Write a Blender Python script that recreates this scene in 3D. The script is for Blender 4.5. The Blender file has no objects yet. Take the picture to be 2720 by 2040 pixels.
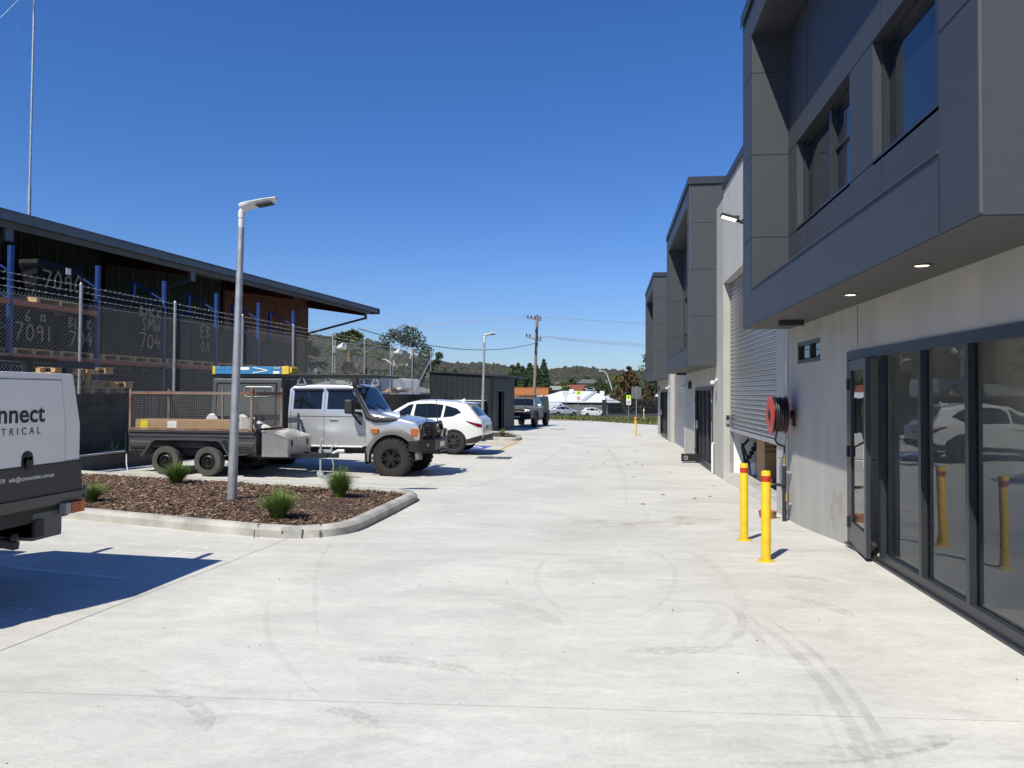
import bpy, bmesh, math, random
from mathutils import Vector, Matrix
random.seed(7)
SC = bpy.context.scene
COL = SC.collection
R = math.radians
PI = math.pi

# ------------------------------------------------------------------ materials
def nt(m):
    m.use_nodes = True
    return m.node_tree.nodes, m.node_tree.links

def mat(name, col, rough=0.6, metal=0.0, var=0.0, scale=6.0, bump=0.0, bscale=60.0, coat=0.0, spec=0.5,
        stretch=None, col2=None, emit=None, estr=0.0, detail=4.0, aniso=False):
    m = bpy.data.materials.new(name)
    n, l = nt(m)
    b = n['Principled BSDF']
    b.inputs['Base Color'].default_value = (*col, 1)
    b.inputs['Roughness'].default_value = rough
    b.inputs['Metallic'].default_value = metal
    b.inputs['Coat Weight'].default_value = coat
    b.inputs['Coat Roughness'].default_value = 0.04
    b.inputs['Specular IOR Level'].default_value = spec
    if emit:
        b.inputs['Emission Color'].default_value = (*emit, 1)
        b.inputs['Emission Strength'].default_value = estr
    if var > 0 or col2 or bump > 0:
        tc = n.new('ShaderNodeTexCoord')
        mp = n.new('ShaderNodeMapping')
        l.new(tc.outputs['Object'], mp.inputs['Vector'])
        if stretch:
            mp.inputs['Scale'].default_value = stretch
        if var > 0 or col2:
            nz = n.new('ShaderNodeTexNoise')
            nz.inputs['Scale'].default_value = scale
            nz.inputs['Detail'].default_value = detail
            nz.inputs['Roughness'].default_value = 0.62
            l.new(mp.outputs['Vector'], nz.inputs['Vector'])
            rp = n.new('ShaderNodeValToRGB')
            c2 = col2 or tuple(c * (1 + var) for c in col)
            c1 = col if col2 else tuple(c * (1 - var) for c in col)
            rp.color_ramp.elements[0].position = 0.32
            rp.color_ramp.elements[1].position = 0.68
            rp.color_ramp.elements[0].color = (*c1, 1)
            rp.color_ramp.elements[1].color = (*c2, 1)
            l.new(nz.outputs['Fac'], rp.inputs['Fac'])
            l.new(rp.outputs['Color'], b.inputs['Base Color'])
        if bump > 0:
            nb = n.new('ShaderNodeTexNoise')
            nb.inputs['Scale'].default_value = bscale
            nb.inputs['Detail'].default_value = 3
            l.new(mp.outputs['Vector'], nb.inputs['Vector'])
            bp = n.new('ShaderNodeBump')
            bp.inputs['Strength'].default_value = bump
            bp.inputs['Distance'].default_value = 0.02
            l.new(nb.outputs['Fac'], bp.inputs['Height'])
            l.new(bp.outputs['Normal'], b.inputs['Normal'])
    return m

def concrete_ground():
    m = bpy.data.materials.new('lot_concrete')
    n, l = nt(m)
    b = n['Principled BSDF']
    tc = n.new('ShaderNodeTexCoord')
    def noise(sc, stretch, det=5, rough=.6, dist=0.0, rot=0.0):
        mp = n.new('ShaderNodeMapping'); mp.inputs['Scale'].default_value = stretch
        mp.inputs['Rotation'].default_value = (0, 0, rot)
        l.new(tc.outputs['Object'], mp.inputs['Vector'])
        z = n.new('ShaderNodeTexNoise'); z.inputs['Scale'].default_value = sc
        z.inputs['Detail'].default_value = det; z.inputs['Roughness'].default_value = rough
        z.inputs['Distortion'].default_value = dist
        l.new(mp.outputs['Vector'], z.inputs['Vector'])
        return z.outputs['Fac']
    def ramp(f, p0, c0, p1, c1):
        r = n.new('ShaderNodeValToRGB'); e = r.color_ramp.elements
        e[0].position = p0; e[1].position = p1; e[0].color = (*c0, 1); e[1].color = (*c1, 1)
        l.new(f, r.inputs['Fac']); return r.outputs['Color']
    def mul(a, c, fac=1.0):
        x = n.new('ShaderNodeMix'); x.data_type = 'RGBA'; x.blend_type = 'MULTIPLY'
        x.inputs['Factor'].default_value = fac
        l.new(a, x.inputs['A']); l.new(c, x.inputs['B']); return x.outputs['Result']
    base = ramp(noise(.55, (1, 1, 1), 6, .65, .4), .3, (.502, .491, .456), .7, (.626, .616, .580))
    trowel = ramp(noise(1.2, (.55, 1.9, 1), 5, .6, 1.2, .12), .3, (.895, .895, .90), .62, (1.04, 1.04, 1.04))
    fine = ramp(noise(7, (.8, 1.6, 1), 6, .7, .8), .3, (.90, .90, .905), .7, (1.05, 1.05, 1.05))
    scuff = ramp(noise(1.7, (.5, 1.4, 1), 8, .72, 2.4, -.2), .25, (.85, .85, .86), .42, (1, 1, 1))
    grain = ramp(noise(42, (.8, 1.3, 1), 6, .75, .5), .32, (.885, .885, .885), .66, (1.06, 1.06, 1.06))
    c = mul(mul(mul(mul(base, trowel), fine), scuff), grain)
    l.new(c, b.inputs['Base Color'])
    b.inputs['Roughness'].default_value = .62
    b.inputs['Specular IOR Level'].default_value = .35
    nb = n.new('ShaderNodeBump'); nb.inputs['Strength'].default_value = .12; nb.inputs['Distance'].default_value = .02
    l.new(noise(28, (1, 1, 1), 6, .7, .6), nb.inputs['Height']); l.new(nb.outputs['Normal'], b.inputs['Normal'])
    return m

def mark_mat(name, col, dens, sc, lo=.35, hi=.6, stretch=(1, 1, 1)):
    """stain or worn paint: a patchy film over whatever lies below it"""
    m = bpy.data.materials.new(name)
    n, l = nt(m)
    b = n['Principled BSDF']; out = n['Material Output']
    b.inputs['Base Color'].default_value = (*col, 1); b.inputs['Roughness'].default_value = .7
    tr = n.new('ShaderNodeBsdfTransparent'); mx = n.new('ShaderNodeMixShader')
    tc = n.new('ShaderNodeTexCoord'); mp = n.new('ShaderNodeMapping'); mp.inputs['Scale'].default_value = stretch
    nz = n.new('ShaderNodeTexNoise'); nz.inputs['Scale'].default_value = sc; nz.inputs['Detail'].default_value = 6
    l.new(tc.outputs['Object'], mp.inputs['Vector']); l.new(mp.outputs['Vector'], nz.inputs['Vector'])
    mr = n.new('ShaderNodeMapRange'); mr.inputs[1].default_value = lo; mr.inputs[2].default_value = hi
    mr.inputs[3].default_value = 0; mr.inputs[4].default_value = dens
    l.new(nz.outputs['Fac'], mr.inputs[0]); l.new(mr.outputs[0], mx.inputs['Fac'])
    l.new(tr.outputs[0], mx.inputs[1]); l.new(b.outputs[0], mx.inputs[2]); l.new(mx.outputs[0], out.inputs['Surface'])
    return m

def glass_mat(name, tint, ior=1.75, boost=1.0):
    """clear architectural glazing: fresnel reflection over tinted transparency"""
    m = bpy.data.materials.new(name)
    n, l = nt(m)
    n.remove(n['Principled BSDF']); out = n['Material Output']
    g = n.new('ShaderNodeBsdfGlossy'); g.inputs['Roughness'].default_value = 0.004
    g.inputs['Color'].default_value = (.92, .95, .97, 1)
    t = n.new('ShaderNodeBsdfTransparent'); t.inputs['Color'].default_value = (*tint, 1)
    fr = n.new('ShaderNodeFresnel'); fr.inputs['IOR'].default_value = ior
    mm = n.new('ShaderNodeMath'); mm.operation = 'MULTIPLY'; mm.use_clamp = True; mm.inputs[1].default_value = boost
    tc = n.new('ShaderNodeTexCoord'); nz = n.new('ShaderNodeTexNoise'); nz.inputs['Scale'].default_value = 1.6
    l.new(tc.outputs['Object'], nz.inputs['Vector'])
    bp = n.new('ShaderNodeBump'); bp.inputs['Strength'].default_value = .02; bp.inputs['Distance'].default_value = .1
    l.new(nz.outputs['Fac'], bp.inputs['Height']); l.new(bp.outputs['Normal'], g.inputs['Normal'])
    mx = n.new('ShaderNodeMixShader')
    l.new(fr.outputs[0], mm.inputs[0]); l.new(mm.outputs[0], mx.inputs['Fac'])
    l.new(t.outputs[0], mx.inputs[1]); l.new(g.outputs[0], mx.inputs[2]); l.new(mx.outputs[0], out.inputs['Surface'])
    return m

def tread_plate():
    m = mat('checker_plate', (.5, .5, .48), .38, .85, .12, 9, 0)
    n, l = nt(m); b = n['Principled BSDF']
    tc = n.new('ShaderNodeTexCoord'); mp = n.new('ShaderNodeMapping')
    mp.inputs['Rotation'].default_value = (R(45), R(45), R(45)); mp.inputs['Scale'].default_value = (16, 16, 16)
    ck = n.new('ShaderNodeTexChecker'); ck.inputs['Scale'].default_value = 1.4
    l.new(tc.outputs['Object'], mp.inputs['Vector']); l.new(mp.outputs['Vector'], ck.inputs['Vector'])
    bp = n.new('ShaderNodeBump'); bp.inputs['Strength'].default_value = .7; bp.inputs['Distance'].default_value = .01
    l.new(ck.outputs['Fac'], bp.inputs['Height']); l.new(bp.outputs['Normal'], b.inputs['Normal'])
    return m

def brick_mat(name, c1, c2, mortar, bw=.24, bh=.086, ms=.012, axis='XZ', rough=.85):
    m = bpy.data.materials.new(name)
    n, l = nt(m); b = n['Principled BSDF']; b.inputs['Roughness'].default_value = rough
    tc = n.new('ShaderNodeTexCoord'); sp = n.new('ShaderNodeSeparateXYZ'); cb = n.new('ShaderNodeCombineXYZ')
    l.new(tc.outputs['Object'], sp.inputs[0]); l.new(sp.outputs[axis[0]], cb.inputs[0]); l.new(sp.outputs['Z'], cb.inputs[1])
    br = n.new('ShaderNodeTexBrick'); br.inputs['Scale'].default_value = 1
    br.inputs['Brick Width'].default_value = bw; br.inputs['Row Height'].default_value = bh; br.inputs['Mortar Size'].default_value = ms
    br.inputs['Color1'].default_value = (*c1, 1); br.inputs['Color2'].default_value = (*c2, 1); br.inputs['Mortar'].default_value = (*mortar, 1)
    l.new(cb.outputs[0], br.inputs['Vector'])
    nz = n.new('ShaderNodeTexNoise'); nz.inputs['Scale'].default_value = 3; nz.inputs['Detail'].default_value = 6
    l.new(tc.outputs['Object'], nz.inputs['Vector'])
    rp = n.new('ShaderNodeValToRGB'); rp.color_ramp.elements[0].color = (.7, .7, .7, 1); rp.color_ramp.elements[1].color = (1.15, 1.15, 1.15, 1)
    rp.color_ramp.elements[0].position = .3; rp.color_ramp.elements[1].position = .7
    l.new(nz.outputs['Fac'], rp.inputs['Fac'])
    mx = n.new('ShaderNodeMix'); mx.data_type = 'RGBA'; mx.blend_type = 'MULTIPLY'; mx.inputs['Factor'].default_value = 1
    l.new(br.outputs['Color'], mx.inputs['A']); l.new(rp.outputs['Color'], mx.inputs['B']); l.new(mx.outputs['Result'], b.inputs['Base Color'])
    bp = n.new('ShaderNodeBump'); bp.inputs['Strength'].default_value = .5; bp.inputs['Distance'].default_value = .01
    l.new(br.outputs['Fac'], bp.inputs['Height']); bp.invert = True; l.new(bp.outputs['Normal'], b.inputs['Normal'])
    return m

M = dict(
    lot=concrete_ground(),
    kerb=mat('kerb_concrete', (.37, .365, .34), .8, 0, .30, 2.2, .25, 40, detail=8),
    wall=mat('wall_concrete', (.41, .40, .38), .8, 0, .09, 1.5, .12, 26, stretch=(1, 1.6, .55), detail=10),
    panel=mat('parapet_concrete', (.46, .46, .45), .8, 0, .12, 1.1, .1, 20, stretch=(3, 3, .35), detail=8),
    inner=mat('interior_paint', (.80, .79, .75), .8, 0, .04),
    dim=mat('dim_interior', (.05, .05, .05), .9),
    clad=mat('charcoal_cladding', (.042, .048, .060), .55, 0, .05, 14, .05, 90),
    trim=mat('corner_trim_grey', (.10, .10, .10), .5, .2),
    groove=mat('panel_joint', (.012, .013, .016), .7),
    soffit=mat('soffit_board', (.075, .075, .074), .7, 0, .05, 3),
    frame=mat('charcoal_frame', (.033, .038, .046), .38, .2, .04, 8),
    flash=mat('dark_flashing', (.04, .045, .055), .45, .3),
    roller=mat('roller_steel', (.32, .33, .36), .28, .85, .06, 5),
    mul=mat('bark_mulch_soil', (.075, .045, .032), .95, 0, .35, 14, .8, 60),
    galv=mat('galvanised_steel', (.42, .44, .46), .5, .65, .18, 9, detail=8),
    lampw=mat('white_casting', (.62, .63, .63), .45, 0, .04),
    lens=mat('lamp_lens', (.75, .75, .72), .15, 0),
    yellow=mat('safety_yellow', (.70, .45, .012), .5, 0, .12, 7, detail=9),
    redband=mat('red_reflective', (.42, .035, .012), .35),
    red=mat('reel_red', (.40, .045, .04), .4, 0, .08, 6),
    hose=mat('black_hose', (.012, .012, .014), .45),
    black=mat('black_steel', (.013, .014, .016), .42, 0, .15, 5),
    blackp=mat('black_plastic', (.018, .018, .019), .62),
    rubber=mat('tyre_rubber', (.015, .0145, .014), .82, 0, .25, 6, .2, 50),
    dusty=mat('dusty_rubber', (.06, .056, .052), .9, 0, .25, 5, .2, 50),
    rimb=mat('black_rim', (.02, .02, .022), .4, .5),
    alloy=mat('dark_alloy', (.10, .10, .105), .3, .8),
    brass=mat('brass_valve', (.5, .36, .16), .35, .9),
    silver=mat('silver_paint', (.62, .63, .65), .27, .6, .02, 3, coat=.8),
    white=mat('white_paint', (.64, .65, .66), .3, 0, .02, 3, coat=.8),
    dkgrey=mat('charcoal_paint', (.05, .052, .056), .45, 0, .06, 4, coat=.3),
    greyp=mat('grey_powdercoat', (.085, .09, .10), .42, .2, .06, 5),
    flare=mat('grey_flare', (.13, .127, .125), .5, 0, .06, 5),
    carglass=mat('car_glass', (.008, .011, .014), .03, 0, spec=.5),
    winglass=mat('dark_window_glass', (.010, .016, .026), .02, 0, spec=.8),
    shop=glass_mat('shopfront_glass', (.94, .96, .94), 1.52, .95),
    amber=mat('amber_lens', (.36, .10, .010), .15, 0, .15, 20, coat=.6),
    redl=mat('red_lens', (.13, .006, .008), .15, coat=.6),
    clear=mat('headlight_glass', (.22, .23, .24), .08, .3, coat=.8),
    chrome=mat('chrome', (.7, .7, .7), .12, 1),
    plate=mat('number_plate_white', (.7, .7, .68), .4),
    rust=mat('rusty_steel', (.23, .21, .18), .75, .2, 0, 3.2, .2, 40, col2=(.17, .062, .028), detail=9),
    wire=mat('weld_mesh', (.21, .21, .205), .55, .5),
    mesh=mat('dull_mesh_wire', (.22, .23, .23), .55, .2),
    chain=mat('galv_wire', (.36, .37, .38), .45, .3),
    tplate=tread_plate(),
    card=mat('cardboard', (.40, .26, .14), .85, 0, .08, 7),
    paper=mat('white_sheet', (.78, .78, .77), .7, 0, .04),
    ylab=mat('yellow_sticker', (.82, .66, .02), .5),
    ladder=mat('blue_fibreglass', (.04, .21, .47), .4, 0, .08, 8),
    lyel=mat('yellow_plastic', (.65, .46, .05), .5, 0, .08, 8),
    wrap=mat('black_shrink_wrap', (.004, .005, .007), .55, 0, .5, 4, 1.0, 9, spec=.14),
    chalk=mat('spray_marking', (.24, .19, .11), .8),
    rblue=mat('rack_blue', (.010, .045, .19), .45, 0, .1, 6),
    rorange=mat('rack_orange', (.40, .10, .035), .5, 0, .25, 5),
    timber=mat('pallet_pine', (.56, .39, .19), .8, 0, .25, 5, .2, 30),
    fibro=mat('grey_green_sheet', (.030, .043, .044), .7, 0, .14, 3),
    batten=mat('cover_batten', (.16, .16, .14), .7),
    brick=brick_mat('red_brick', (.30, .10, .05), (.24, .075, .04), (.25, .15, .10), axis='YZ'),
    block=brick_mat('grey_block', (.105, .092, .078), (.085, .075, .066), (.06, .055, .05), .4, .2, .01, axis='YZ'),
    sleeper=mat('grey_sleeper', (.10, .095, .09), .85, 0, .15, 3, .2, 30),
    eave=mat('eave_fascia', (.12, .135, .145), .55, 0, .15, 4),
    eaveu=mat('eave_lining', (.13, .125, .105), .8, 0, .1, 3),
    oxide=mat('oxide_red_steel', (.085, .022, .017), .7, 0, .2, 5),
    shed=mat('shed_sheet', (.013, .016, .021), .5, .1, .05, 5),
    pole=mat('weathered_pole', (.23, .185, .145), .9, 0, .25, 3, .3, 30, stretch=(6, 6, .5)),
    ceramic=mat('insulator', (.05, .025, .02), .3),
    cable=mat('cable', (.03, .03, .035), .6),
    alcable=mat('bare_conductor', (.33, .36, .40), .5, .5),
    grass=mat('verge_grass', (.055, .075, .022), .95, 0, 0, .35, .6, 20, col2=(.13, .12, .05), detail=9),
    gravel=mat('white_gravel', (.5, .49, .46), .9, 0, .3, 40, 1, 60),
    asphalt=mat('asphalt', (.055, .055, .056), .9, 0, .15, 12),
    dirt=mat('country_soil', (.085, .085, .045), .95, 0, .4, .02, detail=9),
    yard=mat('yard_surface', (.20, .19, .17), .95, 0, .2, 3),
    roofw=mat('white_roof_sheet', (.62, .65, .70), .45, 0, .05, 2),
    terr=mat('terracotta', (.33, .13, .07), .8, 0, .12, 8),
    tileroof=mat('red_tile_roof', (.20, .06, .04), .8, 0, .2, 4),
    obrick=mat('orange_brick', (.44, .165, .06), .85, 0, .1, 6),
    fence2=mat('dark_palisade', (.012, .016, .022), .6),
    paintw=mark_mat('worn_white_paint', (.84, .84, .82), .8, 9, .25, .45),
    painty=mark_mat('worn_yellow_paint', (.62, .36, .06), .85, 9, .2, .45),
    paintb=mark_mat('worn_blue_paint', (.035, .09, .42), .95, 6, .1, .35),
    skid=mark_mat('tyre_rubber_stain', (.22, .22, .222), .17, 3.5, .25, .75, (1, 1, 1)),
    skid2=mark_mat('pale_tyre_stain', (.27, .27, .27), .10, 1.6, .25, .8),
    skid3=mark_mat('tread_print', (.19, .19, .19), .20, 24, .36, .72),
    stain=mark_mat('brown_stain', (.36, .28, .18), .22, 3, .40, .7),
    fluoro=mat('fluoro_sign', (.55, .78, .03), .6),
    sheetpg=mat('pale_green_roof', (.24, .27, .24), .6),
)

# ------------------------------------------------------------------ mesh builder
class MB:
    def __init__(s): s.v = []; s.f = []; s.m = []
    def add(s, vs, fs, m=0):
        o = len(s.v); s.v += [tuple(v) for v in vs]
        for f in fs: s.f.append(tuple(i + o for i in f)); s.m.append(m)
        return s
    def box(s, x0, x1, y0, y1, z0, z1, m=0):
        vs = [(x, y, z) for z in (z0, z1) for y in (y0, y1) for x in (x0, x1)]
        return s.add(vs, [(0, 2, 3, 1), (4, 5, 7, 6), (0, 1, 5, 4), (2, 6, 7, 3), (0, 4, 6, 2), (1, 3, 7, 5)], m)
    def bar(s, p0, p1, w, h, up=(0, 0, 1), m=0):
        p0, p1 = Vector(p0), Vector(p1); d = (p1 - p0).normalized(); up = Vector(up)
        if abs(d.dot(up)) > .98: up = Vector((1, 0, 0))
        r = d.cross(up).normalized() * (w / 2); u = r.cross(d).normalized() * (h / 2)
        vs = [p + a * r + b * u for p in (p0, p1) for a, b in ((-1, -1), (1, -1), (1, 1), (-1, 1))]
        return s.add(vs, [(3, 2, 1, 0), (4, 5, 6, 7), (0, 1, 5, 4), (1, 2, 6, 5), (2, 3, 7, 6), (3, 0, 4, 7)], m)
    def prism(s, poly, a, b, axis='y', m=0):
        """poly: 2-D outline; axis y: (x,z) outline run from y=a to y=b; x: (y,z); z: (x,y)"""
        def P(p, t):
            return {'y': (p[0], t, p[1]), 'x': (t, p[0], p[1]), 'z': (p[0], p[1], t)}[axis]
        n = len(poly)
        vs = [P(p, a) for p in poly] + [P(p, b) for p in poly]
        fs = [tuple(range(n)), tuple(range(2 * n - 1, n - 1, -1))] + [(i, i + n, (i + 1) % n + n, (i + 1) % n) for i in range(n)]
        return s.add(vs, fs, m)
    def tube(s, path, r, n=8, r1=None, m=0, cap=True):
        path = [Vector(p) for p in path]; k = len(path); vs = []; fs = []
        ref = None
        for i, p in enumerate(path):
            d = (path[min(i + 1, k - 1)] - path[max(i - 1, 0)]).normalized()
            if ref is None:
                ref = Vector((0, 0, 1)) if abs(d.z) < .9 else Vector((1, 0, 0))
            a = d.cross(ref).normalized(); b = a.cross(d).normalized(); ref = b
            rr = r if r1 is None else r + (r1 - r) * i / (k - 1)
            if isinstance(r, (list, tuple)): rr = r[i]
            for j in range(n):
                t = 2 * PI * j / n; vs.append(p + a * (rr * math.cos(t)) + b * (rr * math.sin(t)))
        for i in range(k - 1):
            for j in range(n):
                fs.append((i * n + j, i * n + (j + 1) % n, (i + 1) * n + (j + 1) % n, (i + 1) * n + j))
        if cap: fs += [tuple(range(n - 1, -1, -1)), tuple(range((k - 1) * n, k * n))]
        return s.add(vs, fs, m)
    def lathe(s, prof, n=24, o=(0, 0, 0), axis='z', m=0):
        vs = []; fs = []
        for r, h in prof:
            for j in range(n):
                t = 2 * PI * j / n; c, q = r * math.cos(t), r * math.sin(t)
                p = {'z': (c, q, h), 'y': (c, h, q), 'x': (h, c, q)}[axis]
                vs.append((p[0] + o[0], p[1] + o[1], p[2] + o[2]))
        k = len(prof)
        for i in range(k - 1):
            for j in range(n):
                f = (i * n + j, i * n + (j + 1) % n, (i + 1) * n + (j + 1) % n, (i + 1) * n + j)
                fs.append(f if axis != 'y' else f[::-1])
        return s.add(vs, fs, m)
    def grid(s, pts, m=0):
        h, w = len(pts), len(pts[0])
        return s.add([p for r in pts for p in r],
                     [(i * w + j, i * w + j + 1, (i + 1) * w + j + 1, (i + 1) * w + j) for i in range(h - 1) for j in range(w - 1)], m)
    def xf(s, mx, other, m=0):
        return s.add([mx @ Vector(v) for v in other.v], other.f, m)
    def build(s, name, mats, parent=None, smooth=None, bevel=0.0, loc=None, rot=None, weld=False, fixn=False):
        me = bpy.data.meshes.new(name)
        me.from_pydata([tuple(v) for v in s.v], [], s.f)
        if not isinstance(mats, (list, tuple)): mats = [mats]
        for q in mats: me.materials.append(q)
        if len(mats) > 1:
            for p, i in zip(me.polygons, s.m): p.material_index = i
        if weld or fixn:
            bm = bmesh.new(); bm.from_mesh(me)
            if weld: bmesh.ops.remove_doubles(bm, verts=bm.verts, dist=.0005)
            if fixn: bmesh.ops.recalc_face_normals(bm, faces=bm.faces)
            bm.to_mesh(me); bm.free()
        if smooth is not None:
            for p in me.polygons: p.use_smooth = True
            if smooth < 180: me.set_sharp_from_angle(angle=R(smooth))
        me.update()
        o = bpy.data.objects.new(name, me); COL.objects.link(o)
        if parent: o.parent = parent
        if loc is not None: o.location = loc
        if rot is not None: o.rotation_euler = rot
        if bevel:
            b = o.modifiers.new('edge', 'BEVEL'); b.width = bevel; b.segments = 2; b.limit_method = 'ANGLE'; b.angle_limit = R(40)
        return o

def thing(name, label, cat, loc=(0, 0, 0), rz=0.0, group=None, rot=None):
    o = bpy.data.objects.new(name, None); COL.objects.link(o)
    o.empty_display_size = .2
    o.location = loc; o.rotation_euler = rot or (0, 0, rz)
    return tag(o, label, cat, group)
def tag(o, label, cat, group=None):
    o['label'] = label; o['category'] = cat
    if group: o['group'] = group
    return o
def struct(o, kind='structure'):
    o['kind'] = kind; return o
def copy_tree(root, loc, rz=None, label=None, parent=None):
    c = root.copy(); COL.objects.link(c)
    if parent: c.parent = parent
    if loc is not None: c.location = loc
    if rz is not None: c.rotation_euler = (0, 0, rz)
    if label: c['label'] = label
    for ch in list(root.children): copy_tree(ch, None, parent=c)
    return c
_txt = {}
def text(mb, s, size, mx, m=0, shear=0.0, ext=.0, align='LEFT', space=1.0, offset=0.0):
    key = (s, shear, ext, align, space, offset)
    if key not in _txt:
        c = bpy.data.curves.new('lettering', 'FONT'); c.body = s; c.size = 1; c.shear = shear; c.extrude = ext
        c.align_x = align; c.space_character = space; c.offset = offset; c.resolution_u = 4
        o = bpy.data.objects.new('lettering', c); COL.objects.link(o)
        bpy.context.view_layer.update()
        me = bpy.data.meshes.new_from_object(o.evaluated_get(bpy.context.evaluated_depsgraph_get()))
        _txt[key] = ([tuple(v.co) for v in me.vertices], [tuple(p.vertices) for p in me.polygons])
        bpy.data.objects.remove(o); bpy.data.curves.remove(c); bpy.data.meshes.remove(me)
    vs, fs = _txt[key]
    mb.add([mx @ (Vector(v) * size) for v in vs], fs, m)
def frame_mx(o, right, up):
    r = Vector(right).normalized(); u = Vector(up).normalized(); nrm = r.cross(u)
    return Matrix(((r.x, u.x, nrm.x, o[0]), (r.y, u.y, nrm.y, o[1]), (r.z, u.z, nrm.z, o[2]), (0, 0, 0, 1)))

# ------------------------------------------------------------------ ground height
def lerp_pts(y, pts):
    if y <= pts[0][0]: return pts[0][1]
    for (a, b), (c, d) in zip(pts, pts[1:]):
        if y <= c:
            t = (y - a) / (c - a); t = t * t * (3 - 2 * t) * .5 + t * .5
            return b + (d - b) * t
    return pts[-1][1]
ZV = [(-30, -.06), (6, -.09), (12, -.16), (18, -.27), (28, -.31), (45, -.38), (62, -.5)]
ZA = [(-30, 0.03), (8.3, 0.03), (11.6, -.17), (19, -.31), (28, -.35), (43, -.43), (62, -.55)]
def g(x, y):
    zv = lerp_pts(y, ZV)
    if x >= -3.9: return zv + (lerp_pts(y, ZA) - zv) * min(1, (x + 3.9) / 6.55)
    return zv + .025 * min(6.5, -3.9 - x)

# ------------------------------------------------------------------ the lot
def frange(a, b, s):
    n = max(1, round((b - a) / s)); return [a + (b - a) * i / n for i in range(n + 1)]
mb = MB()
xs = frange(-13.5, -3.9, 1.2) + frange(-3.9, 4.2, .6)[1:]
ys = frange(-30, 6, 2) + frange(6, 30, .5)[1:] + frange(30, 62, 1.5)[1:]
mb.grid([[(x, y, g(x, y)) for x in xs] for y in ys])
GROUND = struct(mb.build('ground', M['lot'], smooth=180))

def strip(path, w, dz, name, m, par=GROUND, w1=None):
    """a band of width w laid on the concrete along a plan path"""
    mb = MB(); rows = []
    pts = []
    for (a, b), (c, d) in zip(path, path[1:]):
        k = max(1, int(math.hypot(c - a, d - b) / .35))
        pts += [(a + (c - a) * i / k, b + (d - b) * i / k) for i in range(k)]
    pts.append(path[-1])
    for i, (x, y) in enumerate(pts):
        p, q = pts[max(i - 1, 0)], pts[min(i + 1, len(pts) - 1)]
        dx, dy = q[0] - p[0], q[1] - p[1]; L = math.hypot(dx, dy) or 1
        ww = (w if w1 is None else w + (w1 - w) * i / (len(pts) - 1)) / 2
        if name == 'tyre_mark': ww *= min(1, .12 + 4.5 * min(i, len(pts) - 1 - i) / (len(pts) - 1))
        ax, ay = -dy / L * ww, dx / L * ww
        rows.append([(x + ax, y + ay, g(x + ax, y + ay) + dz), (x - ax, y - ay, g(x - ax, y - ay) + dz)])
    mb.grid(rows)
    o = mb.build(name, m, par); struct(o); return o
jm = mat('saw_cut', (.42, .41, .385), .9)
for y, sl in ((-3.4, .02), (4.15, .035), (9.32, .05), (12.5, -.05), (17.6, 0), (23.0, 0), (28.5, 0), (34, 0), (40, 0), (46, 0), (52, 0)):
    strip([(-3.9, y - sl * 2), (2.6, y + sl * 2)], .0025, .003, 'saw_cut_joint', jm)
strip([(-4.05, -4), (-4.04, 4.74), (-3.9, 7.22), (-3.87, 8.95), (-3.69, 14.5), (-3.62, 19.1), (-3.69, 25.7), (-3.7, 52)], .008, .003, 'saw_cut_joint', jm)
def arc(cx, cy, r, a0, a1, n=24):
    return [(cx + r * math.cos(R(a0 + (a1 - a0) * i / n)), cy + r * math.sin(R(a0 + (a1 - a0) * i / n))) for i in range(n + 1)]
def bez(p, n=22):
    out = []
    for i in range(n + 1):
        t = i / n; k = 1 - t
        out.append(tuple(k**3 * p[0][j] + 3 * k*k*t * p[1][j] + 3 * k*t*t * p[2][j] + t**3 * p[3][j] for j in (0, 1)))
    return out
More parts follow.
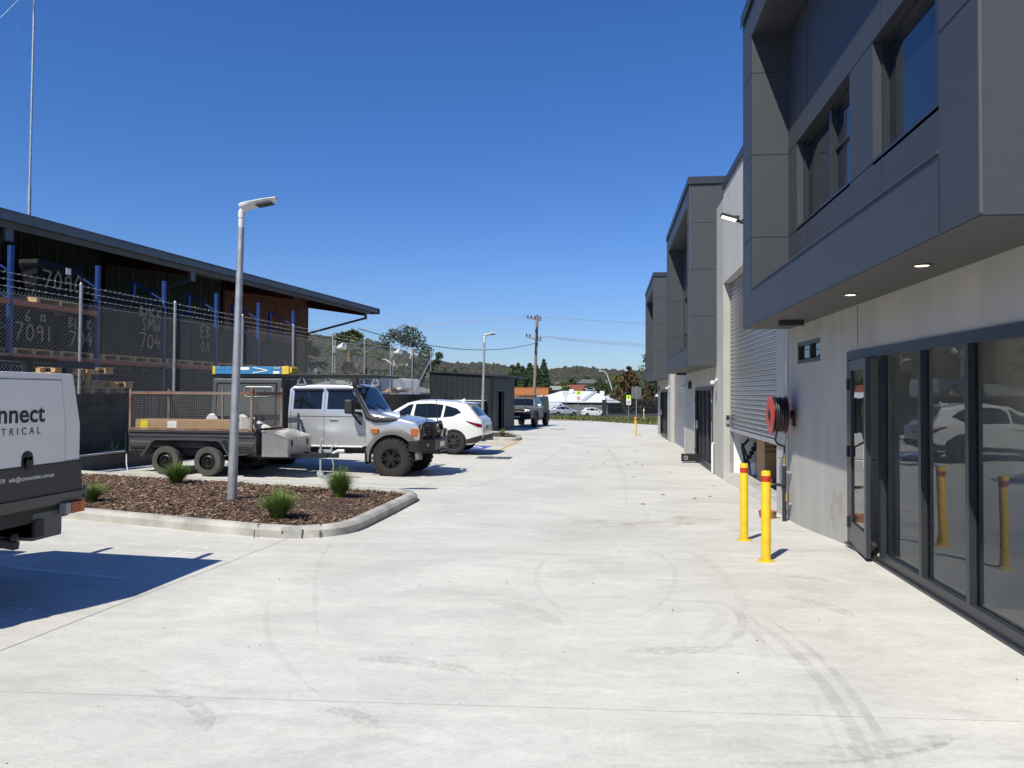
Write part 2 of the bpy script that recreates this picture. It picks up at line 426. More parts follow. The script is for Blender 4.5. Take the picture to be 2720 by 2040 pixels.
# tyre scuffs and tread prints, read off the slab
marks = [
    (bez([(1.05, 5.95), (1.25, 5.2), (1.3, 4.4), (1.12, 3.3)]), .075, 'skid'), (bez([(1.16, 6.0), (1.38, 5.2), (1.42, 4.4), (1.22, 3.3)]), .05, 'skid'),
    (bez([(.93, 5.9), (1.12, 5.2), (1.18, 4.4), (1.02, 3.3)]), .035, 'skid2'),
    (bez([(.6, 5.35), (.8, 5.7), (.95, 6.15), (.78, 6.2)]), .11, 'skid2'), (bez([(.75, 5.25), (1.0, 5.6), (1.1, 6.2), (.85, 6.32)]), .07, 'skid'),
    (bez([(.55, 3.62), (1.0, 3.62), (1.45, 3.75), (1.72, 4.02)]), .035, 'skid3'), (bez([(.9, 3.75), (1.2, 3.8), (1.5, 3.88), (1.66, 4.0)]), .14, 'skid3'),
    (bez([(.25, 8.7), (.9, 8.0), (.6, 6.3), (.2, 5.9)]), .05, 'skid2'), (bez([(.45, 8.9), (1.3, 8.2), (1.1, 6.6), (.95, 4.4)]), .09, 'skid2'),
    (bez([(-.6, 8.0), (-.75, 7.2), (-.6, 6.5), (-.3, 5.9)]), .06, 'skid2'), (bez([(-.9, 8.9), (-.2, 9.6), (.8, 9.4), (.7, 8.4)]), .06, 'skid2'),
    (bez([(.9, 12.5), (1.3, 11.3), (.9, 10.1), (.1, 9.9)]), .07, 'skid2'), (bez([(.5, 12.6), (.8, 11.4), (.4, 10.4), (-.3, 10.2)]), .07, 'skid2'),
    (bez([(-1.6, 4.8), (-1.3, 4.85), (-1.0, 4.75), (-.75, 4.6)]), .12, 'skid3'), (bez([(-2.6, 4.2), (-2.3, 4.1), (-2.1, 3.9), (-2.0, 3.7)]), .10, 'skid3'),
    (bez([(-1.5, 4.0), (-1.4, 4.05), (-1.25, 3.95), (-1.15, 3.8)]), .10, 'skid3'), (bez([(.1, 5.1), (.3, 5.15), (.5, 5.1), (.85, 5.3)]), .14, 'skid3'),
    (bez([(-2.0, 5.2), (-2.6, 6.6), (-3.2, 8.0), (-3.4, 10.0)]), .05, 'skid2'), (bez([(-1.5, 4.1), (-2.3, 4.9), (-2.6, 5.6), (-2.8, 6.2)]), .05, 'skid2'),
    (bez([(-.9, 3.9), (-1.2, 3.6), (-1.5, 3.4), (-2.0, 3.3)]), .1, 'skid2'), (bez([(-.8, 3.7), (-1.3, 3.4), (-1.7, 3.25), (-2.2, 3.15)]), .08, 'skid2'),
    (bez([(-.4, 9.9), (-1.3, 10.3), (-2.0, 10.6), (-2.4, 10.9)]), .05, 'skid'), (bez([(-.3, 5.1), (-.15, 5.3), (.0, 5.2), (.05, 5.15)]), .16, 'skid2'),
    (bez([(-1.0, 6.3), (-.7, 6.2), (-.5, 5.9), (-.3, 5.6)]), .16, 'skid2'), (bez([(-1.2, 16), (-.4, 18), (.9, 18.4), (1.4, 17)]), .09, 'skid2'),
    (bez([(-1.5, 22), (-.2, 25.5), (1.3, 24), (1.2, 20)]), .09, 'skid2'), (bez([(-2.5, 20.5), (-1.8, 25), (.4, 27.5), (1.5, 24)]), .09, 'skid2'),
    (bez([(-2.9, 14), (-2.2, 18), (-1.6, 22), (-1.6, 30)]), .16, 'skid2'), (bez([(.3, 13), (.5, 18), (.3, 24), (-.2, 32)]), .16, 'skid2'),
    (bez([(1.6, 7.3), (1.75, 7.3), (1.9, 7.2), (2.05, 7.05)]), .08, 'skid3'), (bez([(1.4, 6.6), (1.7, 6.4), (1.8, 6.2), (1.8, 6.0)]), .12, 'skid3'),
]
for i, (p, w, k) in enumerate(marks):
    strip(p, w, .0035 + .0004 * (i % 7), 'tyre_mark', M[k])
def blotch(cx, cy, a, b, name, m, dz=.0038):
    mb = MB(); n = 26; rows = [(cx, cy, g(cx, cy) + dz)]
    for i in range(n):
        t = 2 * PI * i / n; q = 1 + .25 * math.sin(3 * t + cx) + .15 * math.sin(5 * t + cy)
        x, y = cx + a * q * math.cos(t), cy + b * q * math.sin(t); rows.append((x, y, g(x, y) + dz))
    mb.add(rows, [(0, i + 1, (i + 1) % n + 1) for i in range(n)])
    return struct(mb.build(name, m, GROUND))
blotch(2.0, 10.4, .55, .3, 'ground_stain', M['stain']); blotch(.4, 10.9, .8, .35, 'ground_stain', M['stain']); blotch(1.3, 11.4, .5, .4, 'ground_stain', M['stain'])
# painted bay lines, unit lettering, accessible bay
for p in ([(-9.5, 7.25), (-4.44, 6.68)], [(-5.6, 16.49), (-4.04, 16.29)], [(-9.5, 19.2), (-3.96, 18.8)], [(-9.5, 21.7), (-3.85, 21.1)], [(-9.5, 3.6), (-4.4, 3.25)], [(-5.3, 14.9), (-4.1, 14.75)]):
    strip(p, .085, .004, 'bay_line', M['paintw'])
def ground_text(s, size, x, y, right, up, m, nm='painted_lettering'):
    mb = MB(); text(mb, s, size, frame_mx((x, y, 0), right, up))
    mb.v = [(a, b, g(a, b) + .0045) for a, b, c in mb.v]
    return struct(mb.build(nm, m, GROUND))
ground_text('UNIT 3', .34, -4.40, 7.22, (-.05, 1, 0), (-1, -.05, 0), M['paintw'])
ground_text('UNIT 3', .34, -4.45, 4.62, (-.05, 1, 0), (-1, -.05, 0), M['paintw'])
def gquad(pts, m, nm, dz=.004):
    mb = MB(); mb.add([(x, y, g(x, y) + dz) for x, y in pts], [tuple(range(len(pts)))]); return struct(mb.build(nm, m, GROUND))
gquad([(-5.6, 26.9), (-4.35, 26.7), (-4.25, 28.3), (-5.5, 28.5)], M['paintb'], 'accessible_bay_patch')
mb = MB()     # wheelchair pictogram
for pth in (arc(-4.95, 27.5, .34, 20, 290, 14), [(-4.95, 27.86), (-4.8, 27.55), (-4.55, 27.5), (-4.5, 27.2)], [(-4.9, 27.95), (-4.9, 28.05)]):
    for (a, b), (c, d) in zip(pth, pth[1:]):
        mb.bar((a, b, g(a, b) + .006), (c, d, g(c, d) + .006), .11, .002)
struct(mb.build('accessible_symbol', M['paintw'], GROUND))
for p in ([(-3.75, 26.5), (-3.65, 31.9)], [(-3.75, 26.5), (-5.5, 26.6)], [(-3.7, 29.0), (-5.6, 28.5)], [(-3.68, 30.0), (-5.6, 29.4)], [(-3.67, 31.0), (-5.6, 30.4)], [(-3.66, 31.8), (-5.6, 31.4)]):
    strip(p, .11, .005, 'yellow_bay_line', M['painty'])
# drain grates in the spoon drain
def grate(x, y, w, l, label):
    mb = MB(); z = g(x, y)
    mb.box(x - w/2, x + w/2, y - l/2, y - l/2 + .03, z + .002, z + .012); mb.box(x - w/2, x + w/2, y + l/2 - .03, y + l/2, z + .002, z + .012)
    for i in range(int(w / .045)):
        a = x - w/2 + i * .045; mb.box(a, a + .014, y - l/2 + .03, y + l/2 - .03, z + .002, z + .010)
    mb2 = MB(); mb2.box(x - w/2, x + w/2, y - l/2, y + l/2, z + .0015, z + .002)
    t = mb.build('drain_grate', M['galv']); mb2.build('pit', M['groove'], t); tag(t, label, 'drain grate', 'drain grates in the concrete'); return t
grate(-3.68, 23.1, .5, .9, 'steel drain grate set in the concrete beside the white SUV, left half of the pair')
grate(-3.15, 23.1, .5, .9, 'steel drain grate beside the white SUV, right half of the pair')
grate(-2.9, 44.5, .9, .5, 'small drain grate in the concrete ahead of the silver dual-cab utility')

# ------------------------------------------------------------------ planting islands
def round_poly(pts, rad, n=6):
    out = []; k = len(pts)
    for i in range(k):
        p, a, b = Vector(pts[i]), Vector(pts[i - 1]), Vector(pts[(i + 1) % k]); r = rad[i]
        if r == 0: out.append(tuple(p)); continue
        d1, d2 = (a - p).normalized(), (b - p).normalized()
        A, B = p + d1 * r, p + d2 * r
        for j in range(n + 1):
            t = j / n; out.append(tuple(A * (1 - t)**2 + p * 2 * t * (1 - t) + B * t * t))
    return out
def inset(poly, d):
    k = len(poly); out = []
    for i in range(k):
        a, p, b = Vector(poly[i - 1]), Vector(poly[i]), Vector(poly[(i + 1) % k])
        e1, e2 = (p - a), (b - p)
        if e1.length < 1e-6: e1 = e2
        if e2.length < 1e-6: e2 = e1
        n1, n2 = Vector((-e1.y, e1.x)).normalized(), Vector((-e2.y, e2.x)).normalized()
        nn = (n1 + n2); nn = nn / max(.5, nn.length_squared / 2 * 1.0) if nn.length > 0 else n1
        out.append(tuple(p + nn * d))
    return out
def island(outline, name_k, h=.14, mulch_h=.10):
    """outline counter-clockwise"""
    rings = [(0.0, -.05), (0.0, h - .05), (.035, h - .012), (.07, h), (.15, h), (.17, h - .06)]
    mb = MB(); rows = []
    for d, z in rings:
        rr = inset(outline, d); rows.append([(x, y, g(x, y) + z) for x, y in rr + rr[:1]])
    mb.grid(rows[::-1])
    k = mb.build('kerb', M['kerb'], smooth=35); struct(k)
    mb = MB()
    i = 3
    inner = inset(outline, .165); cx = sum(p[0] for p in inner) / len(inner); cy = sum(p[1] for p in inner) / len(inner)
    rows = []
    for s in (1, .85, .7, .5, .3, .12, 0.01):
        rows.append([(cx + (x - cx) * s, cy + (y - cy) * s, g(cx + (x - cx) * s, cy + (y - cy) * s) + mulch_h - .03 + .05 * (1 - s)**.5 + random.uniform(-.008, .008)) for x, y in inner + inner[:1]])
    for r_ in rows: r_[-1] = r_[0]
    mb.grid(rows)
    b = mb.build('mulch_bed', M['mul'], smooth=180); struct(b, 'stuff')
    return inner
def point_in(poly, x, y):
    c = False; j = len(poly) - 1
    for i in range(len(poly)):
        (xi, yi), (xj, yj) = poly[i], poly[j]
        if (yi > y) != (yj > y) and x < (xj - xi) * (y - yi) / (yj - yi) + xi: c = not c
        j = i
    return c
def chips(inner, n, cx, cy):
    x0, x1 = min(p[0] for p in inner), max(p[0] for p in inner); y0, y1 = min(p[1] for p in inner), max(p[1] for p in inner)
    mb = MB()
    cm = [mat('bark_chip_brown', (.115, .066, .044), .9), mat('bark_chip_tan', (.19, .12, .08), .9), mat('bark_chip_pale', (.36, .27, .19), .9), mat('bark_chip_dark', (.03, .02, .016), .9)]
    k = 0
    while k < n:
        x, y = random.uniform(x0, x1), random.uniform(y0, y1)
        if not point_in(inner, x, y): continue
        k += 1
        s = max(abs((x - cx) / (x1 - cx) if x > cx else (x - cx) / (x0 - cx)), abs((y - cy) / (y1 - cy) if y > cy else (y - cy) / (y0 - cy)))
        z = g(x, y) + .07 + .05 * max(0, 1 - s)**.5 + random.uniform(0, .022)
        a = random.uniform(0, PI); L = random.uniform(.010, .034) * (1.25 if random.random() < .08 else 1); w = random.uniform(.005, .012); tl = random.uniform(-.5, .5)
        c, q = math.cos(a), math.sin(a); dz = L * tl; rr = random.uniform(-.01, .01)
        mb.add([(x - c*L + q*w, y - q*L - c*w, z - dz), (x + c*L + q*w, y + q*L - c*w, z + dz + rr), (x + c*L - q*w, y + q*L + c*w, z + dz + .006), (x - c*L - q*w, y - q*L + c*w, z - dz + .006)],
               [(0, 1, 2, 3)], random.choices([0, 1, 2, 3], [5, 4, 1.3, 3])[0])
    return struct(mb.build('bark_chips', cm), 'stuff')
ISL = round_poly([(-10.6, 10.15), (-4.2, 9.0), (-3.18, 9.05), (-3.2, 13.42), (-4.6, 13.45), (-10.4, 14.05)], [0, .5, .75, .8, .3, 0])
inner = island(ISL, 0)
chips(inner, 19000, -6.9, 11.5)
# joint lines in the kerb
jk = mat('kerb_joint', (.09, .085, .08), .9)
for x, y, dx, dy in ((-4.28, 8.98, .0, .17), (-3.5, 9.12, -.05, .16), (-7.4, 9.55, .03, .17), (-4.2, 13.45, 0, -.17), (-3.17, 11.2, -.17, 0)):
    mb = MB(); z = g(x, y); mb.bar((x - dx * .05, y - dy * .05, z), (x - dx * .03, y - dy * .03, z + .09), .008, .012); mb.bar((x + dx * .28, y + dy * .28, z + .1415), (x + dx, y + dy, z + .1415), .012, .004)
    struct(mb.build('kerb_joint', jk))
ISL2 = round_poly([(-6.6, 32.0), (-3.75, 32.0), (-3.7, 34.0), (-4.7, 37.2), (-6.5, 37.2)], [0, .6, 1.2, .3, 0])
in2 = island(ISL2, 1)

# lomandra tufts
tuft_m = mat('lomandra_blade', (.065, .14, .022), .6, 0, 0, 9, col2=(.18, .28, .05)); tuft_d = mat('lomandra_dry', (.20, .17, .06), .8)
def tuft(x, y, h, r, label, n=520, seed=0):
    rnd = random.Random(seed); mb = MB()
    for i in range(n):
        a = rnd.uniform(0, 2 * PI); t = rnd.random()**.6; L = h * rnd.uniform(.65, 1.12); lean = r * t * 1.1
        b0 = rnd.uniform(0, .22) * r; w = .0030 * rnd.uniform(.7, 1.4)
        c, s = math.cos(a), math.sin(a); px, py = -s * w, c * w
        droop = rnd.uniform(.25, .85) * t
        vs = []
        for k in range(5):
            q = k / 4; rad = b0 + lean * q**1.35; z = L * (q - droop * q * q * .7); ww = 1 - q**2 * .9
            vs += [(rad * c + px * ww, rad * s + py * ww, z), (rad * c - px * ww, rad * s - py * ww, z)]
        mb.add(vs, [(2*k, 2*k+1, 2*k+3, 2*k+2) for k in range(4)], 1 if rnd.random() < .10 else 0)
    o = mb.build('grass_tuft', [tuft_m, tuft_d], loc=(x, y, g(x, y) + .09))
    return tag(o, label, 'plant', 'strappy grass tufts in the mulch')
tuft(-7.62, 12.9, .44, .32, 'strappy green tuft in the mulch in front of the trailer wheels', 1150, 1)
tuft(-4.36, 9.85, .44, .33, 'strappy green tuft in the mulch nearest the front kerb', 1050, 2)
tuft(-4.32, 12.1, .56, .30, 'tallest strappy green tuft, at the rounded end of the mulch bed', 1150, 3)
tuft(-7.42, 10.35, .34, .24, 'small strappy tuft beside the tail light of the white canopy utility', 700, 4)
tuft(-4.55, 33.2, .42, .28, 'strappy green tuft in the far island by the dark shed', 300, 5)

# ------------------------------------------------------------------ lamp posts
def lamp_post(x, y, label, ang=0.0):
    t = thing('street_lamp', label, 'street lamp', (x, y, g(x, y) + .05), ang, 'galvanised lamp posts')
    t.rotation_euler = (0, R(1.2), ang)
    mb = MB(); mb.tube([(0, 0, -.1), (0, 0, 1.2), (0, 0, 2.7), (0, 0, 4.26)], .076, 20, .047); mb.build('pole', M['galv'], t, smooth=40)
    mb = MB(); mb.tube([(0, 0, 4.24), (0, 0, 4.47), (.01, 0, 4.53)], .042, 16); mb.tube([(0, 0, 4.41), (0, 0, 4.49), (.04, 0, 4.56), (.13, 0, 4.60)], .05, 12, .06); mb.build('spigot', M['lampw'], t, smooth=50)
    mb = MB(); rows = []
    sec = [(-.03, .05, .05), (.02, .10, .09), (.12, .115, .10), (.25, .12, .065), (.41, .115, .045), (.53, .09, .035), (.56, .06, .02)]
    for s, w, d in sec:
        zc = 4.61 + s * .17; ring = []
        for j in range(14):
            a = 2 * PI * j / 14; zz = math.sin(a)
            ring.append((s, w * math.cos(a), zc + (zz * .028 if zz > 0 else zz * d)))
        rows.append(ring + ring[:1])
    mb.grid(rows); mb.add(rows[0][:-1], [tuple(range(14))]); mb.add(rows[-1][:-1], [tuple(range(13, -1, -1))])
    hd = mb.build('lamp_head', M['lampw'], t, smooth=45, weld=True, fixn=True)
    mb = MB(); mb.bar((.27, 0, 4.597), (.48, 0, 4.642), .15, .012); mb.build('lens', M['lens'], t)
    mb = MB(); mb.bar((.255, 0, 4.589), (.495, 0, 4.636), .18, .012); mb.build('lens_frame', M['blackp'], t)
    return t
lamp_post(-5.72, 11.22, 'galvanised lamp post with white head standing in the near mulch island')
lamp_post(-5.73, 34.9, 'distant galvanised lamp post in front of the dark shed, behind the white SUV')

# ------------------------------------------------------------------ bollards
def bollard(x, y, label):
    t = thing('bollard', label, 'bollard', (x, y, g(x, y)), R(20), 'yellow bollards along the units')
    mb = MB(); mb.lathe([(0, 0), (.082, 0), (.082, .012), (.046, .016), (.046, .885), (.040, .897), (0, .902)], 28)
    mb.build('post', M['yellow'], t, smooth=35)
    mb = MB(); mb.lathe([(.0468, .79), (.0472, .792), (.0472, .848), (.0468, .85)], 28); mb.build('reflective_band', M['redband'], t, smooth=35)
    mb = MB()
    for a in (40, 160, 280):
        mb = MB(); mb.lathe([(0, .022), (.009, .022), (.009, .010)], 6, (.064 * math.cos(R(a)), .064 * math.sin(R(a)), 0)); mb.build('bolt', M['galv'], t)
bollard(1.57, 7.96, 'yellow bollard with red band, nearest the glass shopfront door')
bollard(1.59, 9.32, 'yellow bollard with red band in front of the hose reel, second of the near pair')
bollard(1.36, 38.4, 'small distant yellow bollard by the last unit, front one of the far pair')
bollard(1.42, 39.9, 'small distant yellow bollard by the last unit, behind another bollard')

# ------------------------------------------------------------------ the terrace of warehouse units
XW, XF, XB = 2.65, 1.99, 2.49      # wall plane, cladding front plane, recessed plane
def make_unit(label):
    t = thing('warehouse_unit', label, 'warehouse unit', (XW, 8.0, 0), 0, 'grey warehouse units')
    ox, oy = XW, 8.0
    def mbx(): return MB()
    def fin(mb, name, m, par=t, **kw):
        mb.v = [(x - ox, y - oy, z) for x, y, z in mb.v] if par is t or kw.pop('shift', True) else mb.v
        return mb.build(name, m, par, **kw)
    # ground floor wall with its openings
    mb = mbx(); T = .2
    for y0, y1, z0, z1 in ((3.30, 5.06, -1, 2.64), (5.06, 8.89, 2.13, 2.64), (8.89, 10.07, -1, 2.64), (10.07, 11.25, -1, 2.10), (10.07, 11.25, 2.40, 2.64),
                           (11.25, 11.80, -1, 2.64), (5.06, 8.89, -1, .03), (3.30, 11.80, 2.64, 6.5)):
        mb.box(XW, XW + T, y0, y1, z0, z1)
    fin(mb, 'wall', M['wall'])
    mb = mbx()
    for y0, y1, z0, z1 in ((11.80, 12.62, -1, 6.5), (12.62, 18.25, 4.25, 6.5)):
        mb.box(XW + .002, XW + T, y0, y1, z0, z1)
    fin(mb, 'parapet_wall', M['panel'])
    mb = mbx(); mb.box(XW - .03, XW + .3, 11.80, 18.25, 6.5, 6.58); mb.box(XW - .035, XW - .02, 11.80, 18.25, 6.40, 6.5); fin(mb, 'parapet_capping', M['flash'])
    mb = mbx(); mb.box(XW - .003, XW + .004, 11.795, 11.807, -1, 2.6); mb.box(XW - .0025, XW + .004, 8.6, 8.61, 2.2, 2.62); fin(mb, 'panel_seam', M['groove'])
    # roof, rooms
    mb = mbx(); mb.box(XW + T, 16, 3.4, 18.24, 6.2, 6.35); fin(mb, 'roof', M['flash'])  # unseen roof slab, put in to block the sun from the rooms
    mb = mbx()
    mb.box(XW + T, 4.2, 3.4, 11.9, 2.66, 2.8); mb.box(4.2, 4.3, 3.4, 11.9, -.5, 2.66); mb.box(XW + T, 4.2, 3.3, 3.4, -.5, 2.66); mb.box(XW + T, 4.2, 9.3, 9.4, -.5, 2.66)  # back wall brought up close behind the glass so it brightens the panes
    fin(mb, 'interior_wall', M['inner'])
    mb = mbx(); mb.box(XW + T, 4.2, 3.4, 9.3, -.3, .035); fin(mb, 'interior_floor', M['inner'])
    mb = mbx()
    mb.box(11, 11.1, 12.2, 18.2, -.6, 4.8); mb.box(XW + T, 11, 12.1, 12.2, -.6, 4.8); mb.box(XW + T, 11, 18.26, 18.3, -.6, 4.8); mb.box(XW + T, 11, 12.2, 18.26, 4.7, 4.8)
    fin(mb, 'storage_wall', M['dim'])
    mb = mbx(); mb.box(XW + .16, 11, 12.2, 18.26, -.6, -.13); fin(mb, 'storage_floor', M['kerb'])
    mb = mbx(); mb.add([(XW + .01, 12.62, -.62), (XW + .01, 18.25, -.62), (XW + .01, 18.25, -.30), (XW + .01, 12.62, -.20), (XW + .16, 18.25, -.13), (XW + .16, 12.62, -.13)], [(0, 3, 2, 1), (3, 5, 4, 2)]); fin(mb, 'door_apron', M['wall'])
    # cladding box: a deep ring round a recessed plane with two windows
    mb = mbx(); Y0, Y1 = 4.41, 11.72
    mb.box(XF, XW - .003, Y0, Y1, 2.64, 3.135)
    mb.box(XF, XW - .003, Y0, Y1, 6.71, 7.25)
    mb.box(XF, XW - .003, Y0, 4.92, 3.135, 6.71)
    mb.box(XF, XW - .003, 11.06, Y1, 3.135, 6.71)
    W1, W2 = (8.32, 10.57), (5.4, 7.62)
    for y0, y1, z0, z1 in ((4.92, 11.06, 3.135, 3.87), (4.92, 11.06, 5.03, 6.71), (4.92, W2[0], 3.87, 5.03), (W2[1], W1[0], 3.87, 5.03), (W1[1], 11.06, 3.87, 5.03)):
        mb.box(XB, XW - .003, y0, y1, z0, z1)
    mb.box(XW - .003, XW + .4, Y0, Y1, 6.5, 7.25); mb.box(XW + .4, 9, Y0, Y0 + .1, 6.4, 7.25)
    fin(mb, 'cladding', M['clad'])
    mb = mbx(); mb.box(XF - .03, XW + .5, Y0 - .03, Y1 + .03, 7.25, 7.33); mb.box(XF - .035, XF - .02, Y0 - .03, Y1 + .03, 7.15, 7.25); mb.box(XF - .03, XW + .5, Y0 - .035, Y0 - .02, 7.15, 7.25); fin(mb, 'roof_capping', M['flash'])
    mb = mbx(); e = .0025; j = .006
    for z in (3.87, 5.03, 6.19):
        mb.box(XF, XB, 11.06 - e, 11.06 + e, z - j, z + j)                 # far reveal
        mb.box(XF - e, XF + e, 11.06 + e, Y1, z - j, z + j)                # far rim, front
        mb.box(XF - e, XF + e, Y0, 4.92, z - j, z + j)
        mb.box(XF, XW - .01, Y0 - e, Y0 + e, z - j, z + j)                 # near end face
    mb.box(XF, XW - .01, Y0 - e, Y0 + e, 6.19 + .9, 6.19 + .912)
    for z, a, b in ((3.87, W2[1], W1[0]), (3.87, W1[1], 11.06), (5.03, 4.92, 11.06)): mb.box(XB - e, XB + e, a, b, z - j, z + j)
    for y in (10.02, 7.38): mb.box(XB - e, XB + e, y - .005, y + .005, 5.04, 6.71); mb.box(XB - e, XB + e, y - .005, y + .005, 3.14, 3.86)
    mb.box(XF - e, XF + e, 4.915, 4.925, 2.65, 3.13); mb.box(XF - e, XF + e, 11.055, 11.065, 3.14, 6.7); mb.box(XF - e, XF + e, 11.715, 11.719, 2.65, 7.2)
    for y in (8.76, 6.1): mb.box(XF + .01, XW - .01, y - .005, y + .005, 2.64 - e, 2.64 + e)
    fin(mb, 'panel_joint', M['groove'])
    mb = mbx(); mb.box(XF - .012, XB, 4.925, 11.055, 3.135, 3.155); fin(mb, 'recess_sill', M['clad'])
    mb = mbx(); mb.box(XF + .004, XW - .006, Y0 + .006, Y1 - .004, 2.632, 2.639); fin(mb, 'soffit', M['soffit'])
    mb = mbx(); mb.box(XF - .003, XF + .012, Y0 - .006, Y0 + .010, 2.65, 7.14); fin(mb, 'corner_trim', M['trim'])
    # upstairs windows
    for a, b in (W1, W2):
        mb = mbx(); z0, z1 = 3.87, 5.03; xi, xo = XB + .10, XB + .15
        mid = a + (b - a) * .42
        mb.box(xi - .10, xo, a - .002, b + .002, z0 - .03, z0 + .03); mb.box(xi, xo, a, b, z1 - .05, z1); mb.box(xi - .02, xo, a, a + .05, z0 + .03, z1 - .05); mb.box(xi - .02, xo, b - .05, b, z0 + .03, z1 - .05)
        mb.box(xi - .03, xo, mid - .05, mid + .05, z0 + .03, z1 - .05)
        mb.box(xi + .01, xo, a + .05, mid - .05, z0 + .62, z0 + .64) if a == W1[0] else None
        w = fin(mb, 'window', M['frame'])
        for p, q in ((a + .05, mid - .05), (mid + .05, b - .05)):
            mb = mbx(); mb.box(xo - .012, xo, p, q, z0 + .03, z1 - .05); mb.v = [(x - ox, y - oy, z) for x, y, z in mb.v]; mb.build('pane', M['winglass'], w)
    # small high window
    mb = mbx(); a, b, z0, z1 = 10.07, 11.25, 2.10, 2.40
    for y0, y1, p, q in ((a, b, z0, z0 + .05), (a, b, z1 - .055, z1), (a, a + .04, z0 + .05, z1 - .055), (b - .04, b, z0 + .05, z1 - .055), (10.60, 10.65, z0 + .05, z1 - .055)): mb.box(XW + .012, XW + .09, y0, y1, p, q)
    w = fin(mb, 'window', M['frame'])
    for p, q in ((a + .04, 10.60), (10.65, b - .04)):
        mb = mbx(); mb.box(XW + .05, XW + .06, p, q, z0 + .05, z1 - .055); mb.v = [(x - ox, y - oy, z) for x, y, z in mb.v]; mb.build('pane', M['winglass'], w)
    # shopfront
    mb = mbx(); xa, xb = XW - .02, XW + .052
    mb.box(xa, xb, 5.06, 8.93, 2.05, 2.14); mb.box(xa, xb, 5.06, 7.92, .035, .135); mb.box(xa - .03, xb, 5.06, 8.93, .028, .05)
    for y in (7.90, 6.93, 6.06, 5.10): mb.box(xa, xb, y - .028, y + .028, .135, 2.05)
    mb.box(xa, xb, 8.86, 8.93, .05, 2.05)
    fin(mb, 'shopfront_frame', M['frame'])
    for a, b in ((6.958, 7.872), (6.088, 6.902), (5.128, 6.032)):
        mb = mbx(); mb.add([(xb - .022, a, .135), (xb - .022, b, .135), (xb - .022, b, 2.05), (xb - .022, a, 2.05)], [(0, 3, 2, 1)]); fin(mb, 'glass_pane', M['shop'])
    # glazed hinged door, a little open
    d = bpy.data.objects.new('door', None); COL.objects.link(d); d.parent = t; d.location = (xa + .0 - ox, 8.855 - oy, 0); d.rotation_euler = (0, 0, R(-7))
    mb = MB(); mb.box(0, .045, -.09, 0, .06, 2.04); mb.box(0, .045, -.90, -.81, .06, 2.04); mb.box(0, .045, -.81, -.09, 1.93, 2.04); mb.box(0, .045, -.81, -.09, .06, .30); mb.build('door_frame', M['frame'], d, bevel=.003)
    mb = MB(); mb.add([(.02, -.81, .30), (.02, -.09, .30), (.02, -.09, 1.93), (.02, -.81, 1.93)], [(0, 3, 2, 1)]); mb.build('door_glass', M['shop'], d)
    mb = MB(); mb.box(-.012, .057, -.865, -.835, .94, 1.18); mb.tube([(-.012, -.85, 1.02), (-.05, -.85, 1.02), (-.055, -.80, 1.02), (-.055, -.72, 1.02)], .009, 8); mb.tube([(.057, -.85, 1.02), (.09, -.85, 1.02), (.095, -.74, 1.02)], .009, 8); mb.build('door_handle', M['chrome'], d)
    mb = MB()
    for z in (.28, 1.05, 1.78): mb.tube([(-.012, .004, z - .06), (-.012, .004, z + .06)], .014, 10)
    mb.build('hinge', M['blackp'], d)
    # roller door, a little raised on the first unit
    mb = mbx(); rows = []
    zb, zt = t.get('_rb', -.28), 4.24; n = int((zt - zb) / .0115); xr = XW + .175
    for i in range(n + 1):
        z = zb + (zt - zb) * i / n; ph = (i % 8)
        x = xr + (.016, -.002, -.012, -.014, -.016, -.014, -.012, -.002)[ph]
        rows.append([(x, 12.63, z), (x, 18.24, z)])
    mb.grid(rows[::-1]); fin(mb, 'roller_door', M['roller'], smooth=22)
    mb = mbx(); mb.box(xr - .035, xr + .02, 12.63, 18.24, zb - .07, zb); fin(mb, 'door_bottom_rail', M['galv'])
    mb = mbx(); mb.box(xr - .03, xr + .05, 12.60, 12.63, -.3, 4.24); mb.box(xr - .03, xr + .05, 18.24, 18.27, -.3, 4.24); fin(mb, 'door_guide', M['galv'])
    # downlights and soffit fitting
    for y in (7.72, 6.02):
        mb = mbx(); mb.lathe([(.052, 2.628), (.055, 2.622), (.075, 2.626), (.078, 2.632)], 24, (2.31, y, 0)); l_ = fin(mb, 'downlight', M['frame'])
        mb = mbx(); mb.lathe([(0, 2.627), (.053, 2.6275)], 24, (2.31, y, 0)); mb.v = [(x - ox, yy - oy, z) for x, yy, z in mb.v]; mb.build('lamp', LIT, l_)
    mb = mbx(); mb.box(2.2, 2.5, 10.25, 10.36, 2.56, 2.632); fin(mb, 'soffit_fitting', M['blackp'])
    return t
LIT = mat('lit_lamp', (.9, .8, .6), .4, emit=(1, .80, .50), estr=5.5)
FLOOD = mat('lit_floodlight', (.9, .85, .7), .4, emit=(1, .86, .62), estr=2.2)

def unit_at(k, label, dz, dy):
    u = make_unit(label); u.location = (XW, 8.0 + dy, dz); return u
def wall_stain(u, y, z, a, b, m):
    mb = MB(); n = 20
    mb.add([(-.0035, y - 8, z)] + [(-.0035, y - 8 + a * (1 + .3 * math.sin(3 * k)) * math.cos(2 * PI * k / n), z + b * (1 + .25 * math.sin(2 * k + 1)) * math.sin(2 * PI * k / n)) for k in range(n)], [(0, (i + 1) % n + 1, i + 1) for i in range(n)])
    mb.build('wall_stain', m, u)
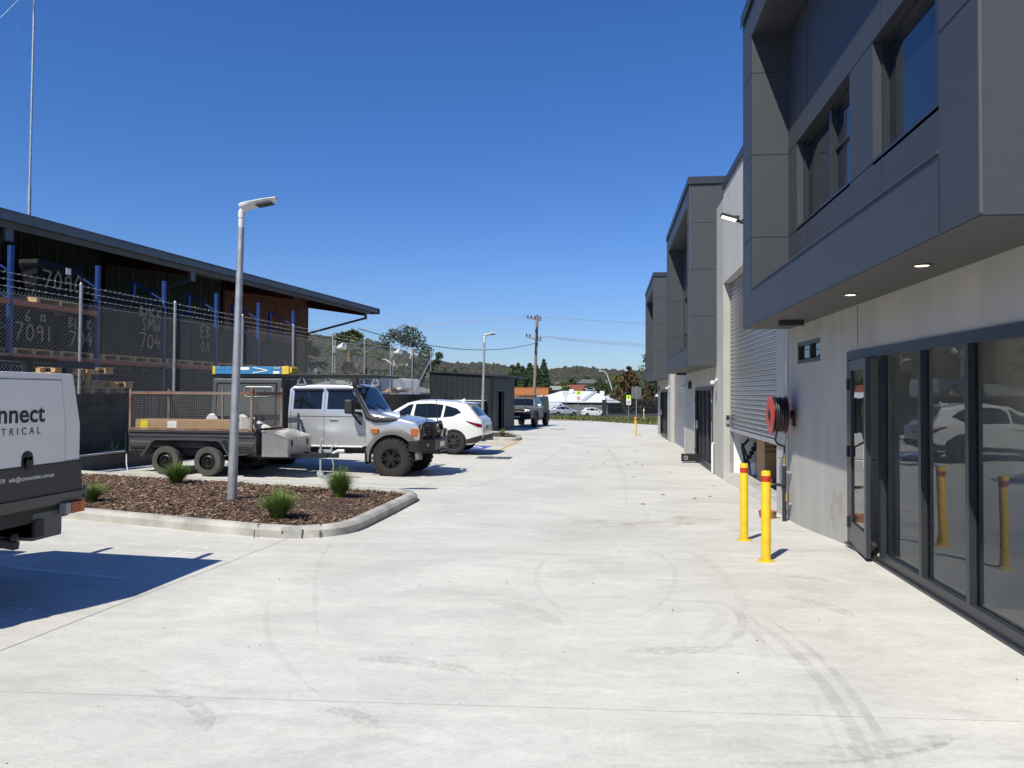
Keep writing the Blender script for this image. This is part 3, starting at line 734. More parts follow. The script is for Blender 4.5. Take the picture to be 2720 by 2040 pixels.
# build the nearest unit with its door raised
_old = make_unit
def unit(label, raised, dy, dz):
    global _rb
    u = make_unit(label)
    u.location = (XW, 8.0 + dy, dz)
    for ch in list(u.children):
        if raised and ch.name.startswith('roller_door'):
            for v in ch.data.vertices:
                if v.co.z < .90: v.co.z = .90
            bm = bmesh.new(); bm.from_mesh(ch.data)
            bmesh.ops.delete(bm, geom=[f for f in bm.faces if all(abs(v.co.z - .90) < 1e-5 for v in f.verts)], context='FACES'); bm.to_mesh(ch.data); bm.free()
        if raised and ch.name.startswith('door_bottom_rail'):
            for v in ch.data.vertices: v.co.z += .90 + .28
    return u
U1 = unit('nearest grey unit, charcoal upper box, glass shopfront and half-raised roller door', True, 0, 0)
wall_stain(U1, 9.35, .30, .30, .26, M['stain']); wall_stain(U1, 10.2, 2.52, .30, .10, M['skid'])
U2 = unit('middle grey warehouse unit with closed roller door, before the farthest unit', False, 14.95, -.27)
U3 = unit('farthest and smallest grey warehouse unit, at the street end of the row', False, 29.95, -.28)
# end wall that closes the row toward the street
mb = MB(); mb.box(XW + .004, 16, 41.6, 41.8, -1.2, 6.3)
for i in range(0): pass
mb.build('wall', M['wall'], U3, loc=(-XW, -8 - 29.95, .28))
for ch in list(U3.children):     # the farthest unit has no bay beyond its shopfront
    if ch.name.split('.')[0] in ('roller_door', 'door_bottom_rail', 'door_guide', 'storage_wall', 'storage_floor', 'door_apron', 'parapet_wall', 'parapet_capping'):
        if ch.name.split('.')[0] == 'parapet_wall' and False: continue
        bpy.data.objects.remove(ch)
    elif ch.name.split('.')[0] == 'roof':
        for v in ch.data.vertices: v.co.y = min(v.co.y, 3.7)

# floodlight on the parapet wall
t = thing('floodlight', 'lit floodlight on an arm from the pale parapet wall above the roller door', 'floodlight', (XW, 15.0, 5.0))
mb = MB(); mb.bar((0, 0, -.06), (-.14, 0, -.04), .09, .07); mb.bar((-.14, 0, -.05), (-.24, 0, .0), .05, .05); mb.build('arm', M['blackp'], t)
mb = MB(); mb.bar((-.20, 0, .0), (-.52, 0, .10), .22, .05); mb.box(-.30, -.18, -.06, .06, .02, .07); hd = mb.build('lamp_housing', M['blackp'], t, bevel=.006)
mb = MB(); mb.bar((-.235, 0, -.018), (-.505, 0, .066), .18, .006); mb.build('lens', FLOOD, t)

# security cameras
def cctv(y, z, label, x=XW):
    t = thing('security_camera', label, 'security camera', (x, y, z), 0, 'white security cameras on the units')
    mb = MB(); mb.lathe([(0, 0), (.05, 0), (.05, -.03), (0, -.03)], 14, (0, 0, 0), 'x'); mb.bar((-.03, 0, 0), (-.10, 0, -.04), .03, .03); mb.build('bracket', M['lampw'], t, smooth=40)
    mb = MB(); mb.lathe([(0, -.16), (.045, -.15), (.05, -.06), (.045, .02), (0, .03)], 14, (-.13, -.02, -.06), 'y'); mb.build('camera_body', M['lampw'], t, smooth=50)
cctv(19.3, 2.02, 'white security camera under the middle unit overhang, beside its shopfront')
cctv(27.0, 2.0, 'white security camera beside the closed roller door of the middle unit')
cctv(33.9, 2.0, 'small white security camera by the pier of the farthest unit')

# fire hose reel
t = thing('hose_reel', 'red fire hose reel with black hose mounted on the concrete wall', 'hose reel', (XW, 11.45, 1.38))
mb = MB()
def disc(x, lip):
    mb.lathe([(.0, x), (.10, x), (.11, x - lip), (.15, x - lip), (.16, x), (.255, x), (.275, x + lip * .8), (.28, x), (.272, x + .004), (.0, x + .004)], 40, (0, 0, 0), 'x')
disc(-.335, .012); d1 = mb.build('reel_disc', M['red'], t, smooth=40)
mb = MB(); disc(-.12, -.012); mb.build('reel_disc', M['red'], t, smooth=40)
mb = MB()
rnd = random.Random(3)
for k in range(7):
    x = -.31 + k * .0285
    for r_, rr in ((.185, .017), (.215, .018), (.235 + rnd.uniform(-.012, .012), .018)):
        mb.tube([(x + rnd.uniform(-.005, .005), r_ * math.cos(a * PI / 16), r_ * math.sin(a * PI / 16)) for a in range(33)], rr, 6)
mb.build('hose', M['hose'], t, smooth=60)
mb = MB(); mb.lathe([(.0, 0), (.06, 0), (.06, -.10), (.03, -.12), (.03, -.36), (0, -.365)], 16, (0, 0, 0), 'x'); mb.box(-.03, 0, -.05, .05, -.16, .06); mb.build('wall_bracket', M['black'], t, smooth=40)
mb = MB(); mb.lathe([(0, -.352), (.075, -.350), (.075, -.347)], 24, (0, 0, 0), 'x'); mb.build('instruction_plate', M['blackp'], t)
mb = MB(); mb.tube([(-.26, -.12, -.22), (-.28, -.08, -.36), (-.22, .05, -.42), (-.12, .09, -.46), (-.11, .1, -.55)], .014, 8); mb.build('hose_tail', M['hose'], t, smooth=60)
# supply pipe with valve and tap
zg = g(XW, 11.6)
t = thing('water_pipe', 'black standpipe with brass valve and tap on the wall below the hose reel', 'pipe', (XW - .10, 11.62, zg))
mb = MB(); mb.tube([(0, 0, -.02), (0, 0, .80)], .030, 14); mb.tube([(0, -.02, .52), (-.16, -.05, .54)], .022, 10); mb.build('lagging', M['blackp'], t, smooth=50)
mb = MB(); mb.tube([(0, 0, .80), (0, 0, 1.02)], .017, 10); mb.tube([(0, 0, 1.02), (.02, -.03, 1.25), (.02, -.1, 1.5)], .015, 8); mb.build('riser', M['galv'], t, smooth=50)
mb = MB(); mb.tube([(0, 0, .84), (0, 0, .93)], .028, 10); mb.bar((-.09, 0, .92), (.02, 0, .90), .02, .012); mb.build('valve', M['brass'], t, smooth=40)
mb = MB(); mb.tube([(-.16, -.05, .54), (-.21, -.06, .54), (-.23, -.06, .50), (-.235, -.06, .46)], .013, 8); mb.bar((-.20, -.09, .60), (-.20, -.03, .60), .012, .02); mb.tube([(-.20, -.06, .54), (-.20, -.06, .60)], .008, 6); mb.build('tap', M['brass'], t, smooth=40)
mb = MB(); mb.tube([(.02, -.07, .30), (.02, -.07, .42)], .02, 8); mb.build('union', M['brass'], t, smooth=40)
for z in (.25, .7): 
    mb = MB(); mb.box(.02, .10, -.045, .045, z, z + .03); mb.build('pipe_clip', M['galv'], t)
mb = MB(); mb.lathe([(0, .02), (.10, .02), (.115, .0), (.125, .06), (.135, .095), (.125, .10), (.11, .03), (0, .03)], 28)
tag(mb.build('plant_saucer', M['terr'], loc=(2.38, 11.95, g(2.38, 11.95)), smooth=40), 'terracotta saucer on the ground at the foot of the black standpipe', 'saucer')
mb = MB(); mb.box(-.008, 0, -.035, .035, -.17, .17); tag(mb.build('notice_card', M['paper'], loc=(XW - .002, 11.9, 1.98)), 'narrow white notice fixed to the wall above the hose reel', 'notice')
t = thing('keypad', 'dark keypad box on the pier beside the raised roller door', 'keypad', (XW + .09, 18.25, 1.1))
mb = MB(); mb.box(-.045, .045, -.06, 0, -.11, .11); mb.build('housing', M['galv'], t, bevel=.006); mb = MB(); mb.box(-.035, .035, -.066, -.06, -.02, .09); mb.build('cover', M['blackp'], t)
mb = MB(); mb.tube([(2.60, 19.75, -.3), (2.60, 19.75, .42), (2.64, 19.75, .46)], .03, 12); tag(mb.build('waste_pipe', M['lampw'], smooth=60), 'short white plastic pipe at the wall by the middle unit shopfront', 'pipe')
t = thing('door_stop', 'black box with round socket at the foot of the middle unit open door', 'box', (2.36, 23.0, g(2.36, 23)), R(0))
mb = MB(); mb.box(-.22, .28, -.10, .10, .04, .26); mb.build('housing', M['black'], t, bevel=.01); mb = MB(); mb.lathe([(.035, -.104), (.06, -.106), (.06, -.10)], 16, (-.1, 0, .15), 'y'); mb.build('socket', M['galv'], t)
# goods inside the open roller door
t = thing('carton', 'tall cardboard carton standing inside the half-open roller door', 'carton', (3.5, 16.6, -.13), R(4))
mb = MB(); mb.box(-.34, .26, -.3, .3, 0, 1.25); mb.build('carton_body', M['card'], t, bevel=.01)
mb = MB()
for z in (.62, .72, .82): mb.box(-.34, -.06, -.303, -.3005, z, z + .03)
mb.build('print', mat('carton_print', (.16, .10, .06), .9), t)
mb = MB(); mb.box(-.25, .25, -.312, -.308, .84, 1.0); mb.build('sign_board', M['paper'], t)
mb = MB()
for z in (.88, .93): mb.box(-.2, .2, -.3135, -.3125, z, z + .012)
mb.build('sign_text', M['blackp'], t)
t = thing('folded_stroller', 'folded black and white bundle standing on the storage floor by the pier', 'bundle', (3.0, 17.75, -.13))
mb = MB(); mb.tube([(0, 0, 0), (.05, .05, .35), (.0, .1, .62), (.15, .1, .8)], .03, 8); mb.tube([(.2, 0, 0), (.1, 0, .4), (.0, .1, .7)], .025, 8)
for q in range(6): mb.lathe([(0, -.03), (.07 + q * .006, -.02), (.07 + q * .006, .02), (0, .03)], 14, (.02 + .05 * q, .05, .18 + .09 * q), 'x')
mb.build('frame', M['blackp'], t, smooth=40)
mb = MB(); mb.lathe([(0, 0), (.10, 0), (.13, .22), (.11, .30), (0, .30)], 14, (.28, .02, 0)); mb.build('bucket', M['lampw'], t, smooth=40)
t = thing('shelf_rack', 'dark steel shelf rack with diagonal brace deep inside the open roller door', 'shelving', (6.5, 15.2, -.13))
mb = MB()
for x, y in ((0, 0), (0, 2.4), (.8, 0), (.8, 2.4)): mb.box(x, x + .06, y, y + .06, 0, 2.4)
for z in (.25, 1.1, 1.9): mb.box(0, .86, 0, 2.46, z, z + .06)
mb.bar((-.01, 0, 1.1), (-.01, 2.4, .3), .05, .02); mb.build('rack_frame', M['greyp'], t)

# ------------------------------------------------------------------ vehicles
def interp1(pts, x):
    if x <= pts[0][0]: return pts[0][1]
    for (a, b), (c, d) in zip(pts, pts[1:]):
        if x <= c: return b + (d - b) * (x - a) / (c - a) if c > a else d
    return pts[-1][1]
class Car:
    """shell from a roof line, a sill line with wheel arches and a half-width function"""
    def __init__(s, top, bot, hw, arches, levels, crown=.03, rnd=.05, arch_r=.4, arch_z=.36, step=.12):
        s.top, s.bot, s.hw, s.arches, s.levels, s.crown, s.rnd, s.ar, s.az = top, bot, hw, arches, levels, crown, rnd, arch_r, arch_z
        s.x0, s.x1 = top[0][0], top[-1][0]; s.step = step
    def T(s, x): return interp1(s.top, x)
    def B(s, x):
        b = interp1(s.bot, x)
        for c in s.arches:
            d = abs(x - c)
            if d < s.ar: b = max(b, s.az + math.sqrt(s.ar**2 - d*d))
        return b
    def stations(s):
        st = {round(p[0], 4) for p in s.top + s.bot}
        x = s.x0
        while x < s.x1: st.add(round(x, 4)); x += s.step
        for c in s.arches:
            for i in range(17): st.add(round(c + s.ar * math.cos(PI * i / 16) * .9999, 4))
        out = sorted(v for v in st if s.x0 <= v <= s.x1)
        return [v for i, v in enumerate(out) if i == 0 or v - out[i - 1] > .004]
    def ring(s, x):
        zb, zt = s.B(x), s.T(x); r = min(s.rnd, (zt - zb) * .3); side = []
        for z in [zb] + s.levels + [zt - r]:
            z = min(max(z, zb), zt - r); side.append((s.hw(x, z), z))
        h = s.hw(x, zt - r)
        for a in (30, 60, 90): side.append((h - r * (1 - math.cos(R(a))), zt - r + r * math.sin(R(a))))
        h = side[-1][0]
        mid = [(h * q, zt + s.crown * (1 - q * q)) for q in (.8, .55, .28, 0, -.28, -.55, -.8)]
        pts = [(-y, z) for y, z in side] + [(-y, z) for y, z in mid] + [(y, z) for y, z in side[::-1]]
        return [(x, y, z) for y, z in pts]
    def shell(s):
        mb = MB(); st = s.stations(); rows = [s.ring(x) for x in st]
        mb.grid(rows)
        n = len(rows[0])
        mb.add(rows[0], [tuple(range(n))]); mb.add(rows[-1], [tuple(range(n - 1, -1, -1))])
        return mb
    def side(s, poly, off=.006, sides=(-1, 1), mb=None, nsub=3):
        """panel lying on the flank, outline in (x, z)"""
        mb = mb or MB(); bm = bmesh.new()
        vs = [bm.verts.new((x, 0, z)) for x, z in poly]; bm.faces.new(vs)
        bmesh.ops.triangulate(bm, faces=bm.faces[:]); bmesh.ops.subdivide_edges(bm, edges=bm.edges[:], cuts=nsub, use_grid_fill=True)
        bm.verts.index_update()
        for sg in sides:
            mb.add([(v.co.x, sg * (s.hw(v.co.x, v.co.z) + off), v.co.z) for v in bm.verts], [tuple(v.index for v in f.verts) if sg < 0 else tuple(v.index for v in f.verts)[::-1] for f in bm.faces])
        bm.free(); return mb
    def over(s, xa, xb, q0=-.86, q1=.86, off=.006, mb=None, n=8, m=10):
        """panel lying on the top line between stations xa and xb (windscreen, rear screen)"""
        mb = mb or MB(); rows = []
        for i in range(n + 1):
            x = xa + (xb - xa) * i / n; zt = s.T(x); e = .02
            sl = (s.T(x + e) - s.T(x - e)) / (2 * e); L = math.hypot(1, sl); h = s.hw(x, zt - s.rnd) - s.rnd
            rows.append([(x - sl / L * off, h * (q0 + (q1 - q0) * j / m), zt + s.crown * (1 - (q0 + (q1 - q0) * j / m)**2) + off / L) for j in range(m + 1)])
        mb.grid(rows); return mb
def wheel(par, x, y, r, w, rim_r, side, kind='alloy', lugs=0, mt=None, rim_m=None):
    e = bpy.data.objects.new('wheel', None); COL.objects.link(e); e.parent = par; e.location = (x, y, r)
    e.rotation_euler = (0, 0, 0 if side < 0 else PI)        # outer face toward -y
    mb = MB(); h = w / 2
    mb.lathe([(rim_r * .96, h), (rim_r, h), (rim_r + (r - rim_r) * .5, h * 1.08), (r * .965, h * .92), (r, h * .72), (r, 0), (r, -h * .72), (r * .965, -h * .92), (rim_r + (r - rim_r) * .5, -h * 1.08), (rim_r, -h), (rim_r * .96, -h * .8)], 44, (0, 0, 0), 'y')
    if lugs:
        for i in range(lugs):
            a = 2 * PI * i / lugs
            for yy, da, ww in ((-h * .62, 0, .55), (h * .62, .5, .55), (-h * .18, .4, .30), (h * .2, .9, .30)):
                b = a + da * 2 * PI / lugs; c, s_ = math.cos(b), math.sin(b); L = 2 * PI * r / lugs * .32
                o = Vector((c * r, yy, s_ * r)); tdir = Vector((-s_, 0, c)); n = Vector((c, 0, s_))
                mb.bar(o - tdir * L + n * .004, o + tdir * L + n * .004, h * ww, .03, n)
            c, s_ = math.cos(a), math.sin(a)
            for sg in (-1,):
                p = Vector((c * r * .965, sg * h * .97, s_ * r * .965)); q = Vector((c * r * .86, sg * h * 1.05, s_ * r * .86)); mb.bar(p, q, r * .10, .018, (0, 1, 0))
    mb.build('tyre', mt or M['rubber'], e, smooth=38)
    mb = MB(); o = -h
    mb.lathe([(rim_r, o + .002), (rim_r * .985, o - .004), (rim_r * .93, o), (rim_r * .88, o + .045), (rim_r * .86, h)], 40, (0, 0, 0), 'y')
    if kind == 'steel':
        mb.lathe([(rim_r * .87, o + .05), (rim_r * .72, o + .035), (rim_r * .55, o + .02), (rim_r * .42, o + .05), (rim_r * .20, o + .045), (rim_r * .17, o + .0), (0, o - .004)], 32, (0, 0, 0), 'y')
        for i in range(5):
            a = 2 * PI * i / 5; mb.lathe([(0, o + .01), (.012, o + .012), (.012, o + .05)], 6, (math.cos(a) * rim_r * .32, 0, math.sin(a) * rim_r * .32), 'y')
    elif kind == 'six':
        mb.lathe([(rim_r * .30, o + .01), (rim_r * .26, o - .004), (rim_r * .15, o - .006), (0, o - .012)], 24, (0, 0, 0), 'y'); mb.lathe([(rim_r * .95, o - .007), (rim_r * .90, o - .007), (rim_r * .90, o + .02)], 40, (0, 0, 0), 'y')
        for i in range(6):
            a = 2 * PI * i / 6
            for da in (-.16, .16):
                mb.bar((math.cos(a + da * 1.6) * rim_r * .25, o + .012, math.sin(a + da * 1.6) * rim_r * .25), (math.cos(a + da) * rim_r * .90, o + .006, math.sin(a + da) * rim_r * .90), rim_r * .13, .03, (0, 1, 0))
        for i in range(24):
            a = 2 * PI * i / 24; mb.lathe([(0, o - .012), (.008, o - .011), (.008, o)], 6, (math.cos(a) * rim_r * .925, 0, math.sin(a) * rim_r * .925), 'y')
    else:
        mb.lathe([(rim_r * .22, o + .03), (rim_r * .18, o + .012), (0, o + .01)], 24, (0, 0, 0), 'y')
        for i in range(10):
            a = 2 * PI * i / 10 + (.16 if i % 2 else -.0)
            mb.bar((math.cos(a) * rim_r * .15, o + .03, math.sin(a) * rim_r * .15), (math.cos(a) * rim_r * .91, o + .012, math.sin(a) * rim_r * .91), rim_r * .11, .028, (0, 1, 0))
    mb.build('rim', rim_m or M['alloy'], e, smooth=35)
    if kind == 'steel':
        mb = MB()
        for i in range(12):
            a = 2 * PI * i / 12; mb.lathe([(0, o + .026), (rim_r * .055, o + .027)], 10, (math.cos(a) * rim_r * .68, 0, math.sin(a) * rim_r * .68), 'y')
        mb.build('vent_hole', M['groove'], e)
    mb = MB(); mb.lathe([(rim_r * .86, o + .075), (0, o + .08)], 28, (0, 0, 0), 'y'); mb.build('brake_disc', M['blackp'], e)
    return e
def handle(car, x, z, side, par, m):
    mb = MB(); y = side * (car.hw(x, z) + .02); mb.bar((x - .10, y, z), (x + .10, y, z), .03, .028); return mb.build('door_handle', m, par, bevel=.008)
def seam(car, path, par, m, w=.008, sides=(-1, 1), name='door_seam'):
    mb = MB()
    for sg in sides:
        for (a, b), (c, d) in zip(path, path[1:]):
            k = 5
            for i in range(k):
                p = (a + (c - a) * i / k, b + (d - b) * i / k); q = (a + (c - a) * (i + 1) / k, b + (d - b) * (i + 1) / k)
                mb.bar((p[0], sg * (car.hw(*p) + .0005), p[1]), (q[0], sg * (car.hw(*q) + .0005), q[1]), .004, w, (0, 0, 1) if abs(q[0] - p[0]) > abs(q[1] - p[1]) else (1, 0, 0))
    return mb.build(name, m, par)

# ---- silver four-wheel drive with grey canopy
LC = thing('four_wheel_drive', 'lifted silver dual-cab four-wheel drive with grey canopy, black bull bar and roof rack', 'four-wheel drive', (-4.82, 17.95, -.27), R(-3.0))
def lc_hw(x, z):
    w = .84 if z < .9 else .855
    if z > 1.47: w = .855 - (z - 1.47) * .17
    if x > -.55: w -= .02
    if x > .35: w -= (x - .35) * .12
    return w
lc = Car(top=[(-2.56, 2.03), (-2.48, 2.09), (-1.9, 2.125), (-1.1, 2.115), (-.97, 2.07), (-.62, 1.49), (-.56, 1.455), (.20, 1.335), (.50, 1.27), (.58, 1.20), (.62, 1.05)],
         bot=[(-2.56, .70), (-.62, .70), (.62, .74)], hw=lc_hw, arches=[0], levels=[.72, .95, 1.10, 1.34, 1.47, 1.55, 1.75, 1.9], crown=.025, rnd=.055, arch_r=.565, arch_z=.44)
lc.shell().build('body', M['silver'], LC, smooth=32, weld=True, fixn=True)
def arch_pts(c, zc, r, a0, a1, n=16): return [(c + r * math.cos(R(a0 + (a1 - a0) * i / n)), zc + r * math.sin(R(a0 + (a1 - a0) * i / n))) for i in range(n + 1)]
def flare(car, c, zc, r0, r1, out, par, m, a0=-8, a1=188, sides=(-1, 1), name='wheel_arch_flare'):
    mb = MB()
    for sg in sides:
        rows = []
        for i in range(25):
            a = a0 + (a1 - a0) * i / 24; ca, sa = math.cos(R(a)), math.sin(R(a)); y0 = car.hw(c + r1 * ca, zc + r1 * sa)
            rows.append([(c + r * ca, sg * (y0 + o), zc + r * sa) for r, o in ((r1, -.01), (r1 - .015, .015), ((r0 + r1) / 2 + .01, out), (r0, out), (r0 - .01, out - .03), (r0, -.10))])
        mb.grid(rows)
    return mb.build(name, m, par, smooth=40, fixn=True)
for sg in (-1, 1): flare(lc, 0, .44, .545, .68, .085, LC, M['flare'], -2, 188, (sg,))
# inner guards, chassis
mb = MB(); mb.box(-.50, .55, -.70, .70, .55, 1.0); mb.box(-4.5, .5, -.42, -.30, .50, .66); mb.box(-4.5, .5, .30, .42, .50, .66); mb.box(-2.5, -.62, -.80, .80, .60, .71); mb.tube([(0, -.72, .44), (0, .72, .44)], .06, 10); mb.tube([(-3.6, -.72, .44), (-3.6, .72, .44)], .07, 10); mb.lathe([(0, -.2), (.17, -.12), (.17, .12), (0, .2)], 14, (0, .15, .44), 'y'); mb.box(-1.9, -1.2, -.3, .3, .48, .60); mb.box(.2, .55, -.3, .3, .60, .74)
for a in ((.35, -.45, .42), (.35, .45, .42)): mb.tube([(-.6, a[1], .60), (.3, a[1], .47)], .03, 8)
mb.build('chassis', M['blackp'], LC)
for sg in (-1, 1): mb = MB(); mb.bar((-2.45, sg * .86, .685), (-.70, sg * .86, .685), .14, .035); mb.build('side_step', M['galv'], LC, bevel=.01)
for sg in (-1, 1): mb = MB(); mb.bar((-.62, sg * .80, .60), (-.60, sg * .80, .30), .36, .012, (1, 0, 0)); mb.build('mud_flap', M['blackp'], LC)
# doors and windows on each flank
for sg, nm in ((-1, 'r'), (1, 'l')):
    for poly, cut in (([(-.72, 1.545), (-1.60, 1.545), (-1.60, 1.985), (-1.03, 1.985)], 'front'), ([(-1.74, 1.545), (-2.44, 1.545), (-2.44, 1.98), (-1.74, 1.985)], 'rear')):
        lc.side(poly, .006, (sg,)).build('side_window', M['carglass'], LC, smooth=60)
    mb = MB()
    for a, b in (((-1.64, 2.0), (-.98, 2.005)), ((-2.46, 1.995), (-1.72, 2.0))): mb.bar((a[0], sg * (lc.hw(*a) + .03), a[1]), (b[0], sg * (lc.hw(*b) + .03), b[1]), .05, .05)
    mb.bar((-.98, sg * (lc.hw(-.98, 2.0) + .02), 2.0), (-.70, sg * (lc.hw(-.7, 1.56) + .02), 1.57), .04, .04); mb.build('weather_shield', M['blackp'], LC, bevel=.008)
    mb = MB(); mb.bar((-2.08, sg * (lc.hw(-2, 1.75) + .010), 1.545), (-2.08, sg * (lc.hw(-2, 1.98) + .010), 1.98), .015, .025); mb.build('window_divider', M['blackp'], LC)
    handle(lc, -1.42, 1.30, sg, LC, M['chrome']); handle(lc, -2.32, 1.30, sg, LC, M['chrome'])
    mb = MB(); mb.bar((-.52, sg * .87, 1.06), (-.34, sg * .87, 1.06), .03, .11); mb.build('side_indicator', M['amber'], LC, bevel=.008)
seam(lc, [(-.66, .76), (-.66, 1.52)], LC, M['groove']); seam(lc, [(-1.67, .74), (-1.67, 2.0)], LC, M['groove'], .010); seam(lc, [(-2.50, .74), (-2.50, 1.95)], LC, M['groove'])
seam(lc, [(-2.54, 1.375), (-.62, 1.375)], LC, M['dkgrey'], .014, name='pinstripe'); seam(lc, [(-2.0, .885), (-.64, .885)], LC, M['flare'], .012, name='door_crease')
lc.over(-.95, -.645, -.90, .90, .008).build('windscreen', M['carglass'], LC, smooth=60)
mb = MB()
for y0 in (-.15, .45):
    mb.bar((-.60, y0 - .1, 1.515), (-.70, y0 - .55, 1.66), .015, .02)
mb.build('wiper', M['blackp'], LC)
mb = MB(); mb.add([(-.52, -.22, 1.47), (-.52, .22, 1.47), (-.06, .20, 1.48), (-.06, -.20, 1.48), (.0, -.2, 1.40), (.0, .2, 1.40), (-.54, .24, 1.44), (-.54, -.24, 1.44), (-.04, .22, 1.38), (-.04, -.22, 1.38)], [(0, 1, 2, 3), (0, 3, 9, 7), (1, 6, 8, 2)]); mb.build('bonnet_scoop', M['silver'], LC)
mb = MB(); mb.add([(-.055, -.20, 1.475), (-.055, .20, 1.475), (-.02, .21, 1.39), (-.02, -.21, 1.39)], [(0, 1, 2, 3)]); mb.build('scoop_mouth', M['blackp'], LC)
# nose
mb = MB(); mb.box(.60, .635, -.52, .52, .80, 1.15); mb.build('grille', M['blackp'], LC)
mb = MB()
for z in (.86, .94, 1.02, 1.09): mb.box(.634, .645, -.38, .38, z, z + .022)
mb.build('grille_bar', M['flare'], LC)
for sg in (-1, 1):
    mb = MB(); mb.box(.60, .655, sg * .57 - .10, sg * .57 + .10, .93, 1.13); mb.build('headlight', M['clear'], LC, bevel=.02)
    mb = MB(); mb.prism([(.42, sg * (lc_hw(.42, 1) + .014)), (.66, sg * (lc_hw(.62, 1) - .01)), (.66, sg * .66), (.42, sg * .70)], .93, 1.12, 'z'); mb.build('indicator', M['amber'], LC, bevel=.012, fixn=True)
mb = MB()   # steel bar: channel with swept wings
prof = [(-.93, .40), (-.90, .62), (-.55, .92), (.55, .92), (.90, .62), (.93, .40), (.80, .40), (.78, .60), (.5, .76), (-.5, .76), (-.78, .60), (-.80, .40)]
mb.prism([(x, y) for y, x in prof], .60, .86, 'z'); mb.build('bull_bar_channel', M['black'], LC, bevel=.015, fixn=True)
mb = MB()
for sg in (-1, 1):
    mb.tube([(.80, sg * .36, .84), (.82, sg * .36, 1.10), (.79, sg * .37, 1.22), (.74, sg * .45, 1.235)], .040, 10)
    mb.tube([(.74, sg * .45, 1.235), (.70, sg * .66, 1.23), (.66, sg * .76, 1.18), (.64, sg * .78, 1.05), (.66, sg * .76, .86)], .036, 10)
mb.tube([(.79, -.37, 1.215), (.80, 0, 1.225), (.79, .37, 1.215)], .04, 10); mb.tube([(.82, -.36, 1.02), (.84, .36, 1.02)], .03, 10)
mb.build('bull_bar_hoop', M['black'], LC, smooth=50)
for sg in (-1, 1):
    mb = MB(); mb.lathe([(0, .0), (.085, .0), (.10, -.02), (.085, -.10), (0, -.11)], 20, (.98, sg * .20, 1.0), 'x'); s_ = mb.build('driving_light', M['black'], LC, smooth=45)
    mb = MB(); mb.lathe([(0, .008), (.085, .004)], 20, (.98, sg * .20, 1.0), 'x'); mb.build('lens', M['clear'], s_)
    mb = MB(); mb.lathe([(0, .004), (.05, .0), (.055, -.02)], 16, (.80, sg * .66, .74), 'x'); mb.build('fog_light', M['clear'], LC, smooth=45)
mb = MB(); mb.box(.925, .935, -.20, .20, .68, .80); pl_ = mb.build('number_plate', M['plate'], LC)
mb = MB(); mb.tube([(.4, -.45, .56), (.75, -.40, .56), (.93, -.30, .58)], .03, 8); mb.tube([(.4, .45, .56), (.75, .40, .56), (.93, .30, .58)], .03, 8); mb.tube([(.93, -.3, .58), (.93, .3, .58)], .025, 8); mb.build('recovery_bar', M['black'], LC)
mb = MB(); mb.tube([(.70, -.52, 1.24), (.70, -.52, 1.55), (.69, -.52, 2.05)], .010, 6, .004); mb.build('aerial', M['blackp'], LC)
mb = MB(); mb.tube([(.70, .40, 1.24), (.66, .34, 2.1)], .012, 6, .008); mb.build('aerial', M['blackp'], LC)
# snorkel
mb = MB(); mb.tube([(.12, -.80, 1.315), (-.15, -.84, 1.31), (-.45, -.85, 1.32), (-.60, -.86, 1.38), (-.70, -.84, 1.55), (-.90, -.80, 1.90), (-.96, -.78, 2.03), (-.96, -.78, 2.16)], [.03, .06, .075, .07, .05, .046, .046, .05], 12); mb.lathe([(.0, .17), (.06, .165), (.075, .05), (.07, 0), (0, 0)], 14, (-.94, -.78, 2.10)); mb.build('snorkel', M['blackp'], LC, smooth=55)
for sg in (-1, 1):
    mb = MB(); mb.box(-1.02, -.82, sg * 1.16 - .12, sg * 1.16 + .12, 1.45, 1.78); m_ = mb.build('side_mirror', M['blackp'], LC, bevel=.05)
    mb = MB(); mb.bar((-.90, sg * 1.10, 1.50), (-.74, sg * .87, 1.42), .05, .05); mb.bar((-.90, sg * 1.10, 1.48), (-.76, sg * .88, 1.20), .04, .04); mb.build('mirror_arm', M['blackp'], m_)
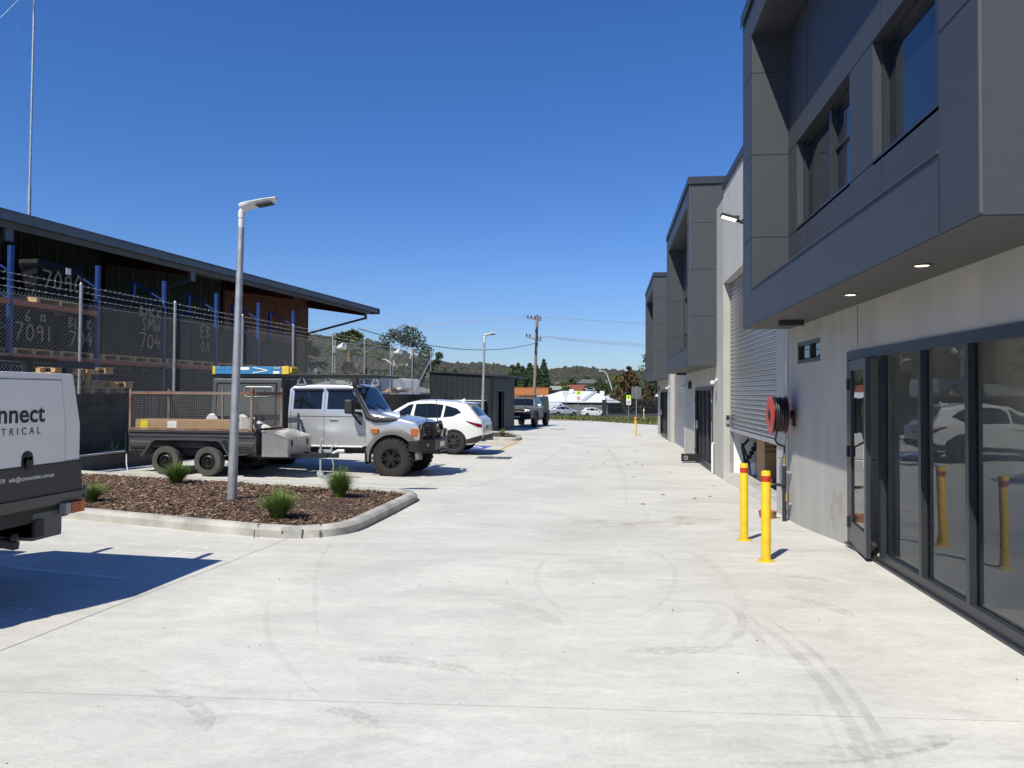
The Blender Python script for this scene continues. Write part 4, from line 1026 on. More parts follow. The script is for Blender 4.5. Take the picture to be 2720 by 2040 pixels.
# tray and canopy
mb = MB(); mb.box(-4.62, -2.66, -.90, .90, .92, 1.04); mb.box(-4.60, -2.7, -.86, .86, .84, .92); mb.build('tray', M['greyp'], LC, bevel=.01)
mb = MB(); pf = [(-.90, 1.04), (.90, 1.04), (.90, 1.45), (.84, 2.25), (-.84, 2.25), (-.90, 1.45)]; mb.prism(pf, -4.50, -2.74, 'x'); mb.build('canopy', M['greyp'], LC, bevel=.02, fixn=True)
def can_y(z): return .90 if z < 1.45 else .90 - (z - 1.45) * .075
for sg in (-1, 1):
    mb = MB()
    rows = [[(x, sg * (can_y(z) + .012), z) for x in (-4.38, -2.86)] for z in (1.14, 1.45, 2.14)]; mb.grid(rows if sg > 0 else rows[::-1]); dr = mb.build('canopy_door', M['greyp'], LC)
    mb = MB()
    for a, b in (((-4.38, 1.14), (-4.38, 1.45)), ((-4.38, 1.45), (-4.38, 2.14)), ((-2.86, 1.14), (-2.86, 1.45)), ((-2.86, 1.45), (-2.86, 2.14)), ((-4.38, 2.14), (-2.86, 2.14)), ((-4.38, 1.14), (-2.86, 1.14))):
        mb.bar((a[0], sg * (can_y(a[1]) + .013), a[1]), (b[0], sg * (can_y(b[1]) + .013), b[1]), .022, .022)
    mb.build('door_trim', M['black'], dr)
    mb = MB()
    for x in (-3.42, -3.14): mb.lathe([(0, 0), (.03, .003), (.04, .012), (.04, .02)], 14, (x, sg * (can_y(1.95) + .014) - (.02 if sg > 0 else 0), 1.94), 'y')
    mb.build('lock', M['black'], dr)
    mb = MB()
    q = can_y(1.95) + .02; e = [(-3.62, 2.05), (-2.98, 2.05), (-2.94, 2.0), (-2.96, 1.86), (-3.02, 1.82), (-3.60, 1.82), (-3.66, 1.87), (-3.66, 2.0), (-3.62, 2.05)]
    mb.tube([(x, sg * (can_y(z) + .02), z) for x, z in e], .012, 6); mb.build('pressed_rim', M['galv'], dr)
mb = MB()
for y in (-.80, -.27, .27, .80): mb.bar((-4.62, y, 2.318), (-.42, y, 2.318), .05, .075)
for x in (-4.6, -4.1, -3.5, -2.9, -2.3, -1.8, -1.3, -.8, -.44): mb.bar((x, -.82, 2.32), (x, .82, 2.32), .06, .03)
mb.build('roof_rack', M['black'], LC, bevel=.006)
for x in (-2.28, -1.02):
    for sg in (-1, 1):
        mb = MB()
        for d in (-.10, .10): mb.bar((x + d, sg * .74, 2.12), (x + d * .25, sg * .78, 2.31), .05, .03)
        mb.bar((x - .10, sg * .75, 2.12), (x + .10, sg * .75, 2.12), .05, .025); mb.build('rack_foot', M['galv'], LC)
mb = MB()
for x in (-4.2, -3.0):
    for sg in (-1, 1): mb.box(x - .04, x + .04, sg * .78 - .03, sg * .78 + .03, 2.25, 2.31)
mb.build('rack_spacer', M['black'], LC)
mb = MB(); mb.box(-.62, -.40, -.6, .6, 2.27, 2.33); mb.build('light_bar', M['black'], LC, bevel=.02)
mb = MB(); mb.lathe([(0, .16), (.055, .15), (.07, .10), (.07, .03), (.05, 0), (0, 0)], 16, (-2.05, -.45, 2.345)); mb.build('beacon', M['clear'], LC, smooth=50)
mb = MB(); mb.box(-1.75, -1.3, -.5, .0, 2.34, 2.40); mb.box(-1.2, -.9, -.6, -.3, 2.34, 2.385); mb.build('recovery_gear', M['blackp'], LC, bevel=.015)
for sx in (0, -3.6):
    for sg in (-1, 1): wheel(LC, sx, sg * .82, .44, .30, .235, sg, 'six', 26, M['rubber'], M['rimb'])
# ladder on the rack
def local(par, x, y, z):
    c, s_ = math.cos(par.rotation_euler.z), math.sin(par.rotation_euler.z); L = par.location
    return (L.x + c * x - s_ * y, L.y + s_ * x + c * y, L.z + z)
t = thing('stepladder', 'blue fibreglass stepladder with yellow ends lying on the roof rack', 'ladder', local(LC, -3.52, -.62, 2.348), LC.rotation_euler.z); t.scale = (1, 1, .82)
mb = MB()
for y in (-.21, .19):
    for z in (.06, .175): mb.bar((-.92, y, z), (.80, y, z), .03, .10)
mb.build('rail', M['ladder'], t, bevel=.006)
mb = MB()
for x in (-.7, -.4, -.1, .2, .5): mb.bar((x, -.19, .12), (x, .17, .12), .07, .03)
mb.build('tread', M['chrome'], t)
mb = MB(); mb.box(.78, .96, -.23, .21, .0, .235); mb.box(.96, 1.02, -.20, .18, .04, .20); mb.box(-1.0, -.92, -.23, .21, .0, .235); mb.build('end_cap', M['lyel'], t, bevel=.015)
mb = MB(); mb.bar((.05, -.231, .20), (.42, -.231, .12), .008, .022); mb.bar((.05, -.231, .04), (.42, -.231, .11), .008, .022); mb.box(-.30, -.05, -.229, -.227, .13, .21); mb.build('brace', M['paper'], t)
mb = MB(); mb.box(.56, .72, -.2285, -.227, .02, .09); mb.build('sticker', M['paper'], t)
mb = MB(); mb.box(.56, .77, -.2285, -.227, .155, .215); lp = mb.build('name_plate', mat('navy_sticker', (.012, .03, .12), .5), t)
mb = MB(); text(mb, 'BAILEY', .058, frame_mx((.575, -.2297, .166), (1, 0, 0), (0, 0, 1)), offset=.02); mb.build('lettering', M['paper'], lp)

# ---- tandem cage trailer
TR = thing('cage_trailer', 'rusty tandem-axle cage trailer with checker-plate toolbox beside the lamp post', 'trailer', (-8.74, 16.10, -.10), R(-1.5))
HB = .70
mb = MB(); mb.box(-1.42, 1.40, -HB, HB, .52, .56); mb.bar((-1.45, -HB + .03, .47), (1.45, -HB + .03, .47), .05, .10); mb.bar((-1.45, HB - .03, .47), (1.45, HB - .03, .47), .05, .10)
for x in (-1.3, -.6, 0, .6, 1.3): mb.box(x - .03, x + .03, -HB, HB, .44, .52)
mb.tube([(-.48, -.72, .30), (-.48, .72, .30)], .035, 8); mb.tube([(.48, -.72, .30), (.48, .72, .30)], .035, 8)
for x in (-.48, .48):
    for sg in (-1, 1): mb.bar((x - .4, sg * .55, .42), (x, sg * .55, .34), .05, .03); mb.bar((x, sg * .55, .34), (x + .4, sg * .55, .42), .05, .03)
mb.build('chassis', M['black'], TR)
mb = MB()      # folded side panels
for sg in (-1, 1):
    pf = [(sg * HB, .50), (sg * HB, .58), (sg * (HB + .02), .60), (sg * (HB + .02), .68), (sg * HB, .70), (sg * HB, .78), (sg * (HB + .02), .80), (sg * (HB + .02), .88), (sg * (HB - .03), .90), (sg * (HB - .03), .50)]
    mb.prism(pf, -1.45, 1.40, 'x')
mb.box(1.40, 1.44, -HB, HB, .50, .90); mb.box(-1.49, -1.45, -HB, HB, .44, .90); mb.build('side_panel', M['dkgrey'], TR, fixn=True)
mb = MB(); mb.bar((-1.47, -HB - .02, .91), (1.42, -HB - .02, .91), .05, .035); mb.bar((-1.47, HB + .02, .91), (1.42, HB + .02, .91), .05, .035); mb.build('coaming_rail', M['dkgrey'], TR)
mb = MB(); mb.box(-1.52, -1.49, -HB - .05, -HB + .15, .42, .86); mb.box(-1.52, -1.49, HB - .15, HB + .05, .42, .86); mb.build('tailgate_end', M['black'], TR)
for sg in (-1, 1):
    mb = MB(); ar = [(-1.02, .42), (-.93, .52), (-.78, .73), (-.70, .78), (-.2, .79), (.2, .79), (.72, .78), (.80, .74), (.98, .46), (1.0, .40)]
    rows = [[(x, sg * y, z) for y in (HB, HB + .26)] for x, z in ar]; mb.grid(rows); rows = [[(x, sg * (HB + .26), z), (x * .985, sg * (HB + .26), z - .045)] for x, z in ar]; mb.grid(rows)
    mb.bar((.98, sg * (HB + .13), .44), (1.36, sg * (HB + .13), .47), .22, .02)
    mb.build('mudguard', M['dkgrey'], TR, fixn=True)
mb = MB()      # cage frame
Z0, Z1, f_ = .93, 1.76, .05
for sg in (-1, 1):
    y = sg * HB
    for x in (-1.44, 1.34): mb.box(x - f_/2, x + f_/2, y - f_/2, y + f_/2, Z0, Z1 + (.09 if x > 0 else 0.06))
    mb.bar((-1.41, y, Z1 - .03), (1.31, y, Z1 - .03), f_, f_ + .01); mb.bar((-1.41, y, Z0 + .03), (1.31, y, Z0 + .03), f_, f_)
for x in (-1.44, 1.39):
    mb.bar((x, -HB + .03, Z1 - .03), (x, HB - .03, Z1 - .03), f_, f_ + .01); mb.bar((x, -HB + .03, Z0 + .03), (x, HB - .03, Z0 + .03), f_, f_)
mb.box(-.12, -.08, HB - .02, HB + .02, Z0, Z1 + .08)
mb.build('cage_frame', M['rust'], TR)
for nm, fx in (('near', 0), ('far', 1)):
    mb = MB(); y = -HB if nm == 'near' else HB; w_ = .0032
    z = Z0 + .08
    while z < Z1 - .06: mb.bar((-1.41, y, z), (1.31, y, z), w_, w_); z += .05
    x = -1.38
    while x < 1.30: mb.bar((x, y - .004, Z0 + .05), (x, y - .004, Z1 - .06), w_, w_); x += .05
    mb.build('mesh_panel', M['wire'], TR)
for x in (-1.44, 1.39):
    mb = MB(); z = Z0 + .08
    while z < Z1 - .06: mb.bar((x, -HB + .03, z), (x, HB - .03, z), w_, w_); z += .05
    y = -HB + .06
    while y < HB - .03: mb.bar((x - .004, y, Z0 + .05), (x - .004, y, Z1 - .06), w_, w_); y += .05
    mb.build('mesh_panel', M['wire'], TR)
for x in (-.48, .48):
    for sg in (-1, 1): wheel(TR, x, sg * (HB + .13), .305, .20, .185, sg, 'steel', 0, M['dusty'], M['rimb'])
mb = MB(); pf = [(1.52, .40), (2.10, .40), (2.10, .80), (1.66, .93), (1.52, .95)]; mb.prism([(x, z) for x, z in pf], -.60, .60, 'y'); tb = mb.build('toolbox', M['tplate'], TR, bevel=.006, fixn=True)
mb = MB(); mb.prism([(1.505, .945), (1.66, .935), (2.12, .80), (2.12, .775), (1.66, .905), (1.505, .915)], -.615, .615, 'y'); mb.build('lid', M['tplate'], tb, fixn=True)
mb = MB()
for y in (-.40, .40): mb.box(2.10, 2.115, y - .025, y + .025, .64, .74); mb.box(2.10, 2.114, y - .012, y + .012, .60, .64)
mb.build('latch', M['blackp'], tb)
mb = MB(); mb.bar((1.40, -.52, .40), (2.75, -.06, .40), .05, .10); mb.bar((1.40, .52, .40), (2.75, .06, .40), .05, .10); mb.bar((2.6, 0, .40), (2.98, 0, .40), .10, .09); mb.bar((1.2, -.55, .42), (2.15, -.42, .42), .05, .08); mb.build('drawbar', M['black'], TR)
mb = MB(); mb.tube([(2.62, -.10, .02), (2.62, -.10, .75)], .022, 10); mb.lathe([(0, -.03), (.07, -.03), (.075, 0), (.07, .03), (0, .03)], 16, (2.62, -.10, -.06 + .08), 'y'); mb.bar((2.62, -.10, .75), (2.74, -.10, .78), .02, .02); mb.build('jockey_wheel', M['galv'], TR, smooth=40)
mb = MB(); mb.tube([(2.86, 0, .44), (2.98, 0, .50), (3.12, 0, .50)], .045, 10); mb.tube([(2.75, .04, .46), (2.85, .05, .62), (2.95, .05, .66)], .014, 8); mb.bar((2.55, 0, .50), (2.85, 0, .50), .09, .06); mb.build('coupling', M['galv'], TR, smooth=40)
mb = MB(); mb.tube([(2.85, -.04, .36), (2.90, -.06, .20), (2.88, -.05, .08)], .014, 6); mb.build('safety_chain', M['galv'], TR)
mb = MB(); mb.tube([(-1.50, -HB - .03, .44), (-1.49, -HB - .04, .20), (-1.46, -HB - .02, .02)], .012, 6); mb.build('tie_strap', M['paper'], TR)
# the load
def on_tr(x, y, z): return local(TR, x, y, z)
t = thing('cardboard_box', 'long brown cardboard box with yellow stickers lying in the cage trailer', 'cardboard box', on_tr(-.22, -.42, .565), TR.rotation_euler.z)
mb = MB(); mb.box(-1.15, 1.12, -.22, .22, 0, .60); mb.build('box_body', M['card'], t, bevel=.015)
for q in ((-1.02, -.86, .30, .58), (-.40, -.24, .16, .40)): mb = MB(); mb.box(q[0], q[1], -.2225, -.2205, q[2], q[3]); mb.build('yellow_sticker', M['ylab'], t)
for q in ((-.395, -.18, .405, .57), (-.235, -.19, .26, .40), (-.12, .08, .14, .24)): mb = MB(); mb.box(q[0], q[1], -.2228, -.221, q[2], q[3]); mb.build('white_label', M['paper'], t)
mb = MB(); mb.bar((-.68, -.2215, .36), (-.58, -.2215, .30), .002, .03); mb.bar((-.58, -.2215, .36), (-.68, -.2215, .30), .002, .03); mb.build('printed_mark', M['blackp'], t)
def lump(name, loc, size, m, label, cat, seed):
    rnd = random.Random(seed); mb = MB(); rows = []
    for i in range(7):
        u = i / 6; ring = []
        for j in range(12):
            a = 2 * PI * j / 12; q = (.35 + .65 * math.sin(PI * min(.92, max(.08, u)))) * rnd.uniform(.8, 1.12)
            ring.append((size[0] * q * math.cos(a), size[1] * q * math.sin(a), size[2] * u * rnd.uniform(.94, 1.06)))
        rows.append(ring + ring[:1])
    mb.grid(rows); mb.add(rows[-1][:-1], [tuple(range(12))])
    o = mb.build(name, m, loc=loc, rot=(0, 0, TR.rotation_euler.z), weld=True, fixn=True, smooth=28); return tag(o, label, cat)
lump('plaster_sheet', on_tr(1.02, -.25, .565), (.30, .36, .62), mat('crumpled_offcut', (.42, .41, .39), .9, 0, .12, 4, .5, 8), 'large crumpled grey and white offcut at the front of the trailer load', 'offcut', 4)
t = mb = MB()
mb.add([(-.28, -.2, .30), (.25, -.28, .16), (.32, .2, .30), (-.12, .25, .52), (-.30, -.16, .34), (.22, -.24, .19), (.30, .24, .33), (-.14, .29, .55)], [(0, 1, 2, 3), (7, 6, 5, 4), (0, 4, 5, 1), (1, 5, 6, 2), (2, 6, 7, 3), (3, 7, 4, 0)])
tag(mb.build('foam_sheet', M['paper'], loc=on_tr(1.10, .30, .56), rot=(0, 0, .3)), 'torn white foam sheet leaning at the front corner of the trailer cage', 'foam sheet')
mb = MB(); mb.prism([(-.16, 0), (.16, 0), (.15, .16), (.05, .20), (-.06, .17), (-.15, .14)], -.1, .1); tag(mb.build('foam_block', M['paper'], loc=on_tr(.62, .12, 1.06), rot=(.1, .05, .2), fixn=True), 'white foam block on top of the load beside the lamp post', 'foam block')
mb = MB(); mb.prism([(-.22, 0), (.20, -.02), (.02, .20), (-.05, .22), (-.10, .16)], -.06, .06); tag(mb.build('foam_scrap', M['paper'], loc=on_tr(-.05, .20, 1.05), rot=(.2, .1, -.2), fixn=True), 'small white foam scrap poking up behind the long cardboard box', 'foam scrap')
mb = MB(); mb.box(-.9, .9, -.2, .25, 0, .49); tag(mb.build('packing_box', M['card'], loc=on_tr(.1, .30, .565), rot=(0, 0, R(-1)), bevel=.01), 'second cardboard box in the trailer, hidden behind the labelled one', 'cardboard box')

# ---- generic smooth-bodied cars
def plan(x, x0, x1, w, front=.75, rear=.5, fa=.20, ra=.12):
    if x > x1 - front: t = (x - (x1 - front)) / front; return w * (1 - fa * t**2.2)
    if x < x0 + rear: t = ((x0 + rear) - x) / rear; return w * (1 - ra * t**2.2)
    return w
def suv(label, loc, rz, paint, group=None, name='suv_car', H=1.68, L=4.56, cat='car', detail=True, trim=None):
    t = thing(name, label, cat, loc, rz, group)
    k = H / 1.68; q = L / 4.56
    X = lambda v: v * q
    Z = lambda v: v * k
    top = [(-2.27, .62), (-2.25, .98), (-2.19, 1.08), (-2.12, 1.13), (-1.80, 1.50), (-1.72, 1.56), (-1.35, 1.62), (-.6, 1.665), (-.1, 1.65), (.22, 1.58), (.98, 1.13), (1.06, 1.09), (1.6, 1.03), (2.05, .93), (2.2, .80), (2.27, .62)]
    bot = [(-2.27, .50), (-2.12, .36), (-1.9, .30), (-.9, .25), (.9, .25), (1.9, .24), (2.27, .34)]
    top = [(X(a), Z(b)) for a, b in top]; bot = [(X(a), Z(b)) for a, b in bot]
    def hw(x, z):
        z = z / k
        w = .905 if z < 1.02 else .905 - (z - 1.02) * .34
        if z < .5: w -= (.5 - z) * .12
        if .6 < z < .98: w += .012 * math.sin((z - .6) / .38 * PI)
        return plan(x, X(-2.27), X(2.27), w, .9 * q, .55 * q, .24, .14)
    c = Car(top, bot, hw, [X(-1.35), X(1.35)], [Z(v) for v in (.35, .5, .62, .75, .88, 1.0, 1.06, 1.18, 1.32, 1.45)], .04, .07, .385 * k, .35 * k, .14)
    c.shell().build('body', paint, t, smooth=40, weld=True, fixn=True)
    dlo = [[(X(.80), Z(1.10)), (X(.10), Z(1.10)), (X(.0), Z(1.55)), (X(.12), Z(1.535))], [(X(-.02), Z(1.10)), (X(-.92), Z(1.13)), (X(-.98), Z(1.53)), (X(-.6), Z(1.57)), (X(-.08), Z(1.555))], [(X(-1.0), Z(1.14)), (X(-1.30), Z(1.17)), (X(-1.58), Z(1.30)), (X(-1.42), Z(1.42)), (X(-1.05), Z(1.52))]]
    for d in dlo:
        for sg in (-1, 1): c.side(d, .006, (sg,)).build('side_window', M['carglass'], t, smooth=60)
    c.over(X(.92), X(.26), -.88, .88, .008).build('windscreen', M['carglass'], t, smooth=60)
    c.over(X(-2.09), X(-1.84), -.84, .84, .008).build('rear_window', M['carglass'], t, smooth=60)
    for sg in (-1, 1):
        c.side([(X(-2.235), Z(.93)), (X(-1.72), Z(1.045)), (X(-1.80), Z(.99)), (X(-2.12), Z(.84)), (X(-2.24), Z(.84))], .010, (sg,)).build('tail_light', M['redl'], t, smooth=60)
        c.side([(X(2.18), Z(.76)), (X(1.72), Z(.93)), (X(1.80), Z(.80)), (X(2.12), Z(.72))], .010, (sg,)).build('headlight', M['clear'], t, smooth=60)
        if detail: handle(c, X(-.78), Z(.97), sg, t, paint); handle(c, X(.22), Z(.94), sg, t, paint)
        mb = MB(); mb.box(X(.62), X(.80), sg * .98 - .10, sg * .98 + .10, Z(1.06), Z(1.20)); mb.build('side_mirror', paint, t, bevel=.04)
    tr = trim or M['blackp']
    for a in (-1.35, 1.35): [flare(c, X(a), .35 * k, .375 * k, .43 * k, .014, t, tr, -6, 186, (sg,), name='arch_cladding') for sg in (-1, 1)]
    for sg in (-1, 1): c.side([(X(-.93), Z(.27)), (X(.93), Z(.27)), (X(.93), Z(.40)), (X(-.93), Z(.40))], .012, (sg,)).build('sill_cladding', tr, t, smooth=60)
    for sg in (-1, 1): c.side([(X(-2.26), Z(.50)), (X(-2.12), Z(.37)), (X(-1.78), Z(.32)), (X(-1.77), Z(.46)), (X(-2.0), Z(.53)), (X(-2.25), Z(.60))], .012, (sg,)).build('bumper_cladding', tr, t, smooth=60)
    mb = MB(); w = hw(X(-2.27), .55) - .02; mb.box(X(-2.31), X(-2.18), -w, w, Z(.40), Z(.57)); mb.build('rear_bumper', tr, t, bevel=.03)
    mb = MB(); w = hw(X(2.27), .55) - .05; mb.box(X(2.20), X(2.285), -w, w, Z(.36), Z(.62)); mb.build('grille', tr, t, bevel=.03)
    mb = MB(); mb.box(X(-2.285), X(-2.265), -.20, .20, Z(.76), Z(.88)); mb.build('number_plate', M['dkgrey'], t)
    for z in (.765, .86):
        pass
    for sg in (-1, 1):
        mb = MB(); mb.tube([(X(-2.34), sg * .62, Z(.40)), (X(-2.1), sg * .62, Z(.40))], .045, 14); mb.build('exhaust_tip', M['chrome'], t, smooth=50)
    mb = MB(); mb.prism([(X(-1.50), Z(1.62)), (X(-1.32), Z(1.66)), (X(-1.52), Z(1.74))], -.025, .025, 'y'); mb.build('roof_fin', paint, t, bevel=.006)
    mb = MB(); rows = [[(X(x), y * (.60 - abs(0) ), Z(z) + .04 * (1 - y * y)) for y in (-1, -.5, 0, .5, 1)] for x, z in ((-1.66, 1.585), (-1.92, 1.575), (-1.93, 1.555), (-1.70, 1.54))]; mb.grid(rows); mb.build('roof_spoiler', paint, t, smooth=50, fixn=True)
    mb = MB(); mb.tube([(0, 0, 0)] * 0 + [(X(-1.35), -.75, .34), (X(-1.35), .75, .34)], .05, 8); mb.box(X(-1.75), X(1.75), -.72, .72, .26, .62); mb.build('underbody', M['blackp'], t)
    if detail:
        seam(c, [(X(.06), Z(.42)), (X(.06), Z(1.08))], t, M['groove'], .006); seam(c, [(X(-.93), Z(.75)), (X(-.95), Z(1.10))], t, M['groove'], .006); seam(c, [(X(.98), Z(.42)), (X(.93), Z(1.06))], t, M['groove'], .006)
    for a in (-1.35, 1.35):
        for sg in (-1, 1): wheel(t, X(a), sg * .80, .36 * k, .23, .245 * k, sg, 'alloy', 0, M['rubber'], M['alloy'] if detail else M['chrome'])
    return t
suv('shiny white SUV parked nose-in, its tail toward the driveway, next to the four-wheel drive', (-6.12, 24.72, -.24), R(180 - 2.0), M['white'])
suv('silver SUV parked across the street between the white van and white hatchback', (-7.1, 129.0, -2.02), R(14), M['silver'], name='parked_car', detail=False)
def hatch(label, loc, rz, paint):
    return suv(label, loc, rz, paint, name='parked_car', H=1.46, L=4.3, detail=False, trim=paint)
hatch('white hatchback parked across the street in front of the dark palisade fence', (-2.25, 127.5, -2.02), R(12), M['white'])

# ---- vans
def van(label, loc, rz, paint, L=4.9, H=1.98, name='van'):
    t = thing(name, label, 'van', loc, rz, 'white vans'); q = L / 4.9; k = H / 1.98
    top = [(-2.42 * q, 1.2 * k), (-2.40 * q, 1.85 * k), (-2.30 * q, 1.94 * k), (-1 * q, 1.98 * k), (.7 * q, 1.97 * k), (1.10 * q, 1.88 * k), (1.72 * q, 1.18 * k), (1.85 * q, 1.10 * k), (2.28 * q, .95 * k), (2.42 * q, .70 * k)]
    bot = [(-2.42 * q, .35), (-1.9 * q, .28), (1.9 * q, .27), (2.42 * q, .32)]
    def hw(x, z):
        w = .94 if z < 1.1 * k else .94 - (z - 1.1 * k) * .13
        return plan(x, -2.42 * q, 2.42 * q, w, .6, .2, .20, .04)
    c = Car(top, bot, hw, [-1.45 * q, 1.5 * q], [.5, .8, 1.0, 1.1 * k, 1.3, 1.6], .04, .08, .37, .33, .2)
    c.shell().build('body', paint, t, smooth=40, weld=True, fixn=True)
    c.over(1.66 * q, 1.16 * q, -.9, .9, .01).build('windscreen', M['carglass'], t, smooth=60)
    for sg in (-1, 1):
        c.side([(1.40 * q, 1.16 * k), (.62 * q, 1.16 * k), (.62 * q, 1.72 * k), (.98 * q, 1.74 * k)], .008, (sg,)).build('side_window', M['carglass'], t, smooth=60)
        c.side([(.52 * q, 1.16 * k), (-.5 * q, 1.16 * k), (-.5 * q, 1.72 * k), (.52 * q, 1.72 * k)], .008, (sg,)).build('side_window', M['carglass'], t, smooth=60) if name == 'van_in_yard' else None
        mb = MB(); mb.box(2.20 * q, 2.36 * q, sg * .62 - .16, sg * .62 + .16, .72 * k, .90 * k); mb.build('headlight', M['clear'], t, bevel=.04)
        mb = MB(); mb.box(-2.45 * q, -2.38 * q, sg * .83 - .06, sg * .83 + .06, .65 * k, 1.0 * k); mb.build('tail_light', M['redl'], t, bevel=.02)
        mb = MB(); mb.box(1.30 * q, 1.42 * q, sg * 1.05 - .10, sg * 1.05 + .10, 1.1 * k, 1.34 * k); mb.build('side_mirror', M['blackp'], t, bevel=.03)
        mb = MB(); mb.box(-2.435 * q, -2.41 * q, sg * .40 - .33, sg * .40 + .33, 1.20 * k, 1.66 * k); mb.build('rear_window', M['carglass'], t, bevel=.02)
    mb = MB(); mb.box(-2.48 * q, -2.38 * q, -.85, .85, .34, .54); mb.build('rear_bumper', M['flare'], t, bevel=.03)
    mb = MB(); mb.box(2.36 * q, 2.45 * q, -.5, .5, .38, .62); mb.build('grille', M['blackp'], t, bevel=.03)
    for x in (-1.45 * q, 1.5 * q):
        for sg in (-1, 1): wheel(t, x, sg * .80, .34, .22, .2, sg, 'steel', 0, M['rubber'], M['chrome'])
    return t
van('white van parked across the street behind the silver SUV', (-9.3, 135.0, -2.0), R(17), M['white'], 5.4, 2.1)
van('white van facing out of the raised yard behind the block wall', (-14.1, 46.8, .58), R(-128), M['white'], 4.9, 2.0)

# ---- silver dual-cab utility by the shed
def pickup():
    t = thing('dual_cab_utility', 'silver dual-cab utility with black bull bar facing out beside the dark shed', 'utility', (-5.02, 48.5, -.36), R(-98))
    top = [(-.55, 1.2), (-.54, 1.72), (-.45, 1.80), (.3, 1.84), (.95, 1.80), (1.15, 1.72), (1.62, 1.22), (1.70, 1.18), (2.45, 1.08), (2.55, .95), (2.58, .8)]
    bot = [(-.55, .55), (2.0, .55), (2.58, .60)]
    def hw(x, z):
        w = .88 if z < 1.15 else .88 - (z - 1.15) * .24
        return plan(x, -.6, 2.58, w, .6, .01, .14, 0)
    c = Car(top, bot, hw, [1.55], [.7, .9, 1.05, 1.15, 1.4, 1.65], .03, .06, .50, .46, .15)
    c.shell().build('cab', mat('dull_silver_paint', (.19, .195, .205), .35, .5, coat=.5), t, smooth=38, weld=True, fixn=True)
    c.over(1.58, 1.19, -.9, .9, .008).build('windscreen', M['carglass'], t, smooth=60)
    for sg in (-1, 1):
        c.side([(1.38, 1.20), (.66, 1.20), (.66, 1.70), (1.05, 1.70)], .007, (sg,)).build('side_window', M['carglass'], t, smooth=60)
        c.side([(.56, 1.20), (-.35, 1.22), (-.30, 1.62), (.56, 1.70)], .007, (sg,)).build('side_window', M['carglass'], t, smooth=60)
        mb = MB(); mb.box(2.44, 2.562, sg * .62 - .14, sg * .62 + .14, .90, 1.02); mb.build('headlight', M['clear'], t, bevel=.03)
        mb = MB(); mb.box(1.15, 1.30, sg * 1.03 - .11, sg * 1.03 + .11, 1.16, 1.38); mb.build('side_mirror', M['silver'], t, bevel=.04)
    [flare(c, 1.55, .46, .49, .56, .08, t, M['blackp'], sides=(sg,)) for sg in (-1, 1)]
    mb = MB(); mb.box(2.5, 2.85, -.88, .88, .50, .98); mb.box(2.78, 2.86, -.6, .6, .60, .72); mb.build('bull_bar', M['black'], t, bevel=.03)
    mb = MB()
    for sg in (-1, 1): mb.tube([(2.72, sg * .30, .76), (2.74, sg * .30, 1.12), (2.70, sg * .45, 1.18), (2.66, sg * .75, 1.12), (2.66, sg * .82, .76)], .03, 8)
    mb.tube([(2.74, -.3, 1.1), (2.74, .3, 1.1)], .03, 8); mb.build('hoop', M['black'], t, smooth=50)
    mb = MB(); mb.box(2.50, 2.61, -.42, .42, .78, 1.09); mb.build('grille', M['blackp'], t)
    mb = MB(); mb.box(2.865, 2.87, -.2, .2, .58, .68); mb.build('number_plate', M['plate'], t)
    mb = MB(); mb.tube([(2.7, .5, 1.15), (2.68, .5, 2.15)], .012, 6, .006); mb.build('aerial', M['blackp'], t)
    mb = MB(); mb.prism([(-2.3, .95), (-.62, .95), (-.62, 1.86), (-2.1, 1.86), (-2.3, 1.4)], -.86, .86, 'y'); mb.build('canopy', M['dkgrey'], t, bevel=.03, fixn=True)
    mb = MB(); mb.box(-2.5, -.60, -.92, .92, .80, .95); mb.build('tray', M['dkgrey'], t)
    mb = MB(); mb.box(-.5, 1.0, -.7, .7, 1.90, 1.94); mb.build('roof_rack', M['black'], t)
    mb = MB(); mb.box(-2.3, 2.4, -.45, .45, .45, .6); mb.box(-1.95, -1.1, -1.0, -.7, .62, .80); mb.box(-1.95, -1.1, .7, 1.0, .62, .80); mb.build('chassis', M['blackp'], t)
    for sg in (-1, 1): mb = MB(); mb.box(-1.98, -1.94, sg * .81 - .15, sg * .81 + .15, .3, .8); mb.build('mud_flap', mat('tan_flap', (.12, .08, .04), .8), t)
    for x in (1.55, -1.5):
        for sg in (-1, 1): wheel(t, x, sg * .80, .42, .28, .22, sg, 'six', 20, M['rubber'], M['rimb'])
    return t
pickup()

# ---- near canopy utility at the left edge, tail toward the driveway
UT = thing('canopy_utility', 'white canopy utility with dark lettering and grey tray at the left edge, tail toward us', 'utility', (-4.67, 5.50, g(-5.5, 5.5)), R(180))
# local +x is its nose (world -x); its tail plane is x = 0; local y = -(world y - 5.5)
def trap(z):     # half width of the canopy by height
    return .86 if z < 1.42 else .86 - (z - 1.42) * .24
mb = MB(); sec = [(-.86, .93), (.86, .93), (.86, 1.42), (.755, 1.86), (-.755, 1.86), (-.86, 1.42)]
mb.prism(sec, .012, 1.9, 'x'); can = mb.build('canopy', mat('white_canopy_paint', (.72, .72, .72), .35, 0, .02, 3, coat=.5), UT, bevel=.012, fixn=True)
mb = MB(); P_ = [(-.66, .945), (.66, .945), (.66, 1.42), (.60, 1.80), (-.60, 1.80), (-.66, 1.42)]
mb.prism(P_, .004, .016, 'x'); td = mb.build('tail_door', can.data.materials[0], UT, bevel=.003, fixn=True)
mb = MB(); rr = [(y, z) for y, z in P_]
for a, b in zip(rr, rr[1:] + rr[:1]): mb.bar((.009, a[0], a[1]), (.009, b[0], b[1]), .006, .008)
mb.build('door_seal', M['flare'], UT)
mb = MB(); mb.box(.002, .008, -.862, .862, .905, 1.10); 
